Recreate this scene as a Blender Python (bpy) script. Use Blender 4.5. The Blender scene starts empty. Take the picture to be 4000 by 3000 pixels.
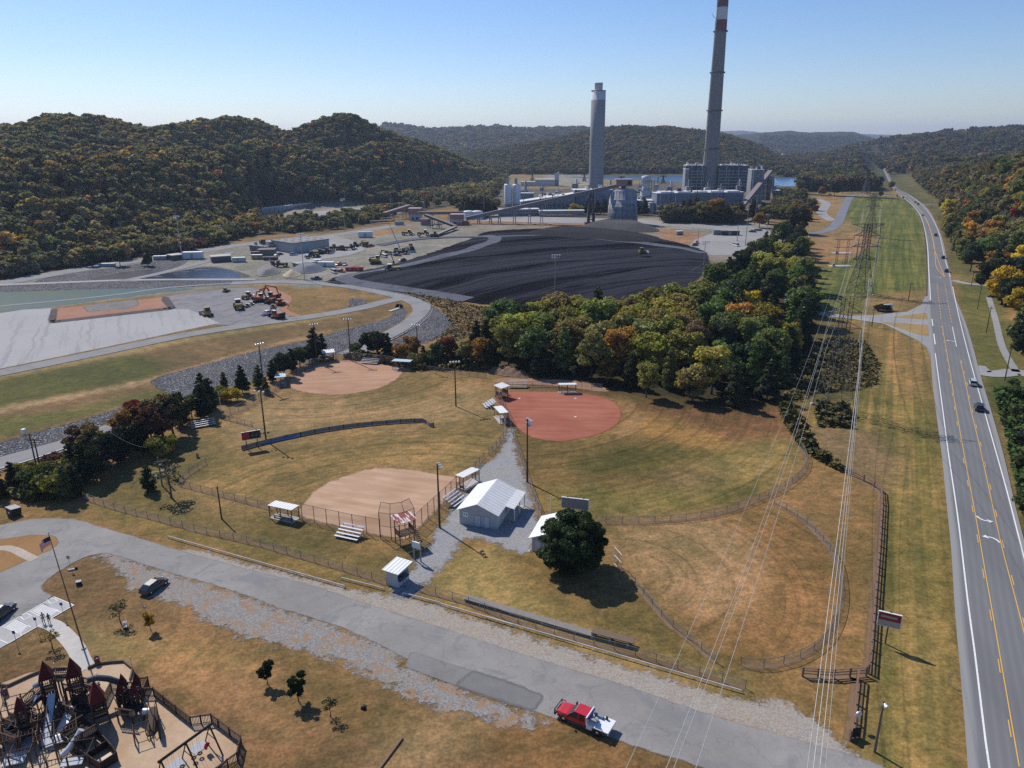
import bpy, bmesh, math, random
import numpy as np
from mathutils import Vector, Matrix

# ---------------------------------------------------------------- camera, sky, sun
SC = bpy.context.scene
COL = SC.collection
FPX, CXP, CYP, CH = 1600., 1106., 829.5, 65.
PITCH = math.atan(525/1600); ROLL = math.radians(-0.35)
cd = bpy.data.cameras.new('camera'); cam = bpy.data.objects.new('camera', cd); COL.objects.link(cam)
cam.location = (0, 0, CH)
CROT = Matrix.Rotation(math.pi/2-PITCH, 3, 'X') @ Matrix.Rotation(ROLL, 3, 'Z')
cam.rotation_euler = CROT.to_euler()
cd.sensor_width = 36; cd.lens = FPX/2212*36; cd.clip_end = 60000; cd.clip_start = .5
SC.camera = cam
SUN_AZ, SUN_EL = math.radians(-40.5), math.radians(45)      # azimuth from +Y towards +X
w = bpy.data.worlds.new('World'); SC.world = w; w.use_nodes = True
nt = w.node_tree; bg = nt.nodes['Background']
sky = nt.nodes.new('ShaderNodeTexSky'); sky.sky_type = 'NISHITA'; sky.sun_disc = False
sky.sun_elevation = SUN_EL; sky.sun_rotation = SUN_AZ
sky.air_density = 1.0; sky.dust_density = 0.3; sky.ozone_density = 3.0; sky.altitude = 300
hsv = nt.nodes.new('ShaderNodeHueSaturation'); hsv.inputs['Saturation'].default_value = 1.18; hsv.inputs['Value'].default_value = 1.2; nt.links.new(sky.outputs[0], hsv.inputs['Color']); mx = nt.nodes.new('ShaderNodeMixRGB'); mx.blend_type = 'MULTIPLY'; mx.inputs[0].default_value = 1; mx.inputs[2].default_value = (.97, .96, 1.1, 1); nt.links.new(hsv.outputs[0], mx.inputs[1]); nt.links.new(mx.outputs[0], bg.inputs[0]); bg.inputs[1].default_value = .092
sd = bpy.data.lights.new('sun', 'SUN'); sun = bpy.data.objects.new('sun', sd); COL.objects.link(sun)
sd.energy = 4.8; sd.angle = math.radians(.5); sd.color = (1, .94, .86)
SDIR = Vector((math.sin(SUN_AZ)*math.cos(SUN_EL), math.cos(SUN_AZ)*math.cos(SUN_EL), math.sin(SUN_EL)))
sun.rotation_euler = SDIR.to_track_quat('Z', 'Y').to_euler(); sun.location = (0, 0, 400)
SC.view_settings.view_transform = 'Standard'; SC.view_settings.look = 'None'
SC.view_settings.exposure = 0; SC.view_settings.gamma = 1
SC.cycles.use_denoising = False; SC.cycles.max_bounces = 5; SC.cycles.transparent_max_bounces = 16; SC.cycles.volume_bounces = 0
random.seed(7); RNG = np.random.default_rng(11)

# ---------------------------------------------------------------- picking points in the world
CR = np.array(CROT)
def ray(px, py):
    return CR @ np.array([(px-CXP)/FPX, -(py-CYP)/FPX, -1.])
def P(px, py, z=0.):
    d = ray(px, py); t = (z-CH)/d[2]
    return Vector((d[0]*t, d[1]*t, z))
def AZ(px, py=310.):
    d = ray(px, py); return d[0]/d[1]
def ZA(px, py, D):
    d = ray(px, py); return CH+D*d[2]/d[1]
def hgt(base, top):
    return ZA(top[0], top[1], P(*base).y)
def ang(a, b):
    a, b = P(*a), P(*b); return math.atan2(b.y-a.y, b.x-a.x)
def dist(a, b): return (P(*a)-P(*b)).length

# ---------------------------------------------------------------- terrain height
def mkhill(cols):
    a = np.array([AZ(c[0]) for c in cols]); K = len(cols[0])-1
    D = np.array([[c[1+k][0] for k in range(K)] for c in cols], float)
    Z = np.array([[c[1+k][1] for k in range(K)] for c in cols], float)
    return a, D, Z
def zc(px, py, D, tree=13.): return (D, max(0., ZA(px, py, D)-tree))
def lh(px, foot, m, r):
    D0 = P(px, foot).y; return (px, (D0, 0), zc(px, m[1], m[0]), ((m[0]*.6+r[0]*.4), max(0, zc(px, m[1], m[0])[1]-9)), zc(px, r[1], r[0]), (r[0]+350, 8))
HILLS = [mkhill([
    lh(-900, 700, (430, 300), (640, 275)), lh(-300, 640, (480, 300), (700, 268)), lh(0, 590, (520, 302), (750, 260)),
    lh(60, 583, (530, 308), (760, 257)), lh(110, 575, (540, 312), (780, 241)), lh(200, 562, (560, 330), (800, 235)),
    lh(260, 550, (600, 312), (820, 246)), lh(300, 540, (620, 303), (830, 260)), lh(350, 530, (640, 306), (860, 263)),
    lh(400, 520, (680, 326), (900, 257)), lh(460, 505, (720, 322), (930, 248)), lh(520, 480, (780, 300), (960, 239)),
    lh(560, 462, (830, 293), (1000, 244)), lh(620, 458, (850, 300), (1020, 270)), lh(650, 455, (860, 303), (1030, 262)),
    lh(700, 452, (880, 308), (1050, 250)), lh(740, 448, (900, 312), (1050, 243)), lh(770, 445, (920, 308), (1060, 245)),
    lh(800, 442, (950, 300), (1080, 262)), lh(850, 437, (1010, 300), (1120, 280)), lh(900, 425, (1060, 308), (1180, 296)),
    lh(950, 415, (1120, 322), (1230, 313)), lh(1000, 408, (1200, 345), (1280, 335)), lh(1040, 398, (1260, 362), (1330, 353)),
    lh(1075, 390, (1330, 380), (1380, 376)), (1100, (1300, 0), (1340, 0), (1360, 0), (1400, 0), (1450, 0))]),
  mkhill([(760, (2600, 0), (3900, 40), (4600, 0))]+[(x, (2600, 0), zc(x, y, 3900), (4600, 0)) for x, y in
    [(835, 273), (870, 276), (930, 283), (980, 280), (1040, 278), (1080, 278), (1130, 283), (1200, 280), (1260, 278), (1300, 282), (1400, 290)]]+[(1500, (2600, 0), (3900, 0), (4600, 0))]),
  mkhill([(900, (1700, 0), (1900, 0), (2300, 0)), (960, (1700, 0), zc(960, 336, 2200), (2600, 0))]+[(x, (1440, 0), zc(x, y, 2150), (2900, 0)) for x, y in
    [(1000, 328), (1060, 318), (1100, 312), (1150, 303), (1200, 296), (1250, 286), (1300, 276), (1350, 271), (1400, 274), (1450, 275), (1500, 277),
     (1530, 281), (1570, 288), (1620, 303)]]+[(1680, (1700, 0), (2000, 12), (2500, 0)), (1730, (1700, 0), (2000, 0), (2500, 0))]),
  mkhill([(1480, (3600, 0), (5000, 20), (6000, 0))]+[(x, (3600, 0), zc(x, y, 5000, 8), (6000, 0)) for x, y in
    [(1540, 292), (1600, 289), (1650, 283), (1700, 280), (1740, 284), (1800, 283), (1840, 282), (1870, 291), (1900, 299), (1960, 304)]]+[(2100, (3600, 0), (5000, 0), (6000, 0))]),
  mkhill([(x, (8000, 0), zc(x, y, 11000, 0), (14000, 0)) for x, y in [(700, 296), (1450, 290), (1540, 284), (1600, 283), (1660, 288), (1800, 292), (1830, 289), (1900, 291), (1960, 293), (2020, 288), (2300, 296)]]),
  mkhill([(1700, (1700, 0), (2400, 0), (4000, 0)), (1800, (1700, 0), (2600, 10), (4000, 0))]+[(x, (1300, 0), zc(x, y, 2600), (4000, 0)) for x, y in
    [(1850, 312), (1900, 300), (1960, 295), (2040, 287), (2100, 281), (2150, 277), (2212, 273), (2400, 268), (3000, 262)]]),
  mkhill([(1940, (900, 0), (1150, 0), (1700, 0)), (1980, (760, 0), (1100, 4), (1700, 0)), (2050, (500, 0), (800, 20), (1700, 8)), (2130, (330, 0), (640, 30), (1700, 15)),
    (2212, (235, 0), (560, 38), (1700, 25)), (2500, (150, 0), (420, 45), (1700, 40)), (3300, (90, 0), (300, 50), (1700, 50))]),
]
_rp = [P(u, v) for u, v in ((2200, 1500), (2110, 985), (2060, 740), (2035, 600), (2021, 525), (2008, 480), (1979, 441), (1954, 422), (1923, 391), (1911, 368), (1898, 345))]
RXY = ([p.y for p in _rp], [p.x for p in _rp])
def vnoise(x, y):
    return (np.sin(x*.011+1.3)*np.cos(y*.013+.4)+.6*np.sin(x*.027+y*.019)+.4*np.sin(x*.051-y*.043+2))/2
def height(x, y):
    x = np.asarray(x, float); y = np.maximum(np.asarray(y, float), 1.); a = x/y; h = np.zeros_like(a)
    for (ca, D, Z) in HILLS:
        K = D.shape[1]
        Di = [np.interp(a, ca, D[:, k]) for k in range(K)]; Zi = [np.interp(a, ca, Z[:, k]) for k in range(K)]
        r = np.zeros_like(a)
        for k in range(K-1):
            t = np.clip((y-Di[k])/(Di[k+1]-Di[k]+1e-6), 0, 1); t = t*t*(3-2*t)
            s = (y >= Di[k]) & (y <= Di[k+1]); r = np.where(s, Zi[k]*(1-t)+Zi[k+1]*t, r)
        r = np.where(y > Di[-1], Zi[-1], r)
        r = np.where((a < ca[0]-.6) | (a > ca[-1]+.6), 0, r)
        h = np.maximum(h, r)
    rx = np.interp(y, RXY[0], RXY[1]); c = np.clip((np.abs(x-rx)-16)/40, 0, 1); c = np.where(y > 3300, 1, c*c*(3-2*c)); h = h*c
    n = vnoise(x, y)
    return h*(1+.07*n*np.clip(h/25, 0, 1))
def hz(x, y): return float(height(np.array([x]), np.array([y]))[0])
def P3(px, py):
    d = ray(px, py); t = np.geomspace(30, 6000, 1500); X = d[0]*t; Y = d[1]*t; Z = CH+d[2]*t
    i = np.argmax(Z < height(X, Y)); return Vector((X[i], Y[i], float(height(X[i:i+1], Y[i:i+1])[0])))

# ---------------------------------------------------------------- node helper and materials
class N:
    def __init__(s, name, rough=.9, spec=.3):
        s.m = bpy.data.materials.new(name); s.m.use_nodes = True; s.t = s.m.node_tree
        s.b = s.t.nodes['Principled BSDF']; s.b.inputs['Roughness'].default_value = rough
        s.b.inputs['Specular IOR Level'].default_value = spec; s.out = s.t.nodes['Material Output']
        s.co = s.t.nodes.new('ShaderNodeTexCoord'); s.geo = s.t.nodes.new('ShaderNodeNewGeometry')
    def n(s, ty, **k):
        o = s.t.nodes.new('ShaderNode'+ty)
        for a, b in k.items(): setattr(o, a, b)
        return o
    def set(s, inp, v):
        if hasattr(v, 'is_output') or isinstance(v, bpy.types.NodeSocket): s.t.links.new(v, inp)
        else:
            if isinstance(v, tuple) and len(v) == 3 and inp.type == 'RGBA': v = v+(1,)
            inp.default_value = v
    def map(s, scale=(1, 1, 1), rot=0, src=None):
        src = src or s.geo.outputs['Position']
        if rot:
            q = s.n('Mapping'); s.set(q.inputs[0], src); q.inputs['Rotation'].default_value = (0, 0, rot); src = q.outputs[0]
        o = s.n('Mapping'); s.set(o.inputs[0], src)
        o.inputs['Scale'].default_value = scale; return o.outputs[0]
    def noise(s, sc, det=3, rough=.6, vec=None, dist=0):
        o = s.n('TexNoise'); s.set(o.inputs['Vector'], vec or s.geo.outputs['Position'])
        o.inputs['Scale'].default_value = sc; o.inputs['Detail'].default_value = det; o.inputs['Roughness'].default_value = rough
        o.inputs['Distortion'].default_value = dist; return o.outputs[0]
    def vor(s, sc, out='Distance', feat='F1', vec=None):
        o = s.n('TexVoronoi', feature=feat); s.set(o.inputs['Vector'], vec or s.geo.outputs['Position']); o.inputs['Scale'].default_value = sc
        return o.outputs[out]
    def ramp(s, f, a=.3, b=.7, va=0., vb=1.):
        o = s.n('MapRange'); s.set(o.inputs[0], f); o.inputs[1].default_value = a; o.inputs[2].default_value = b
        o.inputs[3].default_value = va; o.inputs[4].default_value = vb; return o.outputs[0]
    def mix(s, f, a, b, mode='MIX'):
        o = s.n('MixRGB', blend_type=mode); s.set(o.inputs[0], f); s.set(o.inputs[1], a); s.set(o.inputs[2], b); return o.outputs[0]
    def math(s, op, a, b=0.):
        o = s.n('Math', operation=op); s.set(o.inputs[0], a); s.set(o.inputs[1], b); return o.outputs[0]
    def attr(s, name, ty='GEOMETRY'):
        o = s.n('Attribute', attribute_name=name, attribute_type=ty); return o
    def bump(s, h, strength=.5, dist=.1):
        o = s.n('Bump'); o.inputs['Strength'].default_value = strength; o.inputs['Distance'].default_value = dist
        s.set(o.inputs['Height'], h); s.t.links.new(o.outputs[0], s.b.inputs['Normal'])
    def col(s, c): s.set(s.b.inputs['Base Color'], c); return s
    def alpha_edge(s, amp=1.2, sc=.6, soft=.25, fine=0.):
        """ragged border: 'sd' is the distance in metres inside the outline"""
        sdv = s.attr('sd').outputs['Fac']; nz = s.noise(sc, 4, .7)
        f = s.math('ADD', sdv, s.math('MULTIPLY', s.math('SUBTRACT', nz, .5), amp*2.2))
        if fine: f = s.math('ADD', f, s.math('MULTIPLY', s.math('SUBTRACT', s.noise(2.2, 3, .8), .5), fine*4)); soft *= .45
        s.set(s.b.inputs['Alpha'], s.ramp(f, -soft, soft))

def simple(name, c, rough=.7, metal=0., spec=.3, var=.12, sc=1.5):
    k = N(name, rough, spec); k.b.inputs['Metallic'].default_value = metal
    nz = k.noise(sc, 4, .65, vec=k.co.outputs['Object'])
    k.col(k.mix(nz, tuple(v*(1-var) for v in c), tuple(min(1, v*(1+var)) for v in c))); return k.m

# ---------------------------------------------------------------- object helpers
def tag(o, label=None, cat=None, group=None, kind=None):
    if label: o['label'] = label
    if cat: o['category'] = cat
    if group: o['group'] = group
    if kind: o['kind'] = kind
    return o
def empty(name, loc, rz=0, label=None, cat=None, group=None):
    o = bpy.data.objects.new(name, None); COL.objects.link(o); o.location = loc; o.rotation_euler = (0, 0, rz)
    o.empty_display_size = .3
    return tag(o, label, cat, group)
def link(name, me, mat=None, parent=None, loc=None, rot=None):
    o = bpy.data.objects.new(name, me); COL.objects.link(o)
    if mat is not None and not me.materials: me.materials.append(mat)
    if parent: o.parent = parent
    if loc is not None: o.location = loc
    if rot is not None: o.rotation_euler = rot
    return o
def copy_tree(o, parent=None):
    c = o.copy(); COL.objects.link(c); c.parent = parent
    for ch in list(o.children): copy_tree(ch, c)
    return c
class MB:
    def __init__(s): s.v = []; s.f = []; s.sm = []
    def add(s, vs, fs, smooth=False):
        n = len(s.v); s.v += [tuple(v) for v in vs]; s.f += [tuple(i+n for i in f) for f in fs]; s.sm += [smooth]*len(fs); return s
    def box(s, x0, x1, y0, y1, z0, z1):
        return s.add([(x0, y0, z0), (x1, y0, z0), (x1, y1, z0), (x0, y1, z0), (x0, y0, z1), (x1, y0, z1), (x1, y1, z1), (x0, y1, z1)],
            [(0, 3, 2, 1), (4, 5, 6, 7), (0, 1, 5, 4), (1, 2, 6, 5), (2, 3, 7, 6), (3, 0, 4, 7)])
    def cbox(s, c, sz, rz=0, rx=0, ry=0):
        M = Matrix.Translation(c) @ Matrix.Rotation(rz, 4, 'Z') @ Matrix.Rotation(ry, 4, 'Y') @ Matrix.Rotation(rx, 4, 'X')
        a, b, d = sz[0]/2, sz[1]/2, sz[2]/2
        return s.add([M @ Vector(v) for v in [(-a, -b, -d), (a, -b, -d), (a, b, -d), (-a, b, -d), (-a, -b, d), (a, -b, d), (a, b, d), (-a, b, d)]],
            [(0, 3, 2, 1), (4, 5, 6, 7), (0, 1, 5, 4), (1, 2, 6, 5), (2, 3, 7, 6), (3, 0, 4, 7)])
    def tube(s, a, b, r, r2=None, n=8, caps=True):
        a, b = Vector(a), Vector(b); r2 = r if r2 is None else r2
        d = b-a
        if d.length < 1e-6: return s
        q = d.to_track_quat('Z', 'Y'); vs = []
        for p, rr in ((a, r), (b, r2)):
            for i in range(n):
                t = 2*math.pi*i/n; vs.append(p+q @ Vector((rr*math.cos(t), rr*math.sin(t), 0)))
        fs = [(i, (i+1) % n, n+(i+1) % n, n+i) for i in range(n)]
        s.add(vs, fs, n > 5)
        if caps: s.add(vs, [tuple(range(n))[::-1], tuple(range(n, 2*n))])
        return s
    def path(s, pts, r, n=6, rs=None):
        pts = [Vector(p) for p in pts]; m = len(pts); vs = []
        for k, p in enumerate(pts):
            d = (pts[min(k+1, m-1)]-pts[max(k-1, 0)]); q = d.to_track_quat('Z', 'Y'); rr = rs[k] if rs else r
            for i in range(n):
                t = 2*math.pi*i/n; vs.append(p+q @ Vector((rr*math.cos(t), rr*math.sin(t), 0)))
        fs = [(k*n+i, k*n+(i+1) % n, (k+1)*n+(i+1) % n, (k+1)*n+i) for k in range(m-1) for i in range(n)]
        s.add(vs, fs, n > 4); s.add(vs, [tuple(range(n))[::-1], tuple(range((m-1)*n, m*n))]); return s
    def lathe(s, prof, c=(0, 0, 0), n=24, a0=0, a1=2*math.pi, smooth=True):
        full = abs(a1-a0-2*math.pi) < 1e-4; m = n if full else n+1; vs = []
        for (r, z) in prof:
            for i in range(m):
                t = a0+(a1-a0)*i/n; vs.append((c[0]+r*math.cos(t), c[1]+r*math.sin(t), c[2]+z))
        fs = [(k*m+i, k*m+(i+1) % m, (k+1)*m+(i+1) % m, (k+1)*m+i) for k in range(len(prof)-1) for i in range(n if full else n)]
        return s.add(vs, fs, smooth)
    def prism(s, poly, y0, y1, axis='y'):
        """poly of (x,z) extruded along y, or (x,y) extruded along z"""
        n = len(poly)
        if axis == 'y': vs = [(p[0], y0, p[1]) for p in poly]+[(p[0], y1, p[1]) for p in poly]
        elif axis == 'x': vs = [(y0, p[0], p[1]) for p in poly]+[(y1, p[0], p[1]) for p in poly]
        else: vs = [(p[0], p[1], y0) for p in poly]+[(p[0], p[1], y1) for p in poly]
        return s.add(vs, [tuple(range(n)), tuple(range(2*n-1, n-1, -1))]+[(i, n+i, n+(i+1) % n, (i+1) % n) for i in range(n)])
    def mesh(s, name, fix=True):
        me = bpy.data.meshes.new(name); me.from_pydata(s.v, [], s.f)
        me.polygons.foreach_set('use_smooth', s.sm); me.update()
        if fix:
            bm = bmesh.new(); bm.from_mesh(me); bmesh.ops.recalc_face_normals(bm, faces=bm.faces); bm.to_mesh(me); bm.free()
        return me
    def build(s, name, mat, parent=None, loc=None, rot=None, fix=True):
        return link(name, s.mesh(name, fix), mat, parent, loc, rot)

def catmull(pts, k=6, closed=False):
    pts = [np.array(p[:2], float) for p in pts]; n = len(pts); out = []
    rng = range(n) if closed else range(n-1)
    for i in rng:
        g = (lambda j: pts[j % n]) if closed else (lambda j: pts[min(max(j, 0), n-1)])
        p0, p1, p2, p3 = g(i-1), g(i), g(i+1), g(i+2)
        for j in range(k):
            t = j/k; out.append(.5*((2*p1)+(-p0+p2)*t+(2*p0-5*p1+4*p2-p3)*t*t+(-p0+3*p1-3*p2+p3)*t**3))
    if not closed: out.append(pts[-1])
    return np.array(out)
def sdf(X, Y, poly):
    """positive inside"""
    d = np.full(X.shape, 1e18); ins = np.zeros(X.shape, bool); n = len(poly)
    for i in range(n):
        ax, ay = poly[i][0], poly[i][1]; bx, by = poly[(i+1) % n][0], poly[(i+1) % n][1]
        ex, ey = bx-ax, by-ay; wx, wy = X-ax, Y-ay; t = np.clip((wx*ex+wy*ey)/(ex*ex+ey*ey+1e-12), 0, 1)
        d = np.minimum(d, (wx-ex*t)**2+(wy-ey*t)**2)
        c = (ay > Y) != (by > Y); ins ^= c & (X < (bx-ax)*(Y-ay)/(by-ay+1e-12)+ax)
    d = np.sqrt(d); return np.where(ins, d, -d)
def wpoly(px, smooth=4):
    w_ = [P(*p)[:2] for p in px]
    return catmull(w_, smooth, True) if smooth else np.array(w_)
def npmesh(name, V, Fq, smooth=False):
    me = bpy.data.meshes.new(name); me.vertices.add(len(V)); me.vertices.foreach_set('co', np.asarray(V, np.float32).ravel())
    n = len(Fq); k = Fq.shape[1]; me.loops.add(n*k); me.loops.foreach_set('vertex_index', Fq.astype(np.int32).ravel())
    me.polygons.add(n); me.polygons.foreach_set('loop_start', np.arange(0, n*k, k, dtype=np.int32))
    me.polygons.foreach_set('use_smooth', np.full(n, smooth)); me.update(calc_edges=True); return me
def fattr(me, name, arr, ty='FLOAT', dom='POINT'):
    a = me.attributes.new(name, ty, dom)
    a.data.foreach_set('color' if ty == 'FLOAT_COLOR' else ('vector' if ty == 'FLOAT_VECTOR' else 'value'), np.asarray(arr, np.float32).ravel())
def sheet(name, px, mat, z, res=1., smooth=4, margin=1.2, hfun=None, poly=None, kind='structure', label=None, cat=None):
    poly = wpoly(px, smooth) if poly is None else poly
    lo, hi = poly.min(0)-margin*1.5, poly.max(0)+margin*1.5
    res = max(res, math.sqrt((hi[0]-lo[0])*(hi[1]-lo[1])/160000))
    nx, ny = int((hi[0]-lo[0])/res)+2, int((hi[1]-lo[1])/res)+2
    X, Y = np.meshgrid(lo[0]+np.arange(nx)*res, lo[1]+np.arange(ny)*res)
    S = sdf(X, Y, poly); keep = S > -max(margin, res*.8)
    cell = keep[:-1, :-1] | keep[1:, :-1] | keep[:-1, 1:] | keep[1:, 1:]
    idx = np.arange(nx*ny).reshape(ny, nx)
    q = np.stack([idx[:-1, :-1][cell], idx[:-1, 1:][cell], idx[1:, 1:][cell], idx[1:, :-1][cell]], 1)
    used = np.unique(q); rm = np.full(nx*ny, -1); rm[used] = np.arange(len(used)); q = rm[q]
    Z = np.full(X.shape, z) if hfun is None else z+hfun(X, Y, S)
    V = np.stack([X.ravel()[used], Y.ravel()[used], Z.ravel()[used]], 1)
    me = npmesh(name, V, q, hfun is not None); fattr(me, 'sd', S.ravel()[used])
    o = link(name, me, mat); return tag(o, label, cat, None, kind)

# ================================================================ ground sheet
def ground():
    ys = np.concatenate([[8, 20, 32], np.geomspace(42, 20000, 470)]); av = np.concatenate([[-6, -3, -2], np.linspace(-1.25, 1.25, 520), [2, 3, 6]])
    A, Y = np.meshgrid(av, ys); X = A*Y; Z = height(X, Y)
    far = np.clip((Y-700)/600, 0, 1)[..., None]
    C = np.array([.25, .158, .06])*(1-far)+np.array([.1, .1, .05])*far
    Mw = np.zeros(X.shape)
    def patch(px, c, fe=2., mow=0., smooth=3, s=1.):
        nonlocal C, Mw
        p = wpoly(px, smooth); lo, hi = p.min(0)-fe*2, p.max(0)+fe*2
        m = (X > lo[0]) & (X < hi[0]) & (Y > lo[1]) & (Y < hi[1])
        if not m.any(): return
        wgt = np.clip(sdf(X[m], Y[m], p)/(2*fe)+.5, 0, 1)*s; wgt = wgt*wgt*(3-2*wgt)
        C[m] = C[m]*(1-wgt[:, None])+np.array(c)*wgt[:, None]; Mw[m] = Mw[m]*(1-wgt)+mow*wgt
    # left dike, yards
    patch([(-200, 645), (0, 606), (200, 572), (400, 545), (550, 510), (700, 502), (800, 484), (870, 464), (1000, 442), (1060, 436), (860, 437), (700, 448), (560, 455), (300, 520), (-200, 560)], (.075, .065, .04), 6)
    patch([(1903, 350), (1935, 408), (1995, 441), (2035, 501), (2052, 580), (2110, 590), (2080, 500), (2040, 440), (1985, 400), (1940, 370)], (.13, .12, .048), 3)
    patch([(1470, 548), (1600, 552), (1660, 540), (1640, 580), (1560, 620), (1480, 660), (1500, 600)], (.17, .14, .09), 4)
    patch([(-200, 700), (0, 610), (400, 548), (720, 505), (900, 480), (1100, 478), (1200, 500), (1000, 560), (700, 620), (560, 615), (0, 680), (-200, 760)], (.27, .265, .26), 4)
    patch([(420, 478), (560, 455), (850, 442), (860, 462), (700, 478), (560, 490)], (.3, .28, .26), 5)
    patch([(860, 495), (950, 476), (1060, 478), (1190, 482), (1660, 500), (1660, 545), (1480, 560), (1300, 500), (1100, 500), (960, 510)], (.25, .235, .22), 6)
    patch([(1010, 474), (1130, 474), (1300, 486), (1280, 492), (1120, 486), (1010, 484)], (.3, .17, .085), 3)
    patch([(1410, 492), (1480, 500), (1530, 510), (1480, 545), (1440, 520)], (.36, .2, .12), 3)
    patch([(790, 502), (900, 488), (880, 498), (800, 512)], (.3, .18, .08), 3)
    patch([(1040, 445), (1430, 445), (1640, 470), (1640, 500), (1300, 485), (1020, 472)], (.33, .31, .29), 5)
    patch([(1000, 452), (1060, 436), (1300, 405), (1700, 405), (1700, 450), (1400, 460), (1100, 462)], (.2, .2, .19), 6)
    patch([(1085, 400), (1700, 398), (1705, 460), (1640, 474), (1430, 470), (1085, 466)], (.13, .122, .112), 5)
    patch([(1060, 366), (1200, 376), (1300, 386), (1400, 391), (1300, 405), (1060, 402)], (.26, .2, .11), 8)
    patch([(1190, 376), (1280, 380), (1290, 398), (1180, 398)], (.3, .29, .28), 8)
    patch([(1480, 388), (1650, 396), (1680, 450), (1480, 440)], (.15, .13, .1), 8)
    patch([(1700, 419), (1760, 400), (1900, 400), (1980, 440), (2002, 530), (2002, 640), (1990, 660), (1870, 682), (1745, 668), (1700, 600), (1735, 510), (1660, 500)], (.27, .19, .085), 4, .35)
    patch([(1825, 460), (1850, 425), (1960, 430), (1992, 480), (2001, 560), (2001, 640), (1900, 672), (1760, 665), (1755, 590), (1830, 560), (1790, 545), (1850, 500)], (.15, .165, .045), 5, .9)
    patch([(1745, 520), (1800, 510), (1870, 500), (1900, 520), (1830, 560), (1760, 560), (1740, 600), (1720, 620)], (.33, .2, .1), 5, .2)
    patch([(1735, 510), (1790, 500), (1810, 480), (1830, 425), (1745, 430), (1710, 460)], (.31, .2, .09), 4)
    patch([(1870, 640), (2000, 628), (1995, 656), (1890, 678)], (.28, .19, .08), 3)
    # dike grass
    patch([(-100, 835), (0, 800), (200, 765), (400, 725), (640, 690), (760, 668), (855, 652), (862, 662), (820, 688), (700, 722), (553, 757), (330, 822), (360, 850), (290, 870), (60, 935), (-100, 985)], (.19, .125, .058), 1.5)
    patch([(-100, 850), (0, 822), (180, 785), (300, 765), (350, 790), (330, 815), (150, 850), (0, 880), (-100, 900)], (.1, .105, .026), 4)
    patch([(-100, 940), (0, 905), (150, 885), (320, 845), (350, 850), (150, 905), (0, 945), (-100, 970)], (.14, .14, .035), 3)
    patch([(-100, 895), (0, 879), (200, 842), (330, 818), (340, 824), (200, 852), (0, 892), (-100, 912)], (.36, .25, .14), 1.2)
    patch([(330, 817), (553, 752), (700, 716), (700, 720), (553, 758), (335, 822)], (.38, .23, .12), 1.)
    patch([(0, 808), (200, 770), (400, 730), (600, 700), (760, 675), (760, 680), (600, 707), (400, 740), (200, 780), (0, 820)], (.3, .23, .1), 1.5)
    patch([(870, 632), (960, 645), (1080, 662), (1040, 700), (980, 730), (930, 740), (975, 700), (970, 682), (930, 658)], (.33, .21, .1), 2)
    # ball fields
    patch([(185, 1080), (420, 920), (640, 790), (900, 790), (1080, 850), (1110, 960), (1000, 1050), (980, 1150), (860, 1250), (500, 1170)], (.27, .18, .075), 3)
    patch([(500, 900), (640, 860), (850, 870), (960, 850), (1010, 830), (1050, 860), (1060, 900), (930, 905), (800, 900), (640, 930), (520, 960)], (.31, .215, .105), 5)
    patch([(560, 990), (800, 930), (950, 935), (1080, 950), (1000, 1010), (840, 1005), (700, 1030), (620, 1085), (420, 1050), (450, 1010)], (.34, .225, .085), 6)
    patch([(640, 960), (900, 930), (1000, 950), (900, 975), (700, 1000)], (.21, .15, .058), 5, s=.7)
    patch([(560, 1020), (640, 1010), (740, 1000), (690, 1040), (640, 1090), (560, 1080)], (.2, .14, .055), 5, s=.7)
    patch([(230, 1060), (420, 960), (500, 1000), (390, 1050), (400, 1090), (560, 1130), (800, 1190), (850, 1250), (600, 1190), (330, 1115)], (.165, .13, .045), 4)
    patch([(560, 1110), (800, 1165), (880, 1190), (820, 1210), (600, 1160)], (.2, .14, .05), 4)
    patch([(200, 1090), (400, 1130), (700, 1210), (850, 1265), (800, 1262), (560, 1200), (380, 1160), (260, 1125)], (.22, .165, .05), 2.5)
    patch([(1135, 900), (1350, 860), (1690, 880), (1740, 990), (1660, 1060), (1500, 1110), (1300, 1125), (1170, 1110), (1140, 1000)], (.2, .135, .048), 3)
    patch([(1350, 870), (1680, 880), (1700, 950), (1560, 960), (1430, 935), (1380, 900)], (.2, .105, .05), 6)
    patch([(1360, 905), (1400, 895), (1500, 920), (1580, 960), (1520, 975), (1440, 950), (1370, 935)], (.36, .205, .065), 5)
    patch([(1340, 870), (1370, 880), (1385, 910), (1360, 935), (1330, 940), (1350, 900)], (.33, .2, .09), 3)
    patch([(1600, 960), (1700, 950), (1735, 995), (1680, 1040), (1600, 1050), (1480, 1000)], (.27, .2, .07), 6)
    patch([(1250, 985), (1400, 960), (1500, 970), (1480, 1000), (1350, 1020), (1240, 1020)], (.12, .105, .028), 5)
    patch([(1180, 1060), (1500, 1050), (1660, 1030), (1600, 1085), (1400, 1115), (1200, 1110)], (.2, .165, .05), 5)
    patch([(1420, 1020), (1540, 1010), (1560, 1050), (1460, 1060)], (.31, .21, .11), 6, s=.6)
    patch([(1320, 1135), (1500, 1125), (1700, 1060), (1800, 1180), (1815, 1300), (1770, 1390), (1640, 1440), (1540, 1410), (1350, 1230)], (.25, .145, .055), 3)
    patch([(1320, 1150), (1430, 1120), (1560, 1125), (1640, 1200), (1630, 1280), (1560, 1330), (1480, 1320), (1350, 1230)], (.37, .235, .12), 5)
    patch([(1000, 1180), (1150, 1190), (1200, 1290), (1330, 1320), (1400, 1300), (1500, 1420), (1480, 1450), (1200, 1380), (930, 1290), (900, 1270)], (.235, .16, .057), 4)
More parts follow.
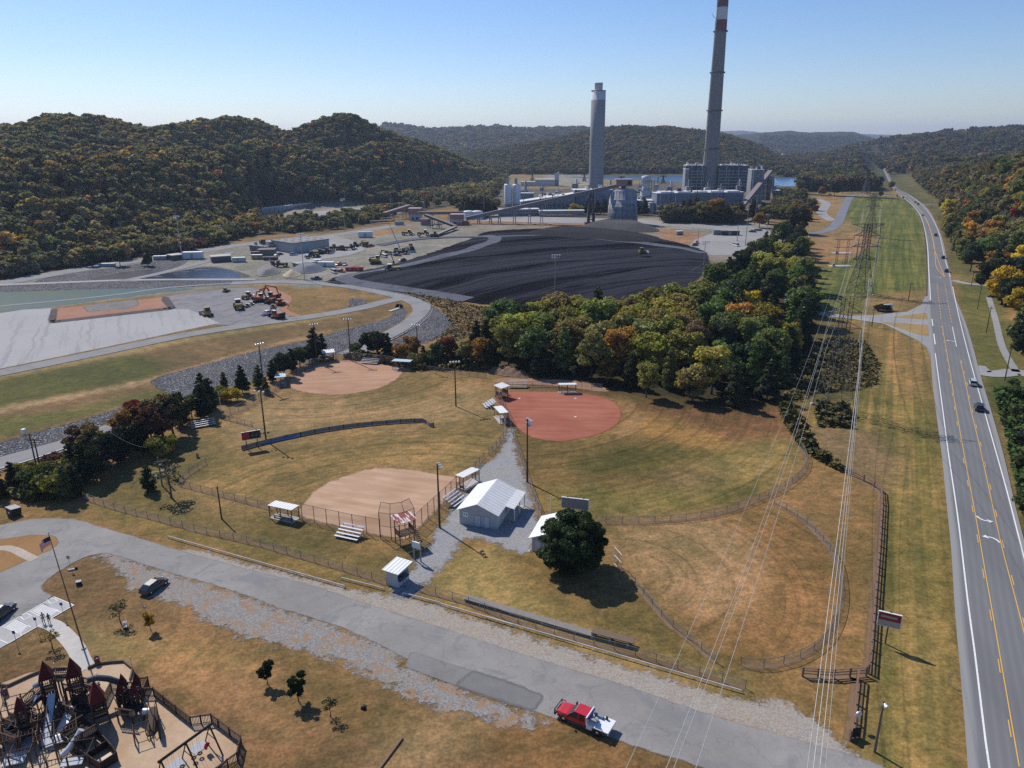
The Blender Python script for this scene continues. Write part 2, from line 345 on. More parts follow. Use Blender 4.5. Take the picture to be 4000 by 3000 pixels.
    patch([(960, 1220), (1060, 1180), (1100, 1230), (1260, 1350), (1420, 1420), (1600, 1470), (1580, 1490), (1300, 1420), (1100, 1330), (940, 1290)], (.34, .25, .095), 4)
    patch([(1150, 1240), (1250, 1300), (1340, 1330), (1400, 1310), (1480, 1410), (1300, 1370), (1180, 1300)], (.2, .145, .05), 5, s=.8)
    patch([(1630, 1120), (1760, 1000), (1900, 1060), (1895, 1460), (1740, 1470), (1640, 1460), (1800, 1380), (1820, 1240), (1740, 1110)], (.27, .165, .065), 4)
    # strip beside the highway (mown in stripes)
    patch([(1745, 680), (1900, 700), (2003, 745), (2025, 900), (2045, 1080), (2062, 1320), (2060, 1659), (2000, 1720), (1860, 1680), (1880, 1480), (1905, 1060), (1840, 1020), (1740, 930), (1760, 860)], (.25, .19, .065), 3, 1.)
    patch([(1760, 925), (1900, 935), (1940, 1000), (1900, 1055), (1850, 1025), (1770, 975)], (.24, .165, .09), 5)
    patch([(1840, 690), (1990, 740), (2010, 850), (1950, 860), (1920, 790), (1850, 740)], (.32, .2, .08), 5, .6)
    patch([(1740, 690), (1830, 700), (1880, 740), (1880, 830), (1770, 890), (1700, 830)], (.14, .115, .04), 5)
    patch([(2060, 525), (2085, 600), (2150, 640), (2230, 900), (2150, 900), (2110, 770), (2070, 620)], (.17, .16, .05), 3)
    patch([(2075, 620), (2140, 620), (2190, 740), (2200, 800), (2115, 790)], (.155, .15, .045), 2)
    patch([(2140, 815), (2300, 830), (2400, 1300), (2230, 1200), (2190, 1060)], (.09, .11, .028), 3)
    patch([(2165, 870), (2195, 890), (2215, 1010), (2190, 1010)], (.28, .19, .11), 2)
    # lawn round the playground
    patch([(-200, 1180), (0, 1160), (130, 1160), (240, 1200), (300, 1290), (420, 1330), (700, 1440), (1000, 1530), (1340, 1610), (1560, 1680), (1500, 1900), (-200, 1900)], (.205, .126, .06), 3)
    for q in range(26):
        cx_, cy_ = 60+q*53 % 1250, 1290+(q*97) % 360; e_ = 60+(q*31) % 50; patch([(cx_-e_, cy_-10), (cx_, cy_-26), (cx_+e_, cy_+8), (cx_+10, cy_+26)], [(.17, .085, .035), (.32, .2, .1), (.15, .11, .04), (.25, .13, .05)][q % 4], 2.5, s=.6) if cy_ > 1215+cx_*.26+50 else None
    patch([(250, 1390), (420, 1370), (560, 1420), (480, 1470), (300, 1440)], (.42, .25, .095), 5, s=.8)
    patch([(330, 1460), (560, 1440), (700, 1540), (600, 1640), (520, 1560)], (.33, .19, .085), 5, s=.7)
    patch([(560, 1400), (700, 1440), (860, 1530), (900, 1560), (800, 1570), (640, 1500)], (.19, .13, .045), 4, s=.8)
    patch([(850, 1560), (960, 1530), (1080, 1560), (1000, 1640), (900, 1690), (780, 1690)], (.42, .27, .14), 4, s=.7)
    patch([(130, 1350), (260, 1350), (330, 1400), (220, 1440)], (.24, .2, .08), 4, s=.7)
    patch([(1100, 1560), (1300, 1600), (1450, 1680), (1100, 1690)], (.28, .15, .06), 4)
    patch([(1640, 310), (1895, 330), (1900, 395), (1880, 412), (1760, 402), (1745, 384), (1640, 384)], (.07, .078, .036), 15)
    patch([(1700, 404), (1880, 404), (1935, 404), (1930, 412), (1760, 416), (1710, 425)], (.12, .1, .045), 6)
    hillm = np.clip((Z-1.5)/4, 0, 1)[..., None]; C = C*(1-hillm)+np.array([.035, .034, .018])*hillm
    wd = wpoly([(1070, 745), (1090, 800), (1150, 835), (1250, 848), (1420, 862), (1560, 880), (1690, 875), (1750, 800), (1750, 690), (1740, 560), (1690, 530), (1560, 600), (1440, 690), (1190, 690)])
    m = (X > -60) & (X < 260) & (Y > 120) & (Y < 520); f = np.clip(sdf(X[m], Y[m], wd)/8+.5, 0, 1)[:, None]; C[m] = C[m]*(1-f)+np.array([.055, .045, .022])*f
    ny, nx = X.shape; idx = np.arange(nx*ny).reshape(ny, nx)
    q = np.stack([idx[:-1, :-1], idx[:-1, 1:], idx[1:, 1:], idx[1:, :-1]], -1).reshape(-1, 4)
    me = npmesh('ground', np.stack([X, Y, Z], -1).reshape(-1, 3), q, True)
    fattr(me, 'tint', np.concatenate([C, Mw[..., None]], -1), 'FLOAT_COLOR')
    R = np.zeros(X.shape); RM = np.zeros(X.shape)
    for ctr, px in (((1352, 1240), [(1320, 1135), (1500, 1125), (1700, 1060), (1800, 1180), (1815, 1300), (1770, 1390), (1640, 1440), (1540, 1410), (1350, 1230)]), ((1090, 850), [(1135, 900), (1350, 860), (1690, 880), (1740, 990), (1660, 1060), (1500, 1110), (1300, 1125), (1170, 1110)]), ((712, 782), [(600, 850), (900, 800), (1050, 850), (930, 905), (700, 925), (560, 950)]), ((862, 1160), [(400, 1050), (620, 960), (930, 915), (1090, 940), (1000, 1040), (860, 1000), (650, 1080)]), ((1400, 600), [(870, 640), (900, 640), (900, 650)])):
        c0 = P(*ctr); p = wpoly(px, 3); m = (Y < 330) & (abs(X) < 150); s = np.clip(sdf(X[m], Y[m], p)/4, 0, 1); R[m] = np.where(s > 0, np.hypot(X[m]-c0.x, Y[m]-c0.y), R[m]); RM[m] = np.maximum(RM[m], s)
    fattr(me, 'ring', np.stack([R, RM, R*0], -1), 'FLOAT_VECTOR')
    k = N('grass_ground', .95, .15); at = k.attr('tint'); base = at.outputs['Color']
    big = k.noise(.035, 5, .62, dist=.6); mid = k.noise(.22, 5, .7, dist=.8); fine = k.noise(2., 5, .8)
    st = k.noise(.5, 4, .7, vec=k.map((1, 1.5, 1), math.radians(-20)))
    c = k.mix(k.ramp(big, .4, .62), k.mix(1., base, (.78, .83, .72), 'MULTIPLY'), k.mix(1., base, (1.22, 1.14, 1.08), 'MULTIPLY'))
    c = k.mix(k.ramp(mid, .38, .66), k.mix(1., c, (.74, .82, .76), 'MULTIPLY'), k.mix(1., c, (1.24, 1.15, 1.12), 'MULTIPLY'))
    c = k.mix(k.ramp(k.noise(.09, 4, .7, dist=1.2), .55, .72, 0, .55), c, k.mix(1., c, (.78, .86, .72), 'MULTIPLY'))
    c = k.mix(k.ramp(st, .38, .64), k.mix(1., c, (.78, .78, .76), 'MULTIPLY'), k.mix(1., c, (1.2, 1.19, 1.18), 'MULTIPLY'))
    c = k.mix(k.ramp(fine, .4, .6), k.mix(1., c, (.74, .74, .74), 'MULTIPLY'), k.mix(1., c, (1.24, 1.23, 1.2), 'MULTIPLY'))
    hs = k.n('HueSaturation'); hs.inputs['Saturation'].default_value = .95; k.set(hs.inputs['Color'], c); c = k.mix(1., hs.outputs[0], (.86, .825, .78), 'MULTIPLY')
    rg = k.attr('ring').outputs['Vector']; sr = k.n('SeparateXYZ'); k.set(sr.inputs[0], rg); cx = k.n('CombineXYZ'); k.set(cx.inputs[0], sr.outputs[0]); k.set(cx.inputs[1], k.math('MULTIPLY', big, 1.5))
    rn = k.noise(.75, 3, .7, vec=cx.outputs[0]); c = k.mix(k.math('MULTIPLY', sr.outputs[1], k.ramp(rn, .54, .62, 0, .8)), c, k.mix(1., c, (.66, .66, .62), 'MULTIPLY')); c = k.mix(k.math('MULTIPLY', sr.outputs[1], k.ramp(rn, .46, .38, 0, .6)), c, k.mix(1., c, (1.3, 1.25, 1.2), 'MULTIPLY'))
    # mowing stripes run along the highway
    a = P(2045, 1080); b = P(2010, 800); th = math.atan2(b.x-a.x, b.y-a.y)
    ms = k.map((1, .02, 1), th); wv = k.noise(.62, 2, .5, vec=ms)
    c2 = k.mix(k.ramp(wv, .42, .6), k.mix(1., c, (.78, .84, .8), 'MULTIPLY'), k.mix(1., c, (1.26, 1.18, 1.14), 'MULTIPLY'))
    w2 = k.noise(.14, 2, .6, vec=ms); c2 = k.mix(k.ramp(w2, .44, .56), k.mix(1., c2, (.8, .88, .8), 'MULTIPLY'), k.mix(1., c2, (1.16, 1.1, 1.1), 'MULTIPLY'))
    c = k.mix(at.outputs['Alpha'], c, c2); k.col(c)
    k.bump(k.math('ADD', mid, k.math('MULTIPLY', fine, .5)), .35, .25)
    tag(link('ground', me, k.m), kind='structure')
ground()

# ================================================================ surface materials
def m_surface(name, c1, c2, sc=.5, fine=4., amp=.8, esc=.5, soft=.25, rough=.95, bump=.2, stains=None, bd=.05):
    k = N(name, rough, .2); a = k.noise(sc*.12, 4, .6, dist=.5); b = k.noise(sc, 5, .7); f = k.noise(fine, 3, .8)
    c = k.mix(k.ramp(a, .35, .65), c1, c2); c = k.mix(k.ramp(b, .3, .7, 0, .8), c, k.mix(1., c, (.82, .8, .78), 'MULTIPLY'))
    c = k.mix(k.ramp(f, .3, .7), k.mix(1., c, (.86, .86, .86), 'MULTIPLY'), k.mix(1., c, (1.12, 1.12, 1.12), 'MULTIPLY'))
    if stains: c = k.mix(k.ramp(k.noise(sc*.5, 4, .75, dist=1.), stains[1], stains[1]+.1, 0, stains[2]), c, stains[0])
    k.col(c); k.bump(b, bump, bd); k.alpha_edge(amp, esc, soft); return k
AS = m_surface('park_asphalt', (.24, .23, .215), (.32, .308, .29), .35, 7, .35, .8, .15, stains=((.19, .188, .19), .52, .7)).m
def m_asphalt_dark():
    return m_surface('dark_asphalt', (.205, .2, .192), (.24, .234, .225), .5, 8, .2, .8, .1).m
ASD = m_asphalt_dark()
def cracks(mt):
    t_ = mt.node_tree; b_ = t_.nodes['Principled BSDF']; l = b_.inputs['Base Color'].links[0].from_socket; g = t_.nodes.new('ShaderNodeNewGeometry'); nz = t_.nodes.new('ShaderNodeTexNoise'); nz.inputs['Scale'].default_value = .5; t_.links.new(g.outputs['Position'], nz.inputs['Vector']); va = t_.nodes.new('ShaderNodeVectorMath'); va.operation = 'MULTIPLY_ADD'; va.inputs[1].default_value = (4, 4, 4); t_.links.new(nz.outputs[1], va.inputs[0]); t_.links.new(g.outputs['Position'], va.inputs[2])
    vo = t_.nodes.new('ShaderNodeTexVoronoi'); vo.feature = 'DISTANCE_TO_EDGE'; vo.inputs['Scale'].default_value = .13; t_.links.new(va.outputs[0], vo.inputs['Vector']); mr = t_.nodes.new('ShaderNodeMapRange'); mr.inputs[1].default_value = .004; mr.inputs[2].default_value = .016; mr.inputs[3].default_value = .22; mr.inputs[4].default_value = 0; t_.links.new(vo.outputs[0], mr.inputs[0]); mx = t_.nodes.new('ShaderNodeMixRGB'); t_.links.new(mr.outputs[0], mx.inputs[0]); t_.links.new(l, mx.inputs[1]); mx.inputs[2].default_value = (.09, .085, .08, 1); t_.links.new(mx.outputs[0], b_.inputs['Base Color'])
cracks(AS); cracks(ASD)
def m_gravel(name, c1, c2, amp=2.2, esc=.35, grass=.55, sc=7., soft=1.):
    k = N(name, .97, .15); v = k.vor(sc, 'Color'); s_ = k.n('SeparateColor'); k.set(s_.inputs[0], v)
    c = k.mix(s_.outputs[0], c1, c2); a = k.noise(.15, 4, .7, dist=1.); c = k.mix(k.ramp(a, .4, .6, 0, .6), c, k.mix(1., c, (1.05, .98, .88), 'MULTIPLY'))
    g = k.noise(.45, 5, .75, dist=.8); c = k.mix(k.ramp(g, grass, grass+.12, 0, .8), c, (.3, .17, .08)); k.col(c)
    k.bump(k.vor(sc), .5, .06); k.alpha_edge(amp, esc, soft, fine=.9); return k.m
GR = m_gravel('pale_gravel', (.17, .164, .156), (.315, .305, .29), 3.6, .45, .5)
GR2 = m_gravel('dusty_gravel', (.25, .225, .195), (.38, .345, .3), 2., .5, .56)
def m_riprap():
    k = N('riprap_rock', .9, .3); vec = k.map((1, 1, 1)); v = k.vor(1.5, 'Color', vec=vec); s_ = k.n('SeparateColor'); k.set(s_.inputs[0], v)
    c = k.mix(s_.outputs[0], (.075, .078, .088), (.34, .34, .345)); d = k.vor(1.5, 'Distance', 'DISTANCE_TO_EDGE', vec)
    c = k.mix(k.ramp(d, .02, .16), (.03, .03, .04), c); c = k.mix(k.ramp(k.noise(.06, 4, .6), .45, .7, 0, .35), c, (.3, .28, .25)); k.col(c)
    k.bump(k.ramp(d, 0, .3), 1., .5); k.alpha_edge(1., .5, .3); return k.m
RIP = m_riprap()
def S(name, px, mat, z, **k): return sheet(name, px, mat, z, **k)

S('riprap', [(355, 845), (330, 820), (440, 788), (553, 758), (670, 733), (753, 710), (828, 690), (853, 675), (863, 663), (878, 672), (876, 684), (863, 697), (815, 722), (753, 757), (700, 772), (600, 800), (480, 850), (400, 862)], RIP, .04)
S('riprap', [(290, 873), (175, 908), (65, 937), (0, 957), (-120, 992), (-120, 1020), (0, 987), (160, 942), (240, 910), (300, 890)], RIP, .04)
S('riprap', [(928, 661), (953, 672), (978, 688), (982, 702), (935, 735), (880, 745), (843, 740), (868, 728), (900, 702), (922, 684)], RIP, .04)
S('riprap', [(755, 645), (788, 648), (785, 660), (728, 677), (703, 680), (700, 676), (753, 662)], RIP, .04)
S('riprap', [(-120, 620), (0, 616), (125, 612), (300, 608), (560, 606), (553, 612), (325, 624), (175, 627), (0, 634), (-120, 638)], RIP, .04)
S('riprap', [(80, 612), (110, 598), (250, 577), (350, 562), (405, 556), (398, 570), (355, 584), (300, 582), (225, 594), (185, 609)], RIP, .04)
S('riprap', [(425, 578), (455, 576), (500, 583), (540, 596), (515, 600), (500, 590), (440, 582)], RIP, .045)
def m_water(name, c, rough=.12, algae=None, wave=3.):
    k = N(name, rough, .5); k.b.inputs['IOR'].default_value = 1.33
    cc = c if algae is None else k.mix(k.ramp(k.noise(.035, 3, .6, vec=k.map((1, 3, 1), .35)), .55, .62, 0, .9), c, algae)
    k.col(cc); k.bump(k.noise(wave, 3, .6, vec=k.map((1, 2.2, 1), .4)), .25, .06); return k.m
S('pond', [(-120, 692), (0, 673), (125, 659), (250, 643), (350, 630), (415, 624), (325, 624), (175, 627), (0, 633), (-120, 637)], m_water('green_pond_water', (.055, .1, .075), .3, (.085, .1, .03), 1.2), .05, smooth=2, margin=.2)
S('pond', [(288, 606), (370, 590), (425, 580), (470, 581), (500, 589), (514, 598), (500, 606), (400, 606)], m_water('dark_pond_water', (.035, .045, .07), .12, (.12, .15, .22), 2.), .05, smooth=2, margin=.2)
S('pond', [(190, 609), (225, 596), (300, 584), (355, 586), (300, 600), (270, 606)], m_water('black_pond_water', (.03, .027, .024), .3, None, 2.), .05, smooth=2, margin=.2)
WAT = m_water('river_water', (.05, .14, .29), .2, None, .25)
S('river', [(960, 340), (1051, 358), (1176, 371), (1200, 371), (1303, 374), (1473, 376), (1560, 380), (1560, 394), (1460, 393), (1400, 388), (1303, 387), (1176, 379), (1045, 366), (960, 347)], WAT, .05, res=4, smooth=0)
S('river', [(1640, 386), (1700, 385), (1760, 390), (1746, 402), (1665, 402)], WAT, .05, res=4, smooth=0)
S('river', [(1665, 409), (1725, 411), (1715, 422), (1668, 424)], WAT, .05, res=4, smooth=0)
def m_ash(name, c1, c2, amp=1.2, rot=.3, st=(1, .12, 1)):
    k = N(name, .95, .15); v = k.map(st, rot); a = k.noise(.35, 4, .7, vec=v, dist=.6); b = k.noise(.08, 4, .6)
    c = k.mix(k.ramp(a, .5, .68, 0, .8), c1, c2); c = k.mix(k.ramp(b, .5, .7, 0, .35), c, c2); k.col(c); k.bump(a, .4, .3); k.alpha_edge(amp, .3, .4); return k.m
a_ = P(330, 690); b_ = P(345, 760); thA = -math.atan2(b_.y-a_.y, b_.x-a_.x)
def m_tracked():
    k = N('pale_ash', .95, .15); sp = k.n('SeparateXYZ'); k.set(sp.inputs[0], k.map((1, 1, 1), thA)); wob = k.noise(.09, 3, .6); cb = k.n('CombineXYZ'); k.set(cb.inputs[0], k.math('MULTIPLY', sp.outputs[0], .03)); k.set(cb.inputs[1], k.math('ADD', sp.outputs[1], k.math('MULTIPLY', wob, 5.)))
    a = k.noise(.42, 3, .6, vec=cb.outputs[0]); m_ = k.noise(.05, 3, .6); f = k.noise(1.5, 4, .7); c = k.mix(k.ramp(a, .52, .62, 0, .45), (.36, .355, .343), (.2, .198, .195)); c = k.mix(k.ramp(m_, .45, .65, 0, .45), c, (.3, .298, .29)); c = k.mix(f, k.mix(1., c, (.88, .88, .88), 'MULTIPLY'), k.mix(1., c, (1.1, 1.1, 1.1), 'MULTIPLY'))
    k.col(c); k.bump(a, .4, .3); k.alpha_edge(.6, .3, .4); return k.m
S('ash_fill', [(368, 668), (350, 643), (488, 624), (570, 624), (612, 632), (625, 645), (612, 662), (630, 682), (560, 697), (475, 702), (400, 690)], m_ash('dark_ash', (.22, .215, .215), (.1, .1, .105), 1.5, .5, (1, .3, 1)), .06)
S('ash_fill', [(-120, 702), (0, 677), (50, 669), (112, 666), (108, 698), (368, 668), (410, 668), (475, 698), (375, 719), (225, 751), (40, 789), (0, 797), (-120, 822)], m_tracked(), .07, smooth=0)
CLAY = m_surface('orange_clay', (.33, .155, .095), (.38, .2, .135), .6, 3, .5, .5, .2).m
S('clay_patch', [(120, 668), (160, 663), (350, 642), (368, 668), (120, 693)], CLAY, .09, smooth=0)
S('clay_patch', [(590, 622), (612, 632), (632, 645), (620, 668), (655, 684), (620, 680), (600, 660), (605, 640), (560, 625)], CLAY, .09, smooth=3)
S('rubble_strip', [(178, 663), (215, 656), (295, 648), (300, 660), (280, 667), (190, 674)], m_ash('grey_rubble', (.2, .19, .185), (.09, .085, .08), .5, 0, (1, 1, 1)), .11, smooth=0)
for q in ([(108, 700), (105, 690), (112, 668), (124, 668), (120, 694)], [(112, 699), (116, 693), (365, 664), (372, 669)], [(368, 670), (350, 650), (352, 640), (362, 642), (380, 666)]):
    S('rubble_strip', q, m_ash('black_rubble', (.09, .08, .08), (.04, .035, .035), .5, 0, (1, 1, 1)), .12, smooth=0)
HAUL = m_ash('haul_road_gravel', (.25, .245, .24), (.17, .165, .165), .7, 0., (.3, .3, 1))

def ribbon(name, left, right, mat, z, uvs=True, kind='structure', sub=8, label=None, cat=None):
    """world polylines left/right with equal counts"""
    L, R = catmull(left, sub), catmull(right, sub); n = len(L); V = []; F = []
    nx = 9
    for i in range(n):
        for j in range(nx):
            p = L[i]*(1-j/(nx-1))+R[i]*(j/(nx-1)); V.append((p[0], p[1], z))
    F = [(i*nx+j, i*nx+j+1, (i+1)*nx+j+1, (i+1)*nx+j) for i in range(n-1) for j in range(nx-1)]
    me = npmesh(name, np.array(V), np.array(F)); c = (L+R)/2; s_ = np.concatenate([[0], np.cumsum(np.linalg.norm(np.diff(c, axis=0), axis=1))])
    wd = np.linalg.norm(L-R, axis=1); uv = np.array([[j/(nx-1), s_[i], 0] for i in range(n) for j in range(nx)])
    sdv = np.array([min(j, nx-1-j)/(nx-1)*wd[i] for i in range(n) for j in range(nx)])
    fattr(me, 'ruv', uv, 'FLOAT_VECTOR'); fattr(me, 'sd', sdv+.05); return tag(link(name, me, mat), label, cat, None, kind)
def strip(name, pts, width, mat, z, world=False, sub=8, **k):
    c = catmull(pts if world else [P(*p) for p in pts], sub); t = np.gradient(c, axis=0); t /= np.linalg.norm(t, axis=1)[:, None]
    nrm = np.stack([-t[:, 1], t[:, 0]], 1)*width/2; return ribbon(name, c+nrm, c-nrm, mat, z, sub=1, **k)
strip('haul_road', [(500, 612), (600, 609), (690, 612), (770, 621), (845, 636), (893, 650), (912, 665), (907, 680), (880, 703), (825, 733), (775, 758), (745, 768)], 8.2, HAUL, .13)
strip('haul_road', [(250, 925), (160, 957), (0, 1003), (-150, 1050)], 8.2, HAUL, .13)
strip('haul_road', [(-150, 680), (0, 662), (130, 650), (250, 637), (370, 621), (500, 612)], 3., HAUL, .125)
strip('haul_road', [(880, 643), (840, 650), (790, 663), (740, 673), (680, 683), (620, 691), (560, 699), (400, 724), (250, 755), (100, 786), (-60, 818), (-150, 836)], 7.5, HAUL, .12)
strip('haul_road', [(-150, 640), (0, 612), (200, 578), (400, 548), (550, 525), (720, 508), (850, 488)], 14, HAUL, .1)
strip('haul_road', [(-100, 620), (125, 611), (300, 605), (553, 604)], 5, m_ash('pale_haul_road', (.34, .33, .32), (.25, .25, .24), .6, 0, (.3, .3, 1)), .14)
strip('haul_road', [(265, 607), (340, 592), (420, 572), (470, 558), (500, 545)], 6, HAUL, .15)

# ---- coal yard
def circ(a, b, c):
    M = np.array([[b.x-a.x, b.y-a.y], [c.x-a.x, c.y-a.y]])*2; r = np.array([b.x**2+b.y**2-a.x**2-a.y**2, c.x**2+c.y**2-a.x**2-a.y**2]); o = np.linalg.solve(M, r); return (float(o[0]), float(o[1]), 0.), math.hypot(o[0]-a.x, o[1]-a.y)
CCEN, CRAD = circ(P(850, 622), P(1150, 572), P(1420, 549))
def m_coal():
    k = N('coal', 1., .03); a = P(870, 610); b = P(1250, 552); th = -math.atan2(b.y-a.y, b.x-a.x)
    ax = k.n('VectorMath', operation='SUBTRACT'); k.set(ax.inputs[0], k.geo.outputs['Position']); ax.inputs[1].default_value = CCEN; sx = k.n('SeparateXYZ'); k.set(sx.inputs[0], ax.outputs[0]); r_ = k.math('SQRT', k.math('ADD', k.math('MULTIPLY', sx.outputs[0], sx.outputs[0]), k.math('MULTIPLY', sx.outputs[1], sx.outputs[1]))); an = k.math('ARCTAN2', sx.outputs[1], sx.outputs[0]); cb = k.n('CombineXYZ'); k.set(cb.inputs[0], r_); k.set(cb.inputs[1], k.math('MULTIPLY', an, CRAD*.06)); v = cb.outputs[0]; w1 = k.noise(.16, 4, .62, vec=v, dist=1.2); w2 = k.noise(.5, 4, .75, vec=v, dist=.8); bg_ = k.noise(.018, 3, .5); w0 = k.noise(.05, 3, .55, vec=v, dist=.8)
    c = k.mix(k.ramp(w1, .42, .6), (.003, .003, .0045), (.022, .023, .03)); c = k.mix(k.ramp(w2, .52, .6, 0, .8), c, (.045, .048, .06))
    c = k.mix(k.ramp(bg_, .48, .6, 0, .6), c, (.016, .017, .022)); c = k.mix(k.ramp(w0, .5, .56, 0, .75), c, (.036, .038, .048)); c = k.mix(k.ramp(w0, .46, .4, 0, .8), c, (.003, .003, .004)); k.col(c)  # broad pale and black bands paint in the shading of steep coal faces
    k.bump(k.math('ADD', w1, k.math('ADD', k.math('MULTIPLY', w2, .35), k.math('MULTIPLY', w0, 3.))), .9, 2.6); k.alpha_edge(3., .12, .6); return k.m
COALPX = [(705, 609), (760, 592), (870, 566), (950, 540), (1020, 515), (1060, 500), (1180, 494), (1300, 497), (1420, 515), (1510, 538), (1530, 560), (1525, 585), (1460, 640), (1400, 690), (1250, 700), (1120, 668), (1000, 652), (880, 633), (790, 619)]
def coalh(X, Y, Sd):
    e = np.clip(Sd/14, 0, 1); return e*e*(3-2*e)*(1.1+.25*np.sin(X*.045+Y*.11)+.18*np.sin(Y*.21-X*.07))
S('coal_pile', COALPX, m_coal(), .25, res=1.6, hfun=coalh, label='broad black coal pile ribbed with dozer tracks', cat='coal pile')['kind'] = 'stuff'
CRD = m_ash('coal_road', (.1, .106, .13), (.045, .047, .058), 1.2, .5, (.3, .3, 1)); CRD2 = CRD
drape = lambda o: [setattr(v, 'co', Vector((v.co.x, v.co.y, .4+float(coalh(v.co.x, v.co.y, sdf(np.array([v.co.x]), np.array([v.co.y]), CPW)[0]))))) for v in o.data.vertices]
CPW = wpoly(COALPX)
drape(strip('coal_road', [(1010, 650), (900, 632), (800, 617), (745, 606), (760, 596), (820, 588), (920, 568), (1000, 548), (1060, 528), (1065, 516), (1010, 512), (900, 517), (820, 530)], 9, CRD, 1.55))
drape(strip('coal_road', [(1060, 516), (1200, 512), (1300, 522), (1440, 536), (1520, 548)], 8, CRD2, 1.6))
S('coal_pile', [(1140, 506), (1190, 497), (1250, 497), (1330, 503), (1400, 512), (1425, 520), (1400, 530), (1250, 520), (1160, 512)], m_surface('dusty_coal', (.008, .008, .01), (.016, .016, .019), .3, 2, 1., .3, .4, bump=.5, bd=.6).m, 1.3, res=2, hfun=lambda X, Y, s: 3.*np.clip(s/12, 0, 1)**.8, kind='stuff', label='low black coal mound in front of the silo', cat='coal mound')
S('coal_pile', [(1245, 492), (1290, 483), (1330, 484), (1390, 485), (1425, 499), (1380, 502), (1290, 499), (1250, 496)], m_surface('coal_slack', (.055, .054, .057), (.085, .082, .082), .3, 2, 1., .3, .4, bump=.5, bd=.6).m, .2, res=2, hfun=lambda X, Y, s: 5*np.clip(s/14, 0, 1), kind='stuff', label='grey coal heap spread round the foot of the concrete silo', cat='coal heap')
def gheap(px, h, c, label, r=.5):
    p = wpoly(px, 3); S('gravel_pile', None, m_surface('heap_'+label.split()[0], tuple(v*.8 for v in c), c, .6, 3, .3, .5, .2, bump=.5, bd=.3).m, .12, poly=p, res=.8, hfun=lambda X, Y, s: h*np.clip(s/(h*1.6), 0, 1), kind='stuff', label=label, cat='heap')
gheap([(628, 583), (660, 574), (690, 577), (705, 582), (680, 590), (645, 591)], 3.2, (.2, .21, .24), 'bluish grey gravel heap beside the tan sand heap')
gheap([(610, 595), (625, 588), (650, 592), (640, 598), (618, 600)], 2.6, (.5, .4, .28), 'pale tan sand heap by the yard edge')
gheap([(555, 584), (575, 576), (605, 582), (600, 592), (560, 598)], 2.5, (.25, .24, .23), 'dull grey stone heap left of the sand heap')
# ---- yards round the plant
YARD = m_surface('yard_paving', (.27, .262, .252), (.33, .32, .31), .2, 3, 2.5, .15, .8).m
S('parking_lot', [(1478, 541), (1500, 518), (1570, 492), (1600, 484), (1668, 500), (1655, 535), (1600, 552), (1540, 552)], YARD, .1, res=2, smooth=0)
S('yard', [(1000, 466), (1300, 472), (1420, 477), (1660, 500), (1600, 500), (1430, 488), (1300, 484), (1000, 476)], YARD, .12, res=2, smooth=2)
S('yard', [(975, 462), (1000, 452), (1050, 443), (1050, 452), (1000, 470), (975, 470)], YARD, .12, res=2, smooth=2)
S('yard', [(560, 478), (640, 462), (700, 455), (830, 444), (852, 452), (760, 462), (640, 482)], YARD, .12, res=2, smooth=2)
S('yard', [(560, 540), (720, 508), (790, 540), (700, 560), (620, 568), (560, 560)], YARD, .12, res=2, smooth=2)

# ---- highway
HL = [(1896, 345), (1908, 368), (1919, 391), (1929, 408), (1944, 422), (1966, 441), (1985, 468), (1997, 498), (2001, 525), (2003, 560), (2003, 600), (2003, 638), (2004, 690), (2008, 740), (2014, 825), (2021, 885), (2034, 985), (2044, 1085), (2054, 1185), (2061, 1300), (2069, 1400), (2078, 1500), (2090, 1659), (2110, 2000)]
HR = [(1901, 345), (1915, 368), (1927, 391), (1940, 408), (1963, 420), (1993, 441), (2012, 463), (2030, 501), (2038, 525), (2045, 560), (2054, 600), (2062, 638), (2083, 690), (2099, 740), (2119, 815), (2140, 885), (2168, 985), (2192, 1090), (2216, 1185), (2244, 1300), (2270, 1400), (2300, 1500), (2345, 1659), (2450, 2000)]
def m_hwy():
    k = N('highway_asphalt', .85, .3); uv = k.attr('ruv').outputs['Vector']; sx = k.n('SeparateXYZ'); k.set(sx.inputs[0], uv); u = sx.outputs[0]
    w_ = k.math('ABSOLUTE', k.math('SINE', k.math('MULTIPLY', u, 34.)))
    f = k.noise(6, 3, .8); a = k.noise(.12, 4, .6, vec=k.map((1, .06, 1), .14)); c = k.mix(k.ramp(a, .35, .65), (.15, .15, .152), (.19, .19, .188))
    c = k.mix(k.math('MULTIPLY', w_, .4), c, (.12, .12, .124)); c = k.mix(k.ramp(u, .06, .11), (.26, .258, .25), c)
    c = k.mix(k.ramp(u, .91, .94), c, (.25, .248, .24)); c = k.mix(f, k.mix(1., c, (.9, .9, .9), 'MULTIPLY'), k.mix(1., c, (1.1, 1.1, 1.1), 'MULTIPLY')); k.col(c); k.bump(f, .15, .02); return k.m
ribbon('highway', [P(*p) for p in HL], [P(*p) for p in HR], m_hwy(), .16, sub=6)
ROAD = m_surface('side_road_asphalt', (.27, .27, .268), (.33, .33, .325), .4, 6, .3, .5, .2).m
S('side_road', [(1735, 668), (1834, 683), (1890, 681), (1959, 674), (1991, 658), (2000, 636), (2006, 636), (2010, 735), (2012, 790), (2002, 752), (1985, 738), (1909, 700), (1834, 689), (1735, 677)], ROAD, .13, smooth=0)
DRY = m_surface('island_grass', (.3, .2, .08), (.36, .25, .1), 1., 5, .4, .8, .2).m
S('traffic_island', [(1926, 686), (2001, 676), (2003, 691)], DRY, .15, smooth=0); S('traffic_island', [(1904, 696), (2005, 703), (2005, 727), (1985, 724)], DRY, .15, smooth=0)
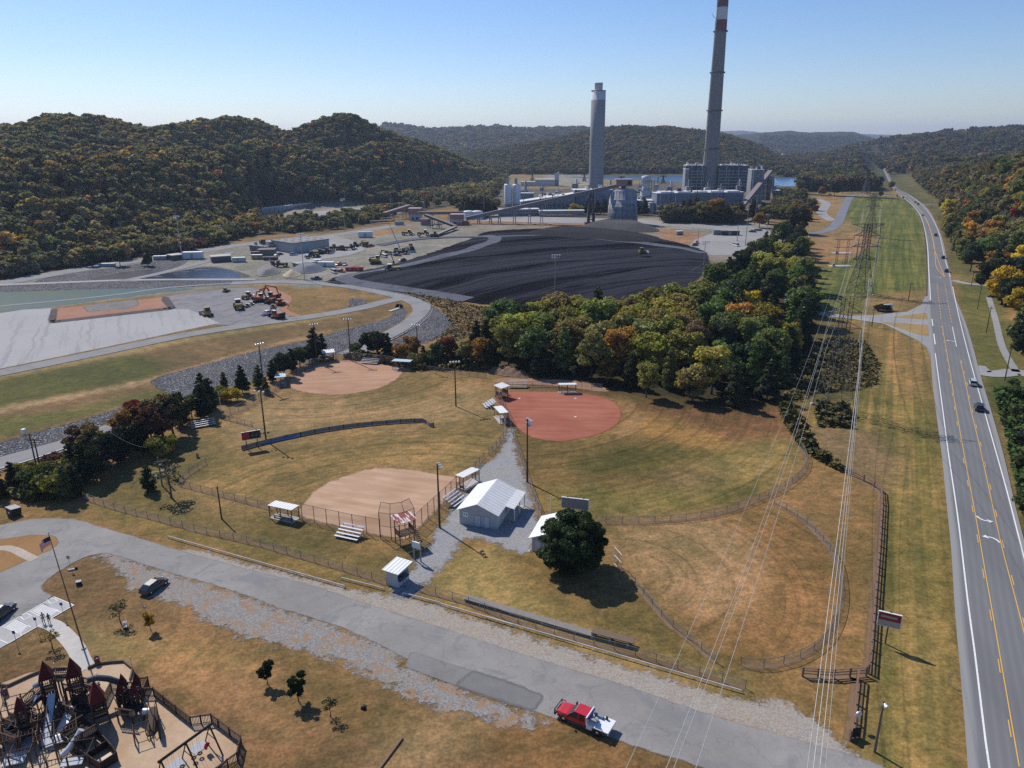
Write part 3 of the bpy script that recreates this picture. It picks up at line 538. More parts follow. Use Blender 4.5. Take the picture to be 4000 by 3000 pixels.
strip('side_road', [(1733, 507), (1780, 500), (1807, 485), (1821, 455), (1837, 425), (1859, 420), (1900, 420), (1940, 418)], 8, m_surface('blue_asphalt', (.17, .185, .21), (.21, .22, .24), .4, 6, .3, .5, .2).m, .12)
strip('side_road', [(1735, 508), (1732, 530), (1725, 560), (1715, 600), (1712, 640), (1740, 672)], 8, ROAD, .115)
strip('side_road', [(1765, 430), (1785, 440), (1775, 460), (1800, 478)], 9, ROAD, .11)
strip('side_road', [(2060, 606), (2090, 613), (2147, 617), (2200, 618)], 4.5, ROAD, .13)
strip('side_road', [(2104, 790), (2125, 806), (2160, 808), (2195, 804), (2230, 812)], 6, ROAD, .13)
strip('gravel_path', [(2195, 804), (2165, 750), (2150, 690), (2135, 640)], 2.2, ROAD, .13)
strip('side_road', [(1965, 428), (1985, 441), (2040, 440)], 5, ROAD, .13)
# painted lines
def m_paint(name, c):
    k = N(name, .7, .2); k.col(k.mix(k.ramp(k.noise(3, 4, .8), .4, .62, 0, .3), c, (.3, .3, .3))); return k.m
WHT, YEL = m_paint('white_road_paint', (.8, .8, .78)), m_paint('yellow_road_paint', (.75, .42, .06))
def pline(px, wd, mat, dash=None, z=.2, off=0., name='road_marking'):
    c = catmull([P(*p) for p in px], 10); s_ = np.concatenate([[0], np.cumsum(np.linalg.norm(np.diff(c, axis=0), axis=1))])
    t = np.gradient(c, axis=0); t /= np.linalg.norm(t, axis=1)[:, None]; nrm = np.stack([-t[:, 1], t[:, 0]], 1); c = c+nrm*off; m = MB()
    segs = [(0, s_[-1])] if not dash else [(a, min(a+dash[0], s_[-1])) for a in np.arange(0, s_[-1], dash[1])]
    for a, b in segs:
        ks = np.linspace(a, b, max(2, int((b-a)/6)+2)); X = np.interp(ks, s_, c[:, 0]); Y = np.interp(ks, s_, c[:, 1]); NX = np.interp(ks, s_, nrm[:, 0])*wd/2; NY = np.interp(ks, s_, nrm[:, 1])*wd/2
        n = len(ks); m.add([(X[i]-NX[i], Y[i]-NY[i], z) for i in range(n)]+[(X[i]+NX[i], Y[i]+NY[i], z) for i in range(n)], [(i, i+1, n+i+1, n+i) for i in range(n-1)])
    return tag(m.build(name, mat), kind='structure')
pline([(1944, 423), (1969, 441), (1989, 468), (2002, 523), (2006, 580), (2010, 649)], .3, WHT); pline([(2013, 690), (2015, 705)], .3, WHT); pline([(2017, 722), (2020, 745)], .3, WHT)
pline([(2020, 764), (2036, 885), (2049, 985), (2069, 1122), (2090, 1300), (2106, 1419), (2136, 1659), (2180, 1900)], .22, WHT)
pline([(1961, 420), (1989, 441), (2008, 463), (2027, 501), (2041, 560), (2053, 599)], .25, WHT); pline([(2058, 620), (2069, 675), (2094, 775), (2139, 935), (2174, 1060), (2212, 1207), (2240, 1300)], .22, WHT)
pline([(2057, 707), (2066, 750)], .2, WHT)
pline([(1903, 352), (1922, 392), (1934, 411), (1953, 422), (1975, 441), (1997, 468), (2011, 501), (2019, 540)], .35, YEL)
YL = [(2035, 705), (2049, 785), (2061, 862), (2065, 885), (2085, 997), (2106, 1110), (2129, 1244), (2139, 1300), (2165, 1450), (2201, 1659)]
YR = [(2074, 780), (2084, 820), (2096, 883), (2110, 940), (2129, 1025), (2161, 1172), (2193, 1295), (2230, 1440)]
pline([(2024, 613), (2033, 693)], .2, YEL, (3, 6)); pline([(2041, 614), (2055, 697)], .2, YEL, (3, 6))
pline(YL, .13, YEL); pline(YL, .13, YEL, (3, 12), off=.3 if P(*YL[0]).x < 0 else -.3); pline(YR, .13, YEL); pline(YR, .13, YEL, (3, 12), off=.3)
pline([(2019, 540), (2022, 575), (2032, 590), (2041, 600)], .25, YEL); pline([(2019, 540), (2029, 570), (2041, 600)], .25, YEL)
for i in range(9):
    t = i/9; y = 546+t*42; pline([(2019.5+t*4, y), (2021+t*16, y+.5)], .22, YEL)
def arrow(px, flip, rz):
    m = MB(); c = [(-.8, 1.6), (-.7, .7), (-.4, .1), (.1, -.2), (.35, -.25)]; wv = .14
    for i in range(4):
        (x0, y0), (x1, y1) = c[i], c[i+1]; m.add([(x0-wv, y0-wv*.6, 0), (x0+wv, y0+wv*.6, 0), (x1+wv, y1+wv*.9, 0), (x1-wv, y1-wv*.9, 0)], [(0, 1, 2, 3)])
    m.add([(.35, -.85, 0), (1.15, -.3, 0), (.35, .45, 0)], [(0, 1, 2)])
    tag(m.build('road_marking', WHT, None, P(px[0], px[1], .21), (0, 0, rz)), kind='structure')
arrow((2129, 1124), 0, -.12); arrow((2139, 1161), 1, math.pi-.12); arrow((2052, 736), 0, math.pi-.1); arrow((2028, 599), 0, -.1)

# ---- park roads, lots, infields
S('gravel_shoulder', [(420, 1188), (560, 1226), (640, 1243), (760, 1275), (850, 1288), (900, 1296), (1000, 1330), (1106, 1362), (1250, 1412), (1400, 1455), (1500, 1487), (1600, 1512), (1650, 1515), (1690, 1515), (1790, 1580), (1860, 1640), (1950, 1690), (1900, 1700), (1659, 1595), (1393, 1510), (1106, 1420), (878, 1345), (640, 1270), (400, 1205)], GR2, .03, res=.5)
S('gravel_lot', [(205, 1203), (240, 1196), (300, 1215), (375, 1240), (450, 1262), (553, 1297), (700, 1345), (760, 1370), (850, 1405), (870, 1435), (990, 1488), (1106, 1530), (1180, 1560), (1130, 1570), (1050, 1550), (950, 1530), (880, 1500), (830, 1478), (760, 1440), (640, 1402), (560, 1386), (500, 1362), (430, 1330), (390, 1308), (310, 1282), (275, 1258), (235, 1215)], GR, .035, res=.5)
S('park_road', [(-150, 1150), (0, 1135), (75, 1121), (160, 1122), (210, 1137), (275, 1155), (362, 1182), (450, 1207), (553, 1235), (653, 1259), (728, 1283), (788, 1304), (878, 1332), (978, 1364), (1106, 1407), (1231, 1446), (1318, 1471), (1393, 1497), (1481, 1527), (1581, 1559), (1659, 1580), (1784, 1617), (1884, 1646), (1960, 1680), (2100, 1720), (2100, 1780), (1700, 1730), (1518, 1659), (1331, 1599), (1230, 1562), (1106, 1523), (990, 1484), (880, 1425), (743, 1357), (603, 1314), (553, 1294), (450, 1260), (375, 1240), (250, 1200), (217, 1196), (175, 1207), (140, 1227), (112, 1245), (90, 1267), (98, 1280), (112, 1290), (60, 1322), (0, 1355), (-150, 1440)], AS, .06, res=.7, smooth=2)
S('asphalt_patch', [(888, 1408), (953, 1429), (1106, 1476), (1173, 1504), (1156, 1535), (1106, 1523), (990, 1484), (875, 1441)], ASD, .07, res=.4, smooth=0, margin=.3)
S('asphalt_patch', [(1020, 1450), (1106, 1477), (1173, 1504), (1156, 1535), (1106, 1523), (985, 1482)], m_surface('darker_asphalt', (.175, .172, .168), (.205, .2, .195), .5, 8, .5, .6, .3).m, .08, res=.4, smooth=0, margin=.3)
S('traffic_island', [(-150, 1178), (0, 1166), (60, 1157), (105, 1157), (124, 1165), (120, 1182), (70, 1205), (0, 1237), (-150, 1290)], m_surface('rusty_island_grass', (.27, .145, .055), (.33, .19, .08), 1., 5, .2, .8, .15).m, .08, res=.4, smooth=2)
strip('footpath', [(-100, 1200), (0, 1185), (30, 1188), (55, 1200), (75, 1210)], 1.6, m_surface('pale_dirt', (.42, .36, .29), (.48, .42, .35), 1., 5, .2, .8, .15).m, .09)
S('gravel_path', [(850, 1285), (880, 1238), (915, 1195), (945, 1150), (975, 1110), (1005, 1065), (1040, 1010), (1075, 985), (1090, 955), (1097, 925), (1108, 930), (1112, 975), (1132, 1030), (1150, 1090), (1160, 1120), (1155, 1170), (1120, 1195), (1060, 1170), (1010, 1165), (965, 1210), (925, 1255), (885, 1290)], m_gravel('park_gravel', (.2, .205, .215), (.34, .345, .35), 2.4, .4, .6), .035, res=.5)
def m_infield(name, c1, c2, rot, amp=1.1, st=.12):
    k = N(name, .97, .1); v = k.map((st, 1, 1), rot); a = k.noise(.55, 4, .65, vec=v, dist=.4); b = k.noise(.07, 4, .6, dist=.8); f = k.noise(5, 3, .8)
    c = k.mix(k.ramp(a, .42, .62, 0, .9), c1, c2); c = k.mix(k.ramp(b, .42, .62, 0, .7), c, k.mix(1., c, (.82, .76, .72), 'MULTIPLY')); c = k.mix(k.ramp(k.noise(.3, 5, .8), .58, .7, 0, .35), c, (.3, .24, .13))
    c = k.mix(f, k.mix(1., c, (.92, .92, .92), 'MULTIPLY'), k.mix(1., c, (1.08, 1.08, 1.08), 'MULTIPLY')); k.col(c); k.bump(a, .2, .08); k.alpha_edge(amp, .5, .25); return k.m
S('infield', [(652, 1116), (653, 1092), (673, 1070), (703, 1045), (753, 1027), (790, 1015), (828, 1011), (903, 1017), (965, 1028), (990, 1034), (985, 1055), (978, 1065), (943, 1100), (915, 1128), (888, 1155), (875, 1165), (823, 1157), (740, 1137)], m_infield('tan_infield_dirt', (.45, .29, .19), (.53, .37, .245), -ang((700, 1050), (950, 1085))), .03, res=.5, smooth=2)
S('infield', [(622, 828), (640, 812), (680, 790), (720, 781), (760, 779), (820, 785), (862, 796), (869, 804), (855, 820), (820, 838), (770, 849), (710, 853), (650, 845), (630, 838)], m_infield('pale_red_infield_dirt', (.4, .235, .15), (.46, .29, .19), -ang((640, 822), (860, 815))), .03, res=.5, smooth=2)
S('infield', [(1072, 852), (1090, 847), (1170, 846), (1230, 848), (1290, 855), (1328, 870), (1342, 890), (1335, 913), (1300, 935), (1240, 950), (1200, 953), (1150, 945), (1118, 925), (1095, 900), (1080, 875)], m_infield('red_infield_clay', (.33, .115, .075), (.38, .15, .1), -ang((1110, 900), (1330, 905)), .3), .03, res=.5, smooth=2)
S('playground_mulch', [(-150, 1480), (0, 1478), (60, 1455), (140, 1440), (200, 1440), (265, 1430), (288, 1450), (285, 1470), (330, 1487), (345, 1505), (408, 1548), (455, 1545), (520, 1590), (522, 1640), (470, 1659), (380, 1750), (-150, 1800)], m_surface('wood_mulch', (.45, .31, .2), (.54, .4, .27), 1., 6, .15, .5, .1, bump=.5).m, .04, res=.4, smooth=0, margin=.3)
CONC = m_surface('pale_concrete', (.48, .46, .42), (.55, .53, .49), .8, 6, .05, .5, .08)
strip('footpath', [(95, 1345), (118, 1353), (145, 1377), (165, 1402), (178, 1430), (188, 1446)], 2.2, CONC.m, .07)
S('ada_parking', [(117, 1290), (160, 1308), (18, 1391), (-60, 1437), (-150, 1400), (0, 1355)], m_surface('ada_concrete', (.4, .4, .39), (.46, .45, .44), .8, 6, .05, .5, .08).m, .075, res=.4, smooth=0, margin=.2)
for a, b in [((117, 1290), (160, 1308)), ((160, 1308), (18, 1391)), ((117, 1290), (0, 1357)), ((92, 1304), (132, 1324)), ((65, 1321), (105, 1341)), ((33, 1337), (66, 1355)), ((8, 1355), (50, 1373)), ((0, 1383), (18, 1391)), ((101, 1297), (118, 1294)), ((118, 1294), (125, 1299)), ((101, 1297), (110, 1305)), ((110, 1305), (125, 1299)), ((43, 1332), (58, 1326)), ((58, 1326), (69, 1331)), ((43, 1332), (52, 1340)), ((52, 1340), (69, 1331))]:
    pline([a, b], .12, WHT, z=.09)
for k_ in range(9):
    t = k_/9; pline([(92-26*t+2, 1305+16*t), (131-26*t-4, 1320+18*t)], .11, WHT, z=.09); pline([(33-25*t+3, 1338+17*t), (65-20*t-3, 1352+20*t)], .11, WHT, z=.09)

# ================================================================ trees
def m_leaf(name, inst):
    k = N(name, .9, .12); t = k.t; t.nodes.remove(k.b)
    if inst: base = k.attr('tint', 'INSTANCER').outputs['Color']
    else: base = k.n('ObjectInfo').outputs['Color']
    isl = k.geo.outputs['Random Per Island']; nz = k.noise(.28, 3, .7)
    hsv = k.n('HueSaturation'); k.set(hsv.inputs['Color'], base)
    k.set(hsv.inputs['Hue'], k.ramp(k.math('ADD', isl, k.math('MULTIPLY', nz, .6)), .2, 1.4, .478, .53)); k.set(hsv.inputs['Value'], k.math('MULTIPLY', k.ramp(isl, 0, 1, .6, 1.45), k.ramp(nz, .3, .7, .8, 1.2)))
    c = hsv.outputs[0]; d = k.n('BsdfDiffuse'); k.set(d.inputs[0], c); tr = k.n('BsdfTranslucent'); k.set(tr.inputs[0], k.mix(1., c, (1.1, 1.2, .5), 'MULTIPLY'))
    g = k.n('BsdfGlossy'); g.inputs['Roughness'].default_value = .45; g.inputs['Color'].default_value = (.9, .95, 1, 1)
    m1 = k.n('MixShader'); m1.inputs[0].default_value = .36; t.links.new(d.outputs[0], m1.inputs[1]); t.links.new(tr.outputs[0], m1.inputs[2])
    m2 = k.n('MixShader'); m2.inputs[0].default_value = .008; t.links.new(m1.outputs[0], m2.inputs[1]); t.links.new(g.outputs[0], m2.inputs[2])
    t.links.new(m2.outputs[0], k.out.inputs[0]); return k.m
LEAF, LEAFI = m_leaf('foliage', False), m_leaf('forest_foliage', True)
BARK = simple('bark', (.09, .07, .055), .95)
def cards(cen, nrm, size, rng):
    """one small leaf cluster quad per centre, tilted at random round its normal"""
    n = len(cen); u = rng.normal(size=(n, 3)); nn = nrm+rng.normal(size=(n, 3))*.55; nn /= np.linalg.norm(nn, axis=1)[:, None]
    u -= nn*(u*nn).sum(1)[:, None]; u /= np.linalg.norm(u, axis=1)[:, None]; v = np.cross(nn, u)
    s_ = (size*rng.uniform(.6, 1.35, n))[:, None]; a = rng.uniform(.6, 1.2, n)[:, None]
    V = np.stack([cen-u*s_-v*s_*a*.6, cen+u*s_*.7-v*s_*a, cen+u*s_+v*s_*a*.7, cen-u*s_*.6+v*s_*a], 1).reshape(-1, 3)
    return V, np.arange(4*n).reshape(n, 4)
def ico(sub):
    bm = bmesh.new(); bmesh.ops.create_icosphere(bm, subdivisions=sub, radius=1); V = np.array([v.co[:] for v in bm.verts]); F = np.array([[v.index for v in f.verts] for f in bm.faces]); bm.free(); return V, F
ICO1, ICO2 = ico(1), ico(2)
def crown_mesh(name, kind, ncard, csize, seed, H=1., mat=None, core=True):
    """unit tree: crown spans z 0.2..1, radius about 0.32 (scaled later)"""
    r = np.random.default_rng(seed); lobes = []
    if kind == 'broad':
        n = 24
        for i in range(n):
            z = r.uniform(.27, .88); rad = .30*math.sin(math.pi*min(1, (z-.1)/.95))**.7; th = i*2.4+r.uniform(-.4, .4); q = rad*math.sqrt(r.uniform(.25, 1))
            lobes.append((q*math.cos(th), q*math.sin(th), z, r.uniform(.07, .135)))
        lobes.append((0, 0, .55, .22)); lobes.append((.02, 0, .8, .15))
    elif kind == 'oak':
        for i in range(64):
            u = r.uniform(-1, 1); z = .48+.44*u; rad = .36*math.sqrt(max(0, 1-u*u*.85))*r.uniform(.78, 1.04); th = i*2.4+r.uniform(-.3, .3); lobes.append((rad*math.cos(th), rad*math.sin(th), z, r.uniform(.05, .095)))
        lobes += [(0, 0, .45, .28), (0, 0, .62, .24)]
    elif kind == 'pine':
        for i in range(22):
            z = .18+.8*i/21; rad = .22*(1-z)**.75+.015; th = i*2.4; q = rad*.75; lobes.append((q*math.cos(th), q*math.sin(th), z-.02, .035+.1*(1-z)))
        lobes.append((0, 0, .45, .13)); lobes.append((0, 0, .68, .08))
    elif kind == 'tallpine':
        for i in range(14):
            z = .5+.48*i/13; rad = .15*math.sin(math.pi*min(1, (z-.4)/.66))**.6; th = i*2.4; lobes.append((rad*math.cos(th)*.8, rad*math.sin(th)*.8, z, r.uniform(.05, .08)))
        lobes.append((0, 0, .72, .1))
    elif kind == 'cedar':
        for i in range(16):
            z = .1+.85*i/15; rad = .17*math.sin(math.pi*min(1, (1.02-z)*.85))**.8; th = i*2.4; lobes.append((rad*.5*math.cos(th), rad*.5*math.sin(th), z, .05+.07*(1-z)))
        lobes.append((0, 0, .4, .15))
    elif kind == 'bush':
        for i in range(11):
            th = i*2.4; q = .36*math.sqrt(r.uniform(0, 1)); lobes.append((q*math.cos(th), q*math.sin(th), r.uniform(.25, .68), r.uniform(.18, .28)))
    elif kind == 'small':
        for i in range(14):
            th = i*2.4; z = r.uniform(.42, .9); q = .27*math.sqrt(r.uniform(0.05, 1)); lobes.append((q*math.cos(th), q*math.sin(th), z, r.uniform(.07, .14)))
        lobes.append((0, 0, .62, .17))
    elif kind == 'sapling':
        for i in range(9):
            th = i*2.4; z = r.uniform(.42, .9); q = .2*math.sqrt(r.uniform(0.1, 1)); lobes.append((q*math.cos(th), q*math.sin(th), z, r.uniform(.07, .12)))
    L = np.array(lobes); w_ = L[:, 3]**2; w_ /= w_.sum(); Vs, Fs, off = [], [], 0; pick = r.choice(len(L), ncard, p=w_)
    d = r.normal(size=(ncard, 3)); d[:, 2] = np.abs(d[:, 2])*.9-.35*r.random(ncard); d /= np.linalg.norm(d, axis=1)[:, None]
    rr = L[pick, 3][:, None]*r.uniform(.8, 1.22, (ncard, 1)); sq = np.array([1, 1, .85]); cen = L[pick, :3]+d*rr*sq
    V, F = cards(cen, d, np.full(ncard, csize), r); Vq = [V]; Fq = [F]; off = len(V)
    if core:
        iv, jf = ICO1; tri = []
        for l in lobes:
            s_ = l[3]*(.8+.15*r.normal(size=(len(iv), 1))*.5); vv = np.array(l[:3])+iv*s_*sq; Vq.append(vv); tri.append(jf+off); off += len(vv)
        T = np.concatenate(tri); T4 = np.concatenate([T, T[:, 2:3]], 1)
    V = np.concatenate(Vq)*H; me = bpy.data.meshes.new(name); F = Fq[0]; nq = len(F); nt_ = len(T) if core else 0
    me.vertices.add(len(V)); me.vertices.foreach_set('co', V.astype(np.float32).ravel())
    li = F.ravel() if not core else np.concatenate([F.ravel(), T.ravel()]); me.loops.add(len(li)); me.loops.foreach_set('vertex_index', li.astype(np.int32))
    ls = np.arange(nq)*4 if not core else np.concatenate([np.arange(nq)*4, nq*4+np.arange(nt_)*3]); me.polygons.add(nq+nt_); me.polygons.foreach_set('loop_start', ls.astype(np.int32)); me.update(calc_edges=True)
    me.materials.append(mat or LEAF); return me
def trunk_mesh(name, h=.6, r=.02, limbs=5, seed=1, top=.75):
    rr = random.Random(seed); m = MB(); pts = [(0, 0, 0), (.01, .005, h*.3), (-.008, .01, h*.65), (0, 0, top)]
    m.path(pts, r, 7, [r*1.3, r, r*.8, r*.35])
    for i in range(limbs):
        z = h*(.45+.5*i/limbs); th = i*2.4+rr.random(); q = .2; m.path([(0, 0, z), (q*.5*math.cos(th), q*.5*math.sin(th), z+.09), (q*math.cos(th), q*math.sin(th), z+.15)], r, 5, [r*.5, r*.35, r*.15])
    me = m.mesh(name); me.materials.append(BARK); return me
TM = {'small': trunk_mesh('trunk_mesh', .6, .02, 4, top=.7), 'broad': trunk_mesh('trunk_mesh'), 'pine': trunk_mesh('trunk_mesh', .5, .014, 3, top=.9), 'tallpine': trunk_mesh('trunk_mesh', .75, .011, 3, top=.85), 'cedar': trunk_mesh('trunk_mesh', .4, .018, 2, top=.7),
      'bush': trunk_mesh('trunk_mesh', .35, .02, 4, top=.45), 'sapling': trunk_mesh('trunk_mesh', .6, .016, 6, top=.7)}
CM = {}
for kd, nc, cs, var in (('broad', 2600, .024, 4), ('pine', 2200, .021, 2), ('tallpine', 1500, .022, 2), ('cedar', 2600, .016, 2), ('bush', 1800, .04, 2), ('sapling', 420, .02, 3), ('small', 1500, .03, 3)):
    CM[kd] = [crown_mesh(kd+'_crown', kd, nc, cs, 100+i*7+len(kd), core=kd != 'sapling') for i in range(var)]
def tree(name, loc, h, kind, col, label, group, wid=1., seed=0, cat='tree'):
    r = random.Random(seed*31+int(loc[0]*7)+int(loc[1]*3)); t = empty(name, loc, r.uniform(0, 6.28), label, cat, group); t.scale = (h*wid, h*wid, h)
    c = link('crown', r.choice(CM[kind]), None, t); c.color = (col[0], col[1], col[2], 1); link('trunk', TM[kind], None, t); return t
GREEN, OLIVE, DKG, YG, YEL_, ORG, RED, BRN, MAR = (.085, .1, .034), (.17, .145, .05), (.034, .044, .022), (.22, .195, .045), (.42, .28, .035), (.3, .15, .05), (.19, .04, .028), (.18, .125, .065), (.11, .048, .034)
CNAME = {GREEN: 'green', OLIVE: 'olive', DKG: 'dark green', YG: 'yellow green', YEL_: 'golden yellow', ORG: 'orange', RED: 'deep red', BRN: 'brownish', MAR: 'maroon'}
ORD = ['first', 'second', 'third', 'fourth', 'fifth', 'sixth', 'seventh', 'eighth', 'ninth', 'tenth', 'eleventh', 'twelfth', 'thirteenth', 'fourteenth', 'fifteenth', 'sixteenth', 'seventeenth', 'eighteenth', 'nineteenth', 'twentieth']
TENS = {2: 'twent', 3: 'thirt', 4: 'fort', 5: 'fift', 6: 'sixt', 7: 'sevent', 8: 'eight'}
def ordn(i):
    n = i+1
    return ORD[i] if n <= 20 else (TENS[n//10]+'ieth' if n % 10 == 0 else TENS[n//10]+'y-'+ORD[n % 10-1])
def poisson(poly, sp, rng, maxn=400):
    lo, hi = poly.min(0), poly.max(0); pts = []; n = 0
    while n < 6000 and len(pts) < maxn:
        p = lo+rng.random(2)*(hi-lo); n += 1
        if sdf(np.array([p[0]]), np.array([p[1]]), poly)[0] < 0: continue
        if all((p[0]-q[0])**2+(p[1]-q[1])**2 > sp*sp for q in pts): pts.append(p)
    return pts
def pxof(v):
    d = CR.T @ (np.array(v)-np.array([0, 0, CH])); return CXP+FPX*d[0]/-d[2], CYP-FPX*d[1]/-d[2]
def wood(px, sp, hfun, kindf, colf, name, where, group, rows, seed, terrain=False):
    rng = np.random.default_rng(seed); pts = poisson(wpoly(px, 0), sp, rng); 
    pts.sort(key=lambda p: p[1]); per = math.ceil(len(pts)/rows); n = 0
    RN = ['front row', 'second row', 'third row', 'fourth row', 'fifth row', 'sixth row', 'seventh row', 'eighth row', 'ninth row', 'tenth row', 'back row']
    for r in range(rows):
        row = sorted(pts[r*per:(r+1)*per], key=lambda p: p[0]/p[1])
        for i, p in enumerate(row):
            z = hz(p[0], p[1]) if terrain else 0.; u, v = pxof((p[0], p[1], z)); h = hfun(u, v, rng); kd = kindf(u, v, rng); c = colf(u, v, rng, kd)
            rn = RN[r] if r < rows-1 else 'back row'
            kn = {'broad': 'broadleaf tree', 'pine': 'conifer', 'tallpine': 'tall pine', 'cedar': 'cedar', 'bush': 'bushy tree'}[kd]
            vr = rng.uniform(.9, 1.15, 3)*rng.uniform(1.15, 1.75)
            tree({'broad': 'broadleaf_tree', 'pine': 'pine_tree', 'tallpine': 'pine_tree', 'cedar': 'cedar_tree', 'bush': 'bushy_tree'}[kd], (p[0], p[1], z-.2), h, kd, tuple(np.array(c)*vr),
                f'{CNAME[c]} {kn} in the {rn} of {where}, {ordn(i)} from left', group, rng.uniform(.9, 1.25) if kd == 'broad' else rng.uniform(.9, 1.3), n); n += 1
def near(u, v, lst, R):
    for (a, b, c) in lst:
        if abs(u-a) < R and abs(v-b) < R*.8: return c
# the wood between ball fields and coal pile
SPEC = [(1300, 812, ORG), (1345, 800, ORG), (1455, 838, RED), (1425, 835, RED), (1580, 800, YEL_), (1600, 760, ORG), (1560, 740, YEL_), (1620, 820, YEL_), (1555, 860, BRN), (1270, 830, OLIVE), (1610, 700, YEL_), (1040, 760, ORG), (1580, 850, YEL_)]
def wcol(u, v, rng, kd):
    s = near(u, v, SPEC, 17)
    if kd in ('pine', 'cedar', 'tallpine'): return DKG if rng.random() < .6 else GREEN
    if s and rng.random() < .9: return s
    if u < 1520: return [OLIVE, GREEN, OLIVE, YG, BRN, OLIVE, ORG][rng.choice(7, p=[.25, .12, .15, .3, .1, .07, .01])]
    return [GREEN, YG, OLIVE, DKG][rng.choice(4, p=[.4, .25, .15, .2])]
def wkind(u, v, rng):
    if u > 1640: return ['pine', 'broad'][int(rng.random() < .3)]
    if v > 835 or u < 1090: return ['pine', 'cedar', 'broad'][rng.choice(3, p=[.3, .25, .45])]
    return 'broad' if rng.random() < .86 else 'pine'
wood([(1062, 742), (1080, 790), (1140, 815), (1200, 800), (1280, 830), (1350, 856), (1480, 866), (1600, 880), (1690, 870), (1745, 800), (1755, 735), (1560, 690), (1480, 695), (1350, 700), (1230, 715), (1120, 735)], 8.2,
     lambda u, v, r: r.uniform(13, 16.5) if v < 820 else r.uniform(9, 14.5), wkind, wcol, 'wood', 'the infield wood', 'trees of the wood by the ball fields', 8, 5)
wood([(1480, 700), (1560, 690), (1752, 732), (1765, 690), (1745, 670), (1738, 640), (1722, 600), (1735, 560), (1728, 530), (1650, 550), (1605, 588), (1545, 640)], 9.5,
     lambda u, v, r: r.uniform(13, 17), lambda u, v, r: ['pine', 'broad', 'tallpine'][r.choice(3, p=[.3, .55, .15])], wcol, 'wood', 'the plant road wood', 'trees of the strip beside the plant road', 6, 6)
# woods on the slope right of the highway
def rcol(u, v, rng, kd):
    if kd != 'broad': return DKG if rng.random() < .5 else GREEN
    return [DKG, GREEN, OLIVE, YG, ORG, RED, BRN, YEL_][rng.choice(8, p=[.2, .3, .2, .1, .07, .02, .08, .03])]
wood([(2068, 560), (2085, 585), (2125, 590), (2150, 640), (2175, 680), (2205, 760), (2218, 800), (2290, 800), (2330, 640), (2250, 500), (2150, 470), (2080, 465), (2040, 470), (2045, 510)], 10.,
     lambda u, v, r: r.uniform(12, 18), lambda u, v, r: 'broad' if r.random() < .85 else 'pine', rcol, 'wood', 'the highway slope wood', 'trees on the slope right of the highway', 8, 8, True)
for px, py, h, kd, c, lb in [(2140, 640, 17, 'broad', DKG, 'large dark leaning broadleaf tree at the road bend right of the highway'), (2196, 700, 14, 'broad', YEL_, 'yellowing tree at the right picture edge above the grass bank'),
    (2185, 665, 13, 'broad', DKG, 'dark rounded tree right of the highway beside the driveway'), (2216, 760, 10, 'broad', OLIVE, 'olive tree cut by the right picture edge'), (2170, 650, 12, 'cedar', DKG, 'narrow dark cedar behind the driveway right of the highway')]:
    tree('broadleaf_tree', P3(px, py), h, kd, c, lb, 'trees on the slope right of the highway', 1.15)
for i, (px, py, h, c) in enumerate([(2200, 860, 4, GREEN), (2210, 910, 5, GREEN), (2206, 960, 3.5, DKG), (2214, 1010, 4, GREEN), (2225, 1100, 4, GREEN), (2190, 835, 2.5, GREEN)]):
    tree('roadside_shrub', P(px, py), h, 'bush', c, f'green shrub on the bank right of the highway, {ordn(i)} from the top of the bank', 'shrubs right of the highway', 1.2, i, 'shrub')
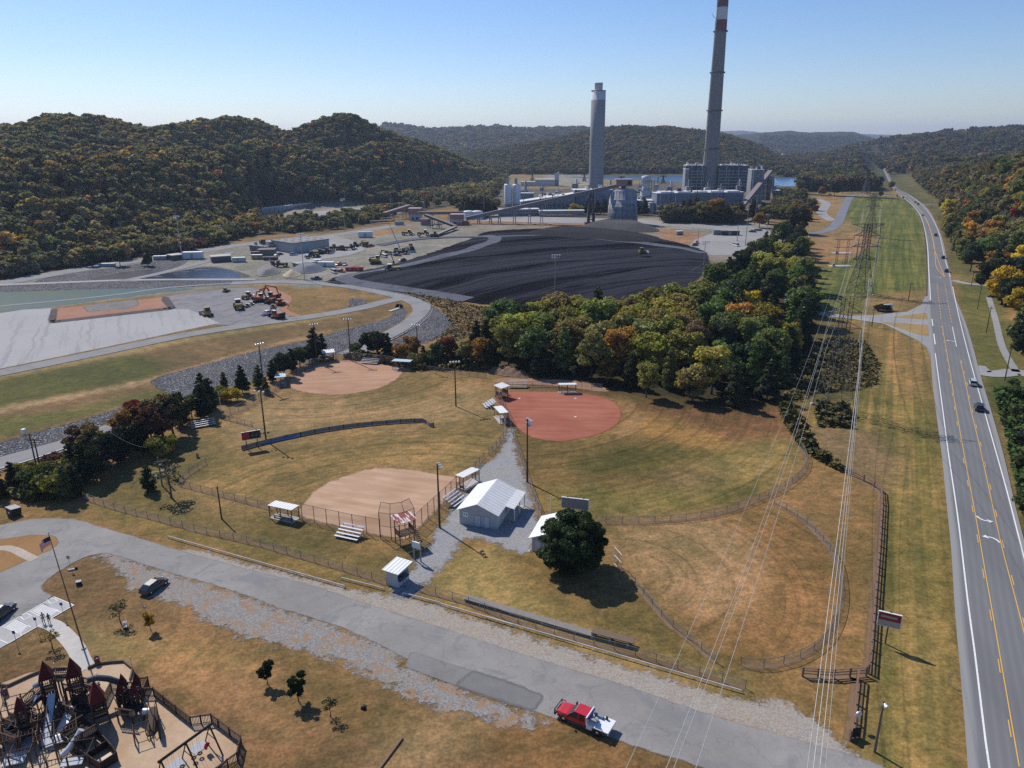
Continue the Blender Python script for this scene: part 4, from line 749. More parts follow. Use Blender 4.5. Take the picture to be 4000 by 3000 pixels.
# hedgerow along the left side of the ball fields
HR_ = [(118, 1010, 4, 'bush', MAR), (58, 1040, 5, 'bush', OLIVE), (90, 1065, 6.5, 'bush', GREEN), (30, 1050, 5.5, 'cedar', DKG), (2, 1075, 6, 'cedar', DKG), (112, 1072, 6, 'bush', YG), (145, 1080, 7.5, 'cedar', GREEN), (165, 1072, 7, 'cedar', DKG), (133, 1045, 6.5, 'bush', OLIVE),
    (160, 1030, 8, 'cedar', DKG), (185, 1040, 9, 'cedar', DKG), (210, 1040, 8, 'broad', DKG), (180, 990, 8, 'broad', MAR), (205, 1000, 9.5, 'broad', BRN), (235, 1015, 9, 'broad', DKG), (262, 1000, 8.5, 'cedar', DKG), (285, 985, 8, 'broad', DKG), (275, 960, 9, 'broad', ORG),
    (310, 980, 8, 'cedar', DKG), (330, 965, 11, 'broad', MAR), (355, 950, 11.5, 'broad', BRN), (300, 945, 9.5, 'broad', RED), (375, 940, 11, 'broad', DKG), (395, 920, 9, 'cedar', DKG), (415, 905, 6.5, 'broad', GREEN), (350, 985, 6, 'bush', YG), (442, 902, 9.5, 'cedar', DKG), (455, 885, 9, 'cedar', DKG), (440, 882, 10, 'pine', DKG),
    (475, 865, 4.5, 'bush', YG), (500, 868, 4.5, 'bush', YEL_), (525, 850, 8.5, 'pine', DKG), (485, 838, 5, 'cedar', GREEN), (560, 838, 7, 'cedar', GREEN), (590, 825, 7, 'cedar', DKG), (575, 850, 5, 'cedar', GREEN), (615, 815, 8, 'broad', DKG), (632, 802, 7.5, 'cedar', DKG), (648, 792, 7, 'broad', GREEN), (680, 778, 11, 'cedar', DKG), (697, 770, 8, 'cedar', DKG), (668, 785, 6, 'broad', DKG),
    (770, 762, 4, 'bush', GREEN), (795, 766, 8, 'broad', DKG), (815, 768, 9, 'broad', DKG), (838, 770, 8, 'cedar', DKG), (872, 778, 7, 'bush', ORG), (890, 775, 8, 'broad', ORG), (915, 785, 6, 'cedar', DKG), (930, 788, 5.5, 'bush', GREEN), (950, 785, 8, 'broad', GREEN), (965, 782, 8.5, 'broad', RED), (985, 785, 7, 'cedar', DKG), (1005, 790, 8, 'broad', OLIVE), (1020, 778, 9, 'pine', DKG), (1040, 790, 10, 'broad', ORG), (1058, 795, 9, 'pine', DKG), (1075, 790, 10, 'pine', DKG), (900, 790, 5, 'bush', OLIVE), (1030, 760, 11, 'pine', DKG), (1050, 765, 12, 'pine', DKG)]
for i, (px, py, h, kd, c) in enumerate(HR_):
    kn = {'broad': 'broadleaf tree', 'pine': 'pine', 'cedar': 'cedar', 'bush': 'low bush'}[kd]
    tree({'broad': 'broadleaf_tree', 'pine': 'pine_tree', 'cedar': 'cedar_tree', 'bush': 'hedgerow_bush'}[kd], P(px, py), h*.95, kd, c,
        f'{CNAME[c]} {kn} of the hedgerow beside the rock bank, {ordn(i)} from its lower end', 'hedgerow trees left of the ball fields', 1.3 if kd in ('cedar',) else 1.1, i, 'bush' if kd == 'bush' else 'tree')
# single trees
def oak():
    me = crown_mesh('big_oak_crown', 'oak', 34000, .0115, 77); t = empty('oak_tree', P(1236, 1228), 0.4, 'big rounded dark green tree standing alone beside the white gabled shed', 'tree'); h = hgt((1236, 1228), (1230, 1114))
    t.scale = (13.4, 13.4, h*1.02); c = link('crown', me, None, t); c.color = (.042, .062, .02, 1); link('trunk', TM['broad'], None, t)
oak()
for px, py, tp, kd, c, wd, lb, nm in [(578, 1478, 1436, 'small', (.018, .034, .012), .95, 'small dark glossy tree, upper left of the three on the brown lawn', 'magnolia_tree'), (645, 1515, 1463, 'small', (.018, .034, .012), .95, 'small dark glossy tree, middle of the three on the brown lawn', 'magnolia_tree'),
    (714, 1548, 1510, 'sapling', (.02, .036, .012), 1.35, 'small dark sparse tree, lower right of the three on the brown lawn', 'magnolia_tree'), (261, 1346, 1300, 'sapling', (.08, .09, .035), 1.3, 'thin grey green sapling on the lawn between footpath and parked car', 'sapling'),
    (326, 1362, 1328, 'small', (.38, .2, .02), .9, 'small bright yellow tree on the lawn below the parked black car', 'sapling'), (113, 1400, 1364, 'sapling', (.22, .13, .03), 1.7, 'rusty gold sapling on the lawn left of the footpath', 'sapling'),
    (323, 1060, 1008, 'cedar', (.02, .045, .012), 1.5, 'small dark cedar left of the grey bare tree', 'cedar_tree'), (370, 1075, 1000, 'sapling', (.1, .1, .075), 1.5, 'grey half bare tree in front of the wooden utility rack', 'bare_tree'),
    (1162, 815, 762, 'cedar', (.035, .05, .022), 1.7, 'greyish cedar alone on the bare earth above the infield bleachers', 'cedar_tree'), (1238, 818, 790, 'sapling', (.08, .08, .06), 1.2, 'small grey bare sapling above the red infield dugout', 'sapling'),
    (1312, 828, 770, 'broad', (.14, .1, .03), 1.1, 'small golden green tree at the wood edge right of the bare sapling', 'broadleaf_tree')]:
    h = hgt((px, py), (px, tp)); t = tree(nm, P(px, py), h*1.05, kd, c, lb, None, wd)
# broadleaf trees about the plant lawn and parking
PT = [(1715, 470, 10, 'broad', ORG), (1735, 472, 10, 'broad', BRN), (1700, 480, 11, 'broad', OLIVE), (1752, 455, 9, 'broad', OLIVE), (1742, 478, 8, 'broad', ORG), (1760, 462, 6, 'broad', MAR), (1722, 505, 14, 'broad', DKG), (1705, 520, 13, 'pine', DKG), (1690, 530, 12, 'broad', DKG), (1735, 440, 9, 'broad', DKG), (1775, 425, 9, 'broad', ORG),
    (1802, 424, 12, 'broad', DKG), (1820, 418, 13, 'tallpine', DKG), (1835, 416, 13, 'tallpine', DKG), (1850, 414, 13, 'tallpine', DKG), (1868, 412, 12, 'tallpine', DKG), (1885, 410, 12, 'tallpine', DKG), (1900, 412, 13, 'tallpine', DKG), (1760, 415, 11, 'broad', DKG), (1740, 412, 10, 'broad', DKG), (1925, 408, 8, 'broad', OLIVE), (1902, 426, 5, 'broad', DKG), (1720, 430, 9, 'broad', OLIVE), (1690, 455, 10, 'broad', YG), (1712, 445, 9, 'broad', YG), (1680, 470, 9, 'broad', BRN)]
for i, (px, py, h, kd, c) in enumerate(PT):
    tree('broadleaf_tree' if kd == 'broad' else 'pine_tree', P(px, py), h*1.35, kd, c, f'{CNAME[c]} {"tree" if kd=="broad" else "slender pine"} on the lawn right of the plant, {ordn(i)} counted rightward', 'trees around the plant lawn', 1.2, i)
PF = [(1448, 477, 9, BRN), (1462, 479, 10, DKG), (1475, 478, 12, DKG), (1488, 480, 13, DKG), (1502, 480, 14, DKG), (1515, 482, 13, OLIVE), (1528, 481, 13, DKG), (1542, 482, 14, ORG), (1556, 483, 12, DKG), (1570, 484, 11, DKG), (1582, 482, 10, BRN), (1595, 484, 8, BRN), (1290, 463, 9, DKG), (1305, 464, 10, DKG), (1375, 464, 9, DKG), (1392, 465, 10, DKG), (1255, 463, 6, YG), (1240, 462, 7, YEL_), (1270, 463, 10, DKG), (1600, 478, 11, DKG), (1625, 476, 12, DKG), (1645, 478, 11, DKG), (1660, 484, 11, OLIVE), (1640, 492, 8, ORG),
    (1003, 468, 16, DKG), (1012, 470, 17, DKG), (1024, 470, 17, DKG), (1036, 470, 16, DKG), (1046, 468, 16, DKG), (1056, 468, 15, DKG), (1066, 467, 13, DKG)]
for i, (px, py, h, c) in enumerate(PF):
    kd = 'pine' if c == DKG else 'broad'
    tree('pine_tree' if kd == 'pine' else 'broadleaf_tree', P(px, py), h*(1.45 if px > 1070 else 1.05), kd, c, f'{CNAME[c]} {"pine" if kd=="pine" else "tree"} before the plant buildings, {ordn(i)} of that planting', 'trees in front of the plant', 1.4, i)
for i, (px, py, h, c) in enumerate([(1903, 672, 3.2, DKG), (1912, 671, 3, DKG), (1895, 671, 2.4, DKG)]):
    tree('ornamental_shrub', P(px, py), h, 'bush', c, ['rounded dark shrub behind the white entrance sign', 'dark shrub right beside the white entrance sign', 'low dark shrub left of the white entrance sign'][i], 'shrubs by the entrance sign', 1.3, i, 'shrub')

# ---- dense far woods: one mass built from many small crowns
FAR = [crown_mesh('forest_crown', kd, 190, .075, 300+i) for i, kd in enumerate(['broad', 'broad', 'broad', 'pine'])]
for m_ in FAR: m_.materials.clear(); m_.materials.append(LEAFI)
def forest(name, label, pts, hs, cols, wid=1.25):
    """a cloud of points carrying a crown each (geometry nodes); the crown shapes are read from small single trees inside the wood"""
    n = len(pts); me = bpy.data.meshes.new(name); me.vertices.add(n); me.vertices.foreach_set('co', np.asarray(pts, np.float32).ravel())
    fattr(me, 'sc', hs); fattr(me, 'tint', np.concatenate([cols, np.ones((n, 1))], 1), 'FLOAT_COLOR'); o = link(name, me)
    g = bpy.data.node_groups.new(name+'_nodes', 'GeometryNodeTree'); g.interface.new_socket('Geometry', in_out='INPUT', socket_type='NodeSocketGeometry'); g.interface.new_socket('Geometry', in_out='OUTPUT', socket_type='NodeSocketGeometry')
    nn = g.nodes; gi, go = nn.new('NodeGroupInput'), nn.new('NodeGroupOutput'); ip = nn.new('GeometryNodeInstanceOnPoints'); gt = nn.new('GeometryNodeGeometryToInstance')
    for src in PROTO:
        oi = nn.new('GeometryNodeObjectInfo'); oi.inputs['Object'].default_value = src; g.links.new(oi.outputs['Geometry'], gt.inputs[0])
    def att(nm, ty):
        a = nn.new('GeometryNodeInputNamedAttribute'); a.data_type = ty; a.inputs[0].default_value = nm; return a.outputs[0]
    rv = nn.new('FunctionNodeRandomValue'); rv.data_type = 'FLOAT_VECTOR'; rv.inputs[0].default_value = (0, 0, 0); rv.inputs[1].default_value = (0.1, .1, 6.28)
    rs = nn.new('FunctionNodeRandomValue'); rs.data_type = 'FLOAT_VECTOR'; rs.inputs[0].default_value = (.95*wid, .95*wid, .85); rs.inputs[1].default_value = (1.25*wid, 1.25*wid, 1.15); rs.inputs['Seed'].default_value = 3
    vm = nn.new('ShaderNodeVectorMath'); vm.operation = 'SCALE'; g.links.new(rs.outputs[0], vm.inputs[0]); g.links.new(att('sc', 'FLOAT'), vm.inputs['Scale'])
    ip.inputs['Pick Instance'].default_value = True; ri = nn.new('FunctionNodeRandomValue'); ri.data_type = 'INT'; ri.inputs[4].default_value = 0; ri.inputs[5].default_value = len(PROTO)-1; ri.inputs['Seed'].default_value = 9
    g.links.new(gi.outputs[0], ip.inputs['Points']); g.links.new(gt.outputs[0], ip.inputs['Instance']); g.links.new(rv.outputs[0], ip.inputs['Rotation']); g.links.new(vm.outputs[0], ip.inputs['Scale']); g.links.new(ri.outputs[2], ip.inputs['Instance Index'])
    g.links.new(ip.outputs[0], go.inputs[0]); md = o.modifiers.new('crowns', 'NODES'); md.node_group = g
    return tag(o, label, 'forest', None, 'stuff')
PROTO = []
for i, m_ in enumerate(FAR):
    p = P(140+60*i, 575); t = empty('broadleaf_tree' if i < 3 else 'pine_tree', (p.x, p.y, 0), i, f'small {["olive", "dark green", "grey green", "blackish conical"][i]} tree in the belt above the left haul road', 'tree', 'trees of the belt above the haul road')
    t.scale = (11, 11, 10); c = link('crown', m_, None, t); c['tint'] = (.06, .07, .03); PROTO.append(c); link('trunk', TM['broad' if i < 3 else 'pine'], None, t)
PAL = np.array([(.085, .082, .046), (.1, .09, .052), (.068, .074, .046), (.125, .1, .055), (.14, .098, .052), (.2, .095, .05), (.18, .135, .05), (.11, .084, .06), (.045, .052, .034)])
PW = np.array([.22, .2, .2, .1, .05, .015, .03, .08, .12]); PW = PW/PW.sum()
def cloud(pxr, n, Dr, hmin, sz, cond=None, seed=0, pal=1., dark=None):
    rng = np.random.default_rng(seed); a = rng.uniform(AZ(pxr[0]), AZ(pxr[1]), n); D = np.sqrt(rng.uniform(Dr[0]**2, Dr[1]**2, n)); X, Y = a*D, D; Z = height(X, Y); k = Z > hmin
    if cond is not None: k &= cond(X, Y, Z, a)
    X, Y, Z = X[k], Y[k], Z[k]; m = len(X); col = PAL[rng.choice(len(PAL), m, p=PW)]*rng.uniform(.75, 1.3, (m, 1))*pal*np.array([1.55, 1.42, 1.3])
    cl = (vnoise(X*3+50, Y*3) > .5); col[cl] = col[cl]*np.array([1.15, .95, .9]); 
    return np.stack([X, Y, Z-.8], 1), rng.uniform(.75, 1.2, m)*sz, col
def footfun(lst):
    xs = np.array([AZ(p[0], p[1]) for p in lst]); Ds = np.array([P(*p).y for p in lst]); return lambda a: np.interp(a, xs, Ds)
f1 = footfun([(-900, 690), (-300, 640), (0, 603), (100, 585), (200, 570), (300, 556), (400, 543), (480, 527), (550, 508), (640, 505), (700, 500), (760, 492), (800, 482), (850, 470), (870, 462), (1100, 452)])
f2 = footfun([(-900, 640), (540, 487), (555, 482), (700, 476), (760, 462), (862, 454), (870, 451), (940, 450), (1100, 440)]); f3 = footfun([(-900, 690), (-300, 640), (0, 602), (100, 585), (200, 570), (300, 556), (400, 543), (480, 527), (545, 508), (565, 455), (700, 448), (850, 437), (900, 434), (960, 436), (1000, 438), (1060, 434), (1085, 400), (1100, 380)])
A = cloud((-700, 1095), 34000, (230, 1450), -1, 9.3, lambda X, Y, Z, a: (Y > f3(a)) & ((Z > 1) | (Y < f3(a)+260)), 1, 1.55)
forest('forest', 'dense autumn forest covering the hills at left', *A)
B = cloud((-300, 870), 3400, (200, 800), -1, 8, lambda X, Y, Z, a: (Y > f1(a)+2) & (Y < f2(a)), 2, 1.5)
forest('forest', 'belt of mixed trees between haul road and left hillside', *B)
Cc = cloud((960, 1760), 22000, (1420, 2900), 2, 12, None, 3, 1.05)
D_ = cloud((760, 1500), 7000, (2700, 4400), 10, 26, None, 4)
forest('forest', 'wooded hills beyond the river', *[np.concatenate([p, q]) for p, q in zip(Cc, D_)])
wx = lambda u0, u1, v0, v1: (lambda X, Y, Z, a: (a > AZ(u0)) & (a < AZ(u1)) & (Y > P(1500, v1).y) & (Y < P(1500, v0).y))
def notroad(X, Y, Z, a): 
    c = np.interp(Y, [P(1500, v).y for v in (560, 441, 422, 391, 368, 345)], [P(u, v).x for u, v in ((2025, 560), (1979, 441), (1954, 422), (1923, 391), (1911, 368), (1898, 345))]); return np.abs(X-c) > 22
E_ = [cloud((1640, 1960), 3000, (1450, 4500), -1, 15, lambda X, Y, Z, a: notroad(X, Y, Z, a) & (vnoise(X*1.5, Y) > -.45), 5, .95), cloud((1690, 1915), 420, (1060, 1500), -1, 12, lambda X, Y, Z, a: notroad(X, Y, Z, a) & (Y > P(1800, 382).y), 6),
      cloud((1925, 2900), 15000, (330, 1400), 3, 11, lambda X, Y, Z, a: notroad(X, Y, Z, a) & (Y > P3(2150, 470).y), 7, 1.1), cloud((1780, 2900), 9000, (1300, 4000), 3, 19, notroad, 8), cloud((1925, 2150), 260, (500, 1500), -1, 12, lambda X, Y, Z, a: notroad(X, Y, Z, a) & (X > np.interp(Y, [300, 500, 800, 1500], [210, 300, 450, 900])), 17)]
forest('forest', 'woods rolling away right of the highway to the horizon', *[np.concatenate(z) for z in zip(*E_)])
G_ = [cloud((1742, 1932), 900, (P(1800, 413).y, P(1800, 396).y), -1, 16, notroad, 21), cloud((1690, 1745), 260, (P(1700, 474).y, P(1700, 425).y), -1, 10, None, 22, 1.1), cloud((1445, 1600), 230, (P(1500, 481).y, P(1500, 474).y), -1, 12, None, 23, .9), cloud((870, 1075), 160, (600, 1200), -1, 10, lambda X, Y, Z, a: (Y > P(900, 458).y) & (Y < f3(a)), 9, 1.2), cloud((1540, 1680), 300, (1180, 1500), -1, 12, lambda X, Y, Z, a: Y > P(1600, 372).y, 10)]
forest('forest', 'loose tree clumps round the power plant and its lawn', *[np.concatenate(z) for z in zip(*G_)])

# ================================================================ things of the ball park
WOOD = simple('weathered_wood', (.16, .115, .08), .9); DWOOD = simple('dark_pole_wood', (.075, .055, .042), .9); RWOOD = simple('rail_wood', (.2, .12, .085), .9)
STEEL = simple('galvanised_steel', (.42, .43, .45), .45, .6); ALU = simple('aluminium_plank', (.72, .74, .78), .35, .5); WHITE = simple('white_paint', (.74, .74, .72), .55, var=.06)
BLACK = simple('black_rubber', (.02, .02, .02), .6); GREY = simple('grey_paint', (.3, .31, .32), .6); CONCRETE = simple('concrete', (.42, .4, .37), .9); RUST = simple('rust_brown_steel', (.15, .07, .045), .85)
GLASSM = N('tinted_glass', .08, .6).col((.02, .025, .03)).m; LENS = N('lamp_lens', .15, .8).col((.8, .82, .85)).m; CHROME = N('chrome', .15, .8); CHROME.b.inputs['Metallic'].default_value = 1; CHROME = CHROME.col((.75, .76, .78)).m
def m_corr(name, c, c2, sc=3., axis=0):
    k = N(name, .5, .3); sx = k.n('SeparateXYZ'); k.set(sx.inputs[0], k.co.outputs['Object']); w_ = k.math('SINE', k.math('MULTIPLY', sx.outputs[axis], sc*6.28))
    cc = k.mix(k.ramp(k.noise(.8, 4, .7, vec=k.co.outputs['Object']), .5, .72, 0, .5), c, c2); cc = k.mix(k.ramp(w_, .4, 1, 0, .22), cc, (.3, .3, .3)); k.col(cc); k.bump(w_, .6, .04); return k.m
ROOFW = m_corr('white_sheet_roof', (.74, .74, .72), (.6, .58, .54), 1.6); ROOFB = m_corr('pale_blue_sheet_roof', (.42, .58, .68), (.5, .55, .58), 1.6); ROOFX = m_corr('pitched_sheet_roof', (.72, .72, .7), (.56, .54, .5), 1.1, 1); ROOFR = None
def m_wall(name, c, c2):
    k = N(name, .85, .2); br = k.n('TexBrick'); k.set(br.inputs['Vector'], k.co.outputs['Object']); br.inputs['Color1'].default_value = c+(1,); br.inputs['Color2'].default_value = tuple(v*.93 for v in c)+(1,); br.inputs['Mortar'].default_value = c2+(1,)
    br.inputs['Scale'].default_value = 2.4; br.inputs['Mortar Size'].default_value = .012; k.col(k.mix(k.ramp(k.noise(.7, 4, .7), .55, .75, 0, .3), br.outputs[0], c2)); return k.m
BLOCK = m_wall('painted_block', (.55, .57, .6), (.42, .43, .44))
def m_mesh(name, c, op):
    k = N(name, .6, .3); k.col(c); sx = k.n('SeparateXYZ'); k.set(sx.inputs[0], k.co.outputs['Object']); k.set(k.b.inputs['Alpha'], k.ramp(k.noise(9, 2, .5, vec=k.co.outputs['Object']), .3, .7, op*.7, op*1.3)); return k.m
CHAIN = m_mesh('chain_link', (.3, .3, .31), .2); CHAINR = m_mesh('rusty_chain_link', (.17, .1, .08), .22)
def lamp(m, c, dr, r=.32):
    c = Vector(c); d = Vector(dr).normalized(); m.tube(c, c+d*.35, r*.45, r, 10); m.tube(c+d*.35, c+d*.4, r*1.05, r*1.05, 10)
def light_pole(base, top, n, rz, label, arms=1, r=.2, mat=None, group='ball field light poles', aw=2.6, lamps=True, low=False):
    b = P(*base); h = hgt(base, top); t = empty('light_pole', b, rz, label, 'light pole', group)
    MB().tube((0, 0, 0), (0, 0, h), r, r*.62, 10).build('pole', mat or DWOOD, t)
    for k in range(arms):
        z = h-.35-k*.9; m = MB().box(-aw/2, aw/2, -.14, -.02, z-.07, z+.07); m.tube((-aw*.3, -.1, z), (0, 0, z-.6), .03, n=5).tube((aw*.3, -.1, z), (0, 0, z-.6), .03, n=5); m.build('crossarm', WOOD if mat is None else STEEL, t)
        if lamps:
            for i in range(n):
                x = -aw/2+.2+(aw-.4)*i/max(1, n-1); m = MB(); lamp(m, (x, -.2, z+.15), (0, -1, -.55), .27); f = m.build('floodlight', ALU, t)
    return t
light_pole((950, 1140), (944, 1003), 3, 1.9, 'tall dark light pole between white concession building and tan infield', aw=2.4)
light_pole((1139, 1042), (1134, 905), 4, 2., 'tall dark light pole at the fence corner of the red infield outfield', 2, aw=2.)
light_pole((575, 953), (561, 842), 3, -.3, 'light pole behind the blue fence beside the left scoreboard', 1)
light_pole((985, 878), (980, 778), 4, .2, 'light pole on the bare track between the two far infields', 1)
light_pole((570, 838), (557, 740), 4, .8, 'light pole beside the left blue roofed dugout', 1)
light_pole((685, 785), (674, 698), 4, .5, 'light pole left of the pale infield backstop', 1)
light_pole((758, 779), (754, 687), 4, 0, 'light pole right of the pale infield backstop', 1)
light_pole((904, 793), (896, 699), 4, -.2, 'light pole right of the right blue roofed dugout', 1)
light_pole((479, 1121), (470, 1050), 0, 0, 'short bare wooden pole in front of the lower left outfield fence', 1, .16, lamps=False, aw=.5)
light_pole((78, 1005), (64, 936), 0, 0, 'left pole of the pair with white transformer beside the haul road', 2, .17, lamps=False)
light_pole((86, 1006), (76, 948), 0, 0, 'right pole of the pair beside the haul road', 1, .17, lamps=False)
t = empty('transformer', P(68, 1005, 0)+Vector((0, 0, hgt((78, 1005), (64, 936)))), 0, 'white drum transformer on top of the left pole pair', 'transformer'); MB().lathe([(0, 0), (.42, 0), (.48, .1), (.48, .9), (.3, 1.), (0, 1.)], n=16).build('drum', WHITE, t); MB().tube((0, 0, -.4), (0, 0, 0), .2).build('bracket', STEEL, t)
light_pole((1889, 1624), (1904, 1514), 1, .3, 'grey wooden lamp pole on the grass verge beside the highway', 1, .17, WOOD, None, .5)
for b_, t_, lb in [((478, 890), (472, 848), 'thin white foul pole left of the pale infield'), ((1260-1, 1110+4), (1259, 1071), 'white foul pole left of the dark scoreboard'), ((969, 956+2), (968, 901), 'thin white foul pole in front of the white far dugout')]:
    if 'scoreboard' in lb: b_, t_ = (1190, 1118), (1191, 1070)
    if 'far dugout' in lb: b_, t_ = (1091, 940), (1089, 905)
    p = empty('foul_pole', P(*b_), 0, lb, 'foul pole', 'foul poles'); MB().tube((0, 0, 0), (0, 0, hgt(b_, t_)), .07, n=6).build('pole', WHITE, p); MB().tube((0, 0, 0), (0, 0, .2), .16, n=8).build('footing', CONCRETE, p)
# fences
POSTM = {}
def post_mesh(r, h, mat):
    key = (r, h, mat.name)
    if key not in POSTM: me = MB().tube((0, 0, -.1), (0, 0, h), r, n=6).mesh('post_mesh'); me.materials.append(mat); POSTM[key] = me
    return POSTM[key]
FRAIL = simple('dull_fence_pipe', (.17, .165, .155), .8)
def fence(px, h, label, sp=3., mat=None, post=None, group='chain link fences', curve=False, dirt=True, name='chain_link_fence', r=.05, maxp=95):
    pts = [P(*p) for p in px]
    if curve: pts = [Vector((q[0], q[1], 0)) for q in catmull(pts, 5)]
    t = empty(name, pts[0], 0, label, 'fence', group); o = pts[0]; m = MB(); rl = MB(); post = post or FRAIL
    for a, b in zip(pts, pts[1:]):
        a, b = a-o, b-o; m.add([(a.x, a.y, .03), (b.x, b.y, .03), (b.x, b.y, h), (a.x, a.y, h)], [(0, 1, 2, 3)]); rl.tube((a.x, a.y, h), (b.x, b.y, h), .035, n=5)
    m.build('wire_mesh', mat or CHAIN, t, fix=False); rl.build('top_rail', post, t)
    seg = [(b-a).length for a, b in zip(pts, pts[1:])]; tot = sum(seg); n = min(maxp, int(tot/sp)+1)
    for i in range(n+1):
        d = tot*i/n; k = 0
        while k < len(seg)-1 and d > seg[k]: d -= seg[k]; k += 1
        q = pts[k].lerp(pts[k+1], min(1, d/seg[k]))-o; link('post', post_mesh(r, h+.08, post), None, t, q)
    if dirt:
        c = np.array([(p.x, p.y) for p in pts]); strip('bare_strip', [Vector((p[0], p[1], 0)) for p in c], 1.1, DIRT, .02, world=True, sub=1)
    return t
DIRT = m_surface('fence_line_dirt', (.17, .11, .06), (.24, .16, .09), .8, 5, 1., .9, .3).m
fence([(183, 1078), (240, 1097), (330, 1121), (440, 1151), (553, 1176), (680, 1213), (780, 1243), (835, 1262)], 1.25, 'long low chain link fence between park road and the lower left field')
fence([(872, 1266), (920, 1279), (1000, 1301), (1106, 1342), (1200, 1372), (1360, 1412), (1480, 1449), (1610, 1487)], 1.25, 'long low chain link fence between park road and the lower right field')
fence([(388, 1049), (470, 1070), (553, 1092), (583, 1100)], 1.25, 'low fence left of the near white dugout'); fence([(445, 1001), (400, 1030), (388, 1049)], 1.2, 'short slanting fence at the corner of the near outfield')
fence([(653, 1122), (700, 1133), (760, 1146), (822, 1157)], 3.2, 'tall backstop fence along the left side of the tan infield', 2.9, CHAINR, RUST, 'backstop fences', r=.06)
fence([(898, 1147), (930, 1116), (960, 1088), (986, 1062)], 3.2, 'tall backstop fence along the right side of the tan infield', 2.6, CHAINR, RUST, 'backstop fences', r=.06)
fence([(988, 1060), (1040, 995), (1046, 990)], 1.4, 'low fence running up from the right near dugout'); fence([(1056, 984), (1095, 937)], 1.4, 'short low fence beside the gravel path below the far dugout')
fence([(1072, 850), (1080, 875), (1095, 905), (1105, 930)], 3., 'tall fence behind home side of the red infield', 2.6, CHAINR, FRAIL, 'backstop fences')
fence([(1105, 935), (1120, 975), (1140, 1040), (1155, 1080), (1170, 1117)], 1.6, 'fence running down from the red infield past the tall light pole')
fence([(1170, 1117), (1230, 1125), (1300, 1129), (1380, 1130), (1480, 1124), (1560, 1109), (1640, 1080), (1700, 1050), (1735, 1020), (1742, 990), (1728, 965)], 1.3, 'curved outfield fence of the red infield field', 3., curve=True)
fence([(1672, 1088), (1720, 1115), (1770, 1160), (1805, 1210), (1817, 1270), (1810, 1330), (1780, 1385), (1720, 1425), (1650, 1442), (1600, 1437)], 1.3, 'curved outfield fence of the lower right field', 3., curve=True)
fence([(1372, 1262), (1440, 1345), (1500, 1392), (1546, 1432)], 1.2, 'low fence along the first base line of the lower right field')
fence([(480, 905), (520, 915), (545, 922)], 1.3, 'short fence beside the left bleachers at the hedgerow')
fence([(480, 905), (540, 878), (600, 840), (640, 812), (690, 786)], 2., 'fence along the left side of the pale infield'); fence([(725, 777), (800, 782), (850, 788)], 2.6, 'fence behind the right side of the pale infield'); fence([(905, 796), (980, 806), (1050, 818)], 1.2, 'low fence right of the pale infield toward the bare track')
fence([(1085, 838), (1200, 834), (1300, 842)], 1.6, 'fence above the red infield under the trees')
# blue wind screen fence
t = fence([(523, 972), (560, 962), (620, 948), (700, 932), (780, 921), (860, 914), (905, 912), (918, 914), (928, 922), (937, 921)], .95, 'sagging blue grey tarpaulin fence curving across the near outfield', 3.4, N('faded_blue_tarp', .7, .3).col((.2, .207, .22)).m, BLACK, None, True, False, 'tarpaulin_fence', .09)
m = MB(); m.cbox((0, 0, .25), (9, 1., .4), ang((640, 944), (600, 952))); m.build('fallen_tarp', N('blue_tarp', .5, .4).col((.12, .2, .42)).m, t, loc=P(605, 951)-P(523, 972))
# near home plate backstop
t = empty('backstop_cage', P(860, 1160), ang((823, 1157), (898, 1147)), 'angled steel backstop cage with hood behind home plate of the tan infield', 'backstop')
Wd = dist((823, 1157), (898, 1147)); m = MB(); f = MB()
cs = [(-Wd/2, .3), (-Wd/5, -.8), (Wd/5, -.8), (Wd/2, .3)]
for i, (x, y) in enumerate(cs): m.tube((x, y, 0), (x, y, 5.), .07, n=6); m.tube((x, y, 5.), (x*.8, y+1.7, 6.1), .05, n=6)
for (a, b) in zip(cs, cs[1:]):
    for z in (.4, 2.5, 5.): m.tube((a[0], a[1], z), (b[0], b[1], z), .045, n=5)
    m.tube((a[0]*.8, a[1]+1.7, 6.1), (b[0]*.8, b[1]+1.7, 6.1), .05, n=5); f.add([(a[0], a[1], 0), (b[0], b[1], 0), (b[0], b[1], 5), (a[0], a[1], 5)], [(0, 1, 2, 3)]); f.add([(a[0], a[1], 5), (b[0], b[1], 5), (b[0]*.8, b[1]+1.7, 6.1), (a[0]*.8, a[1]+1.7, 6.1)], [(0, 1, 2, 3)])
m.build('frame', RUST, t); f.build('wire_mesh', CHAINR, t, fix=False)
def m_rustroof():
    k = N('rust_striped_roof', .7, .3); v = k.map((1, .15, 1), 0, k.co.outputs['Object']); k.col(k.mix(k.ramp(k.noise(2.2, 3, .6, vec=v), .46, .52), (.66, .62, .58), (.25, .06, .045))); return k.m
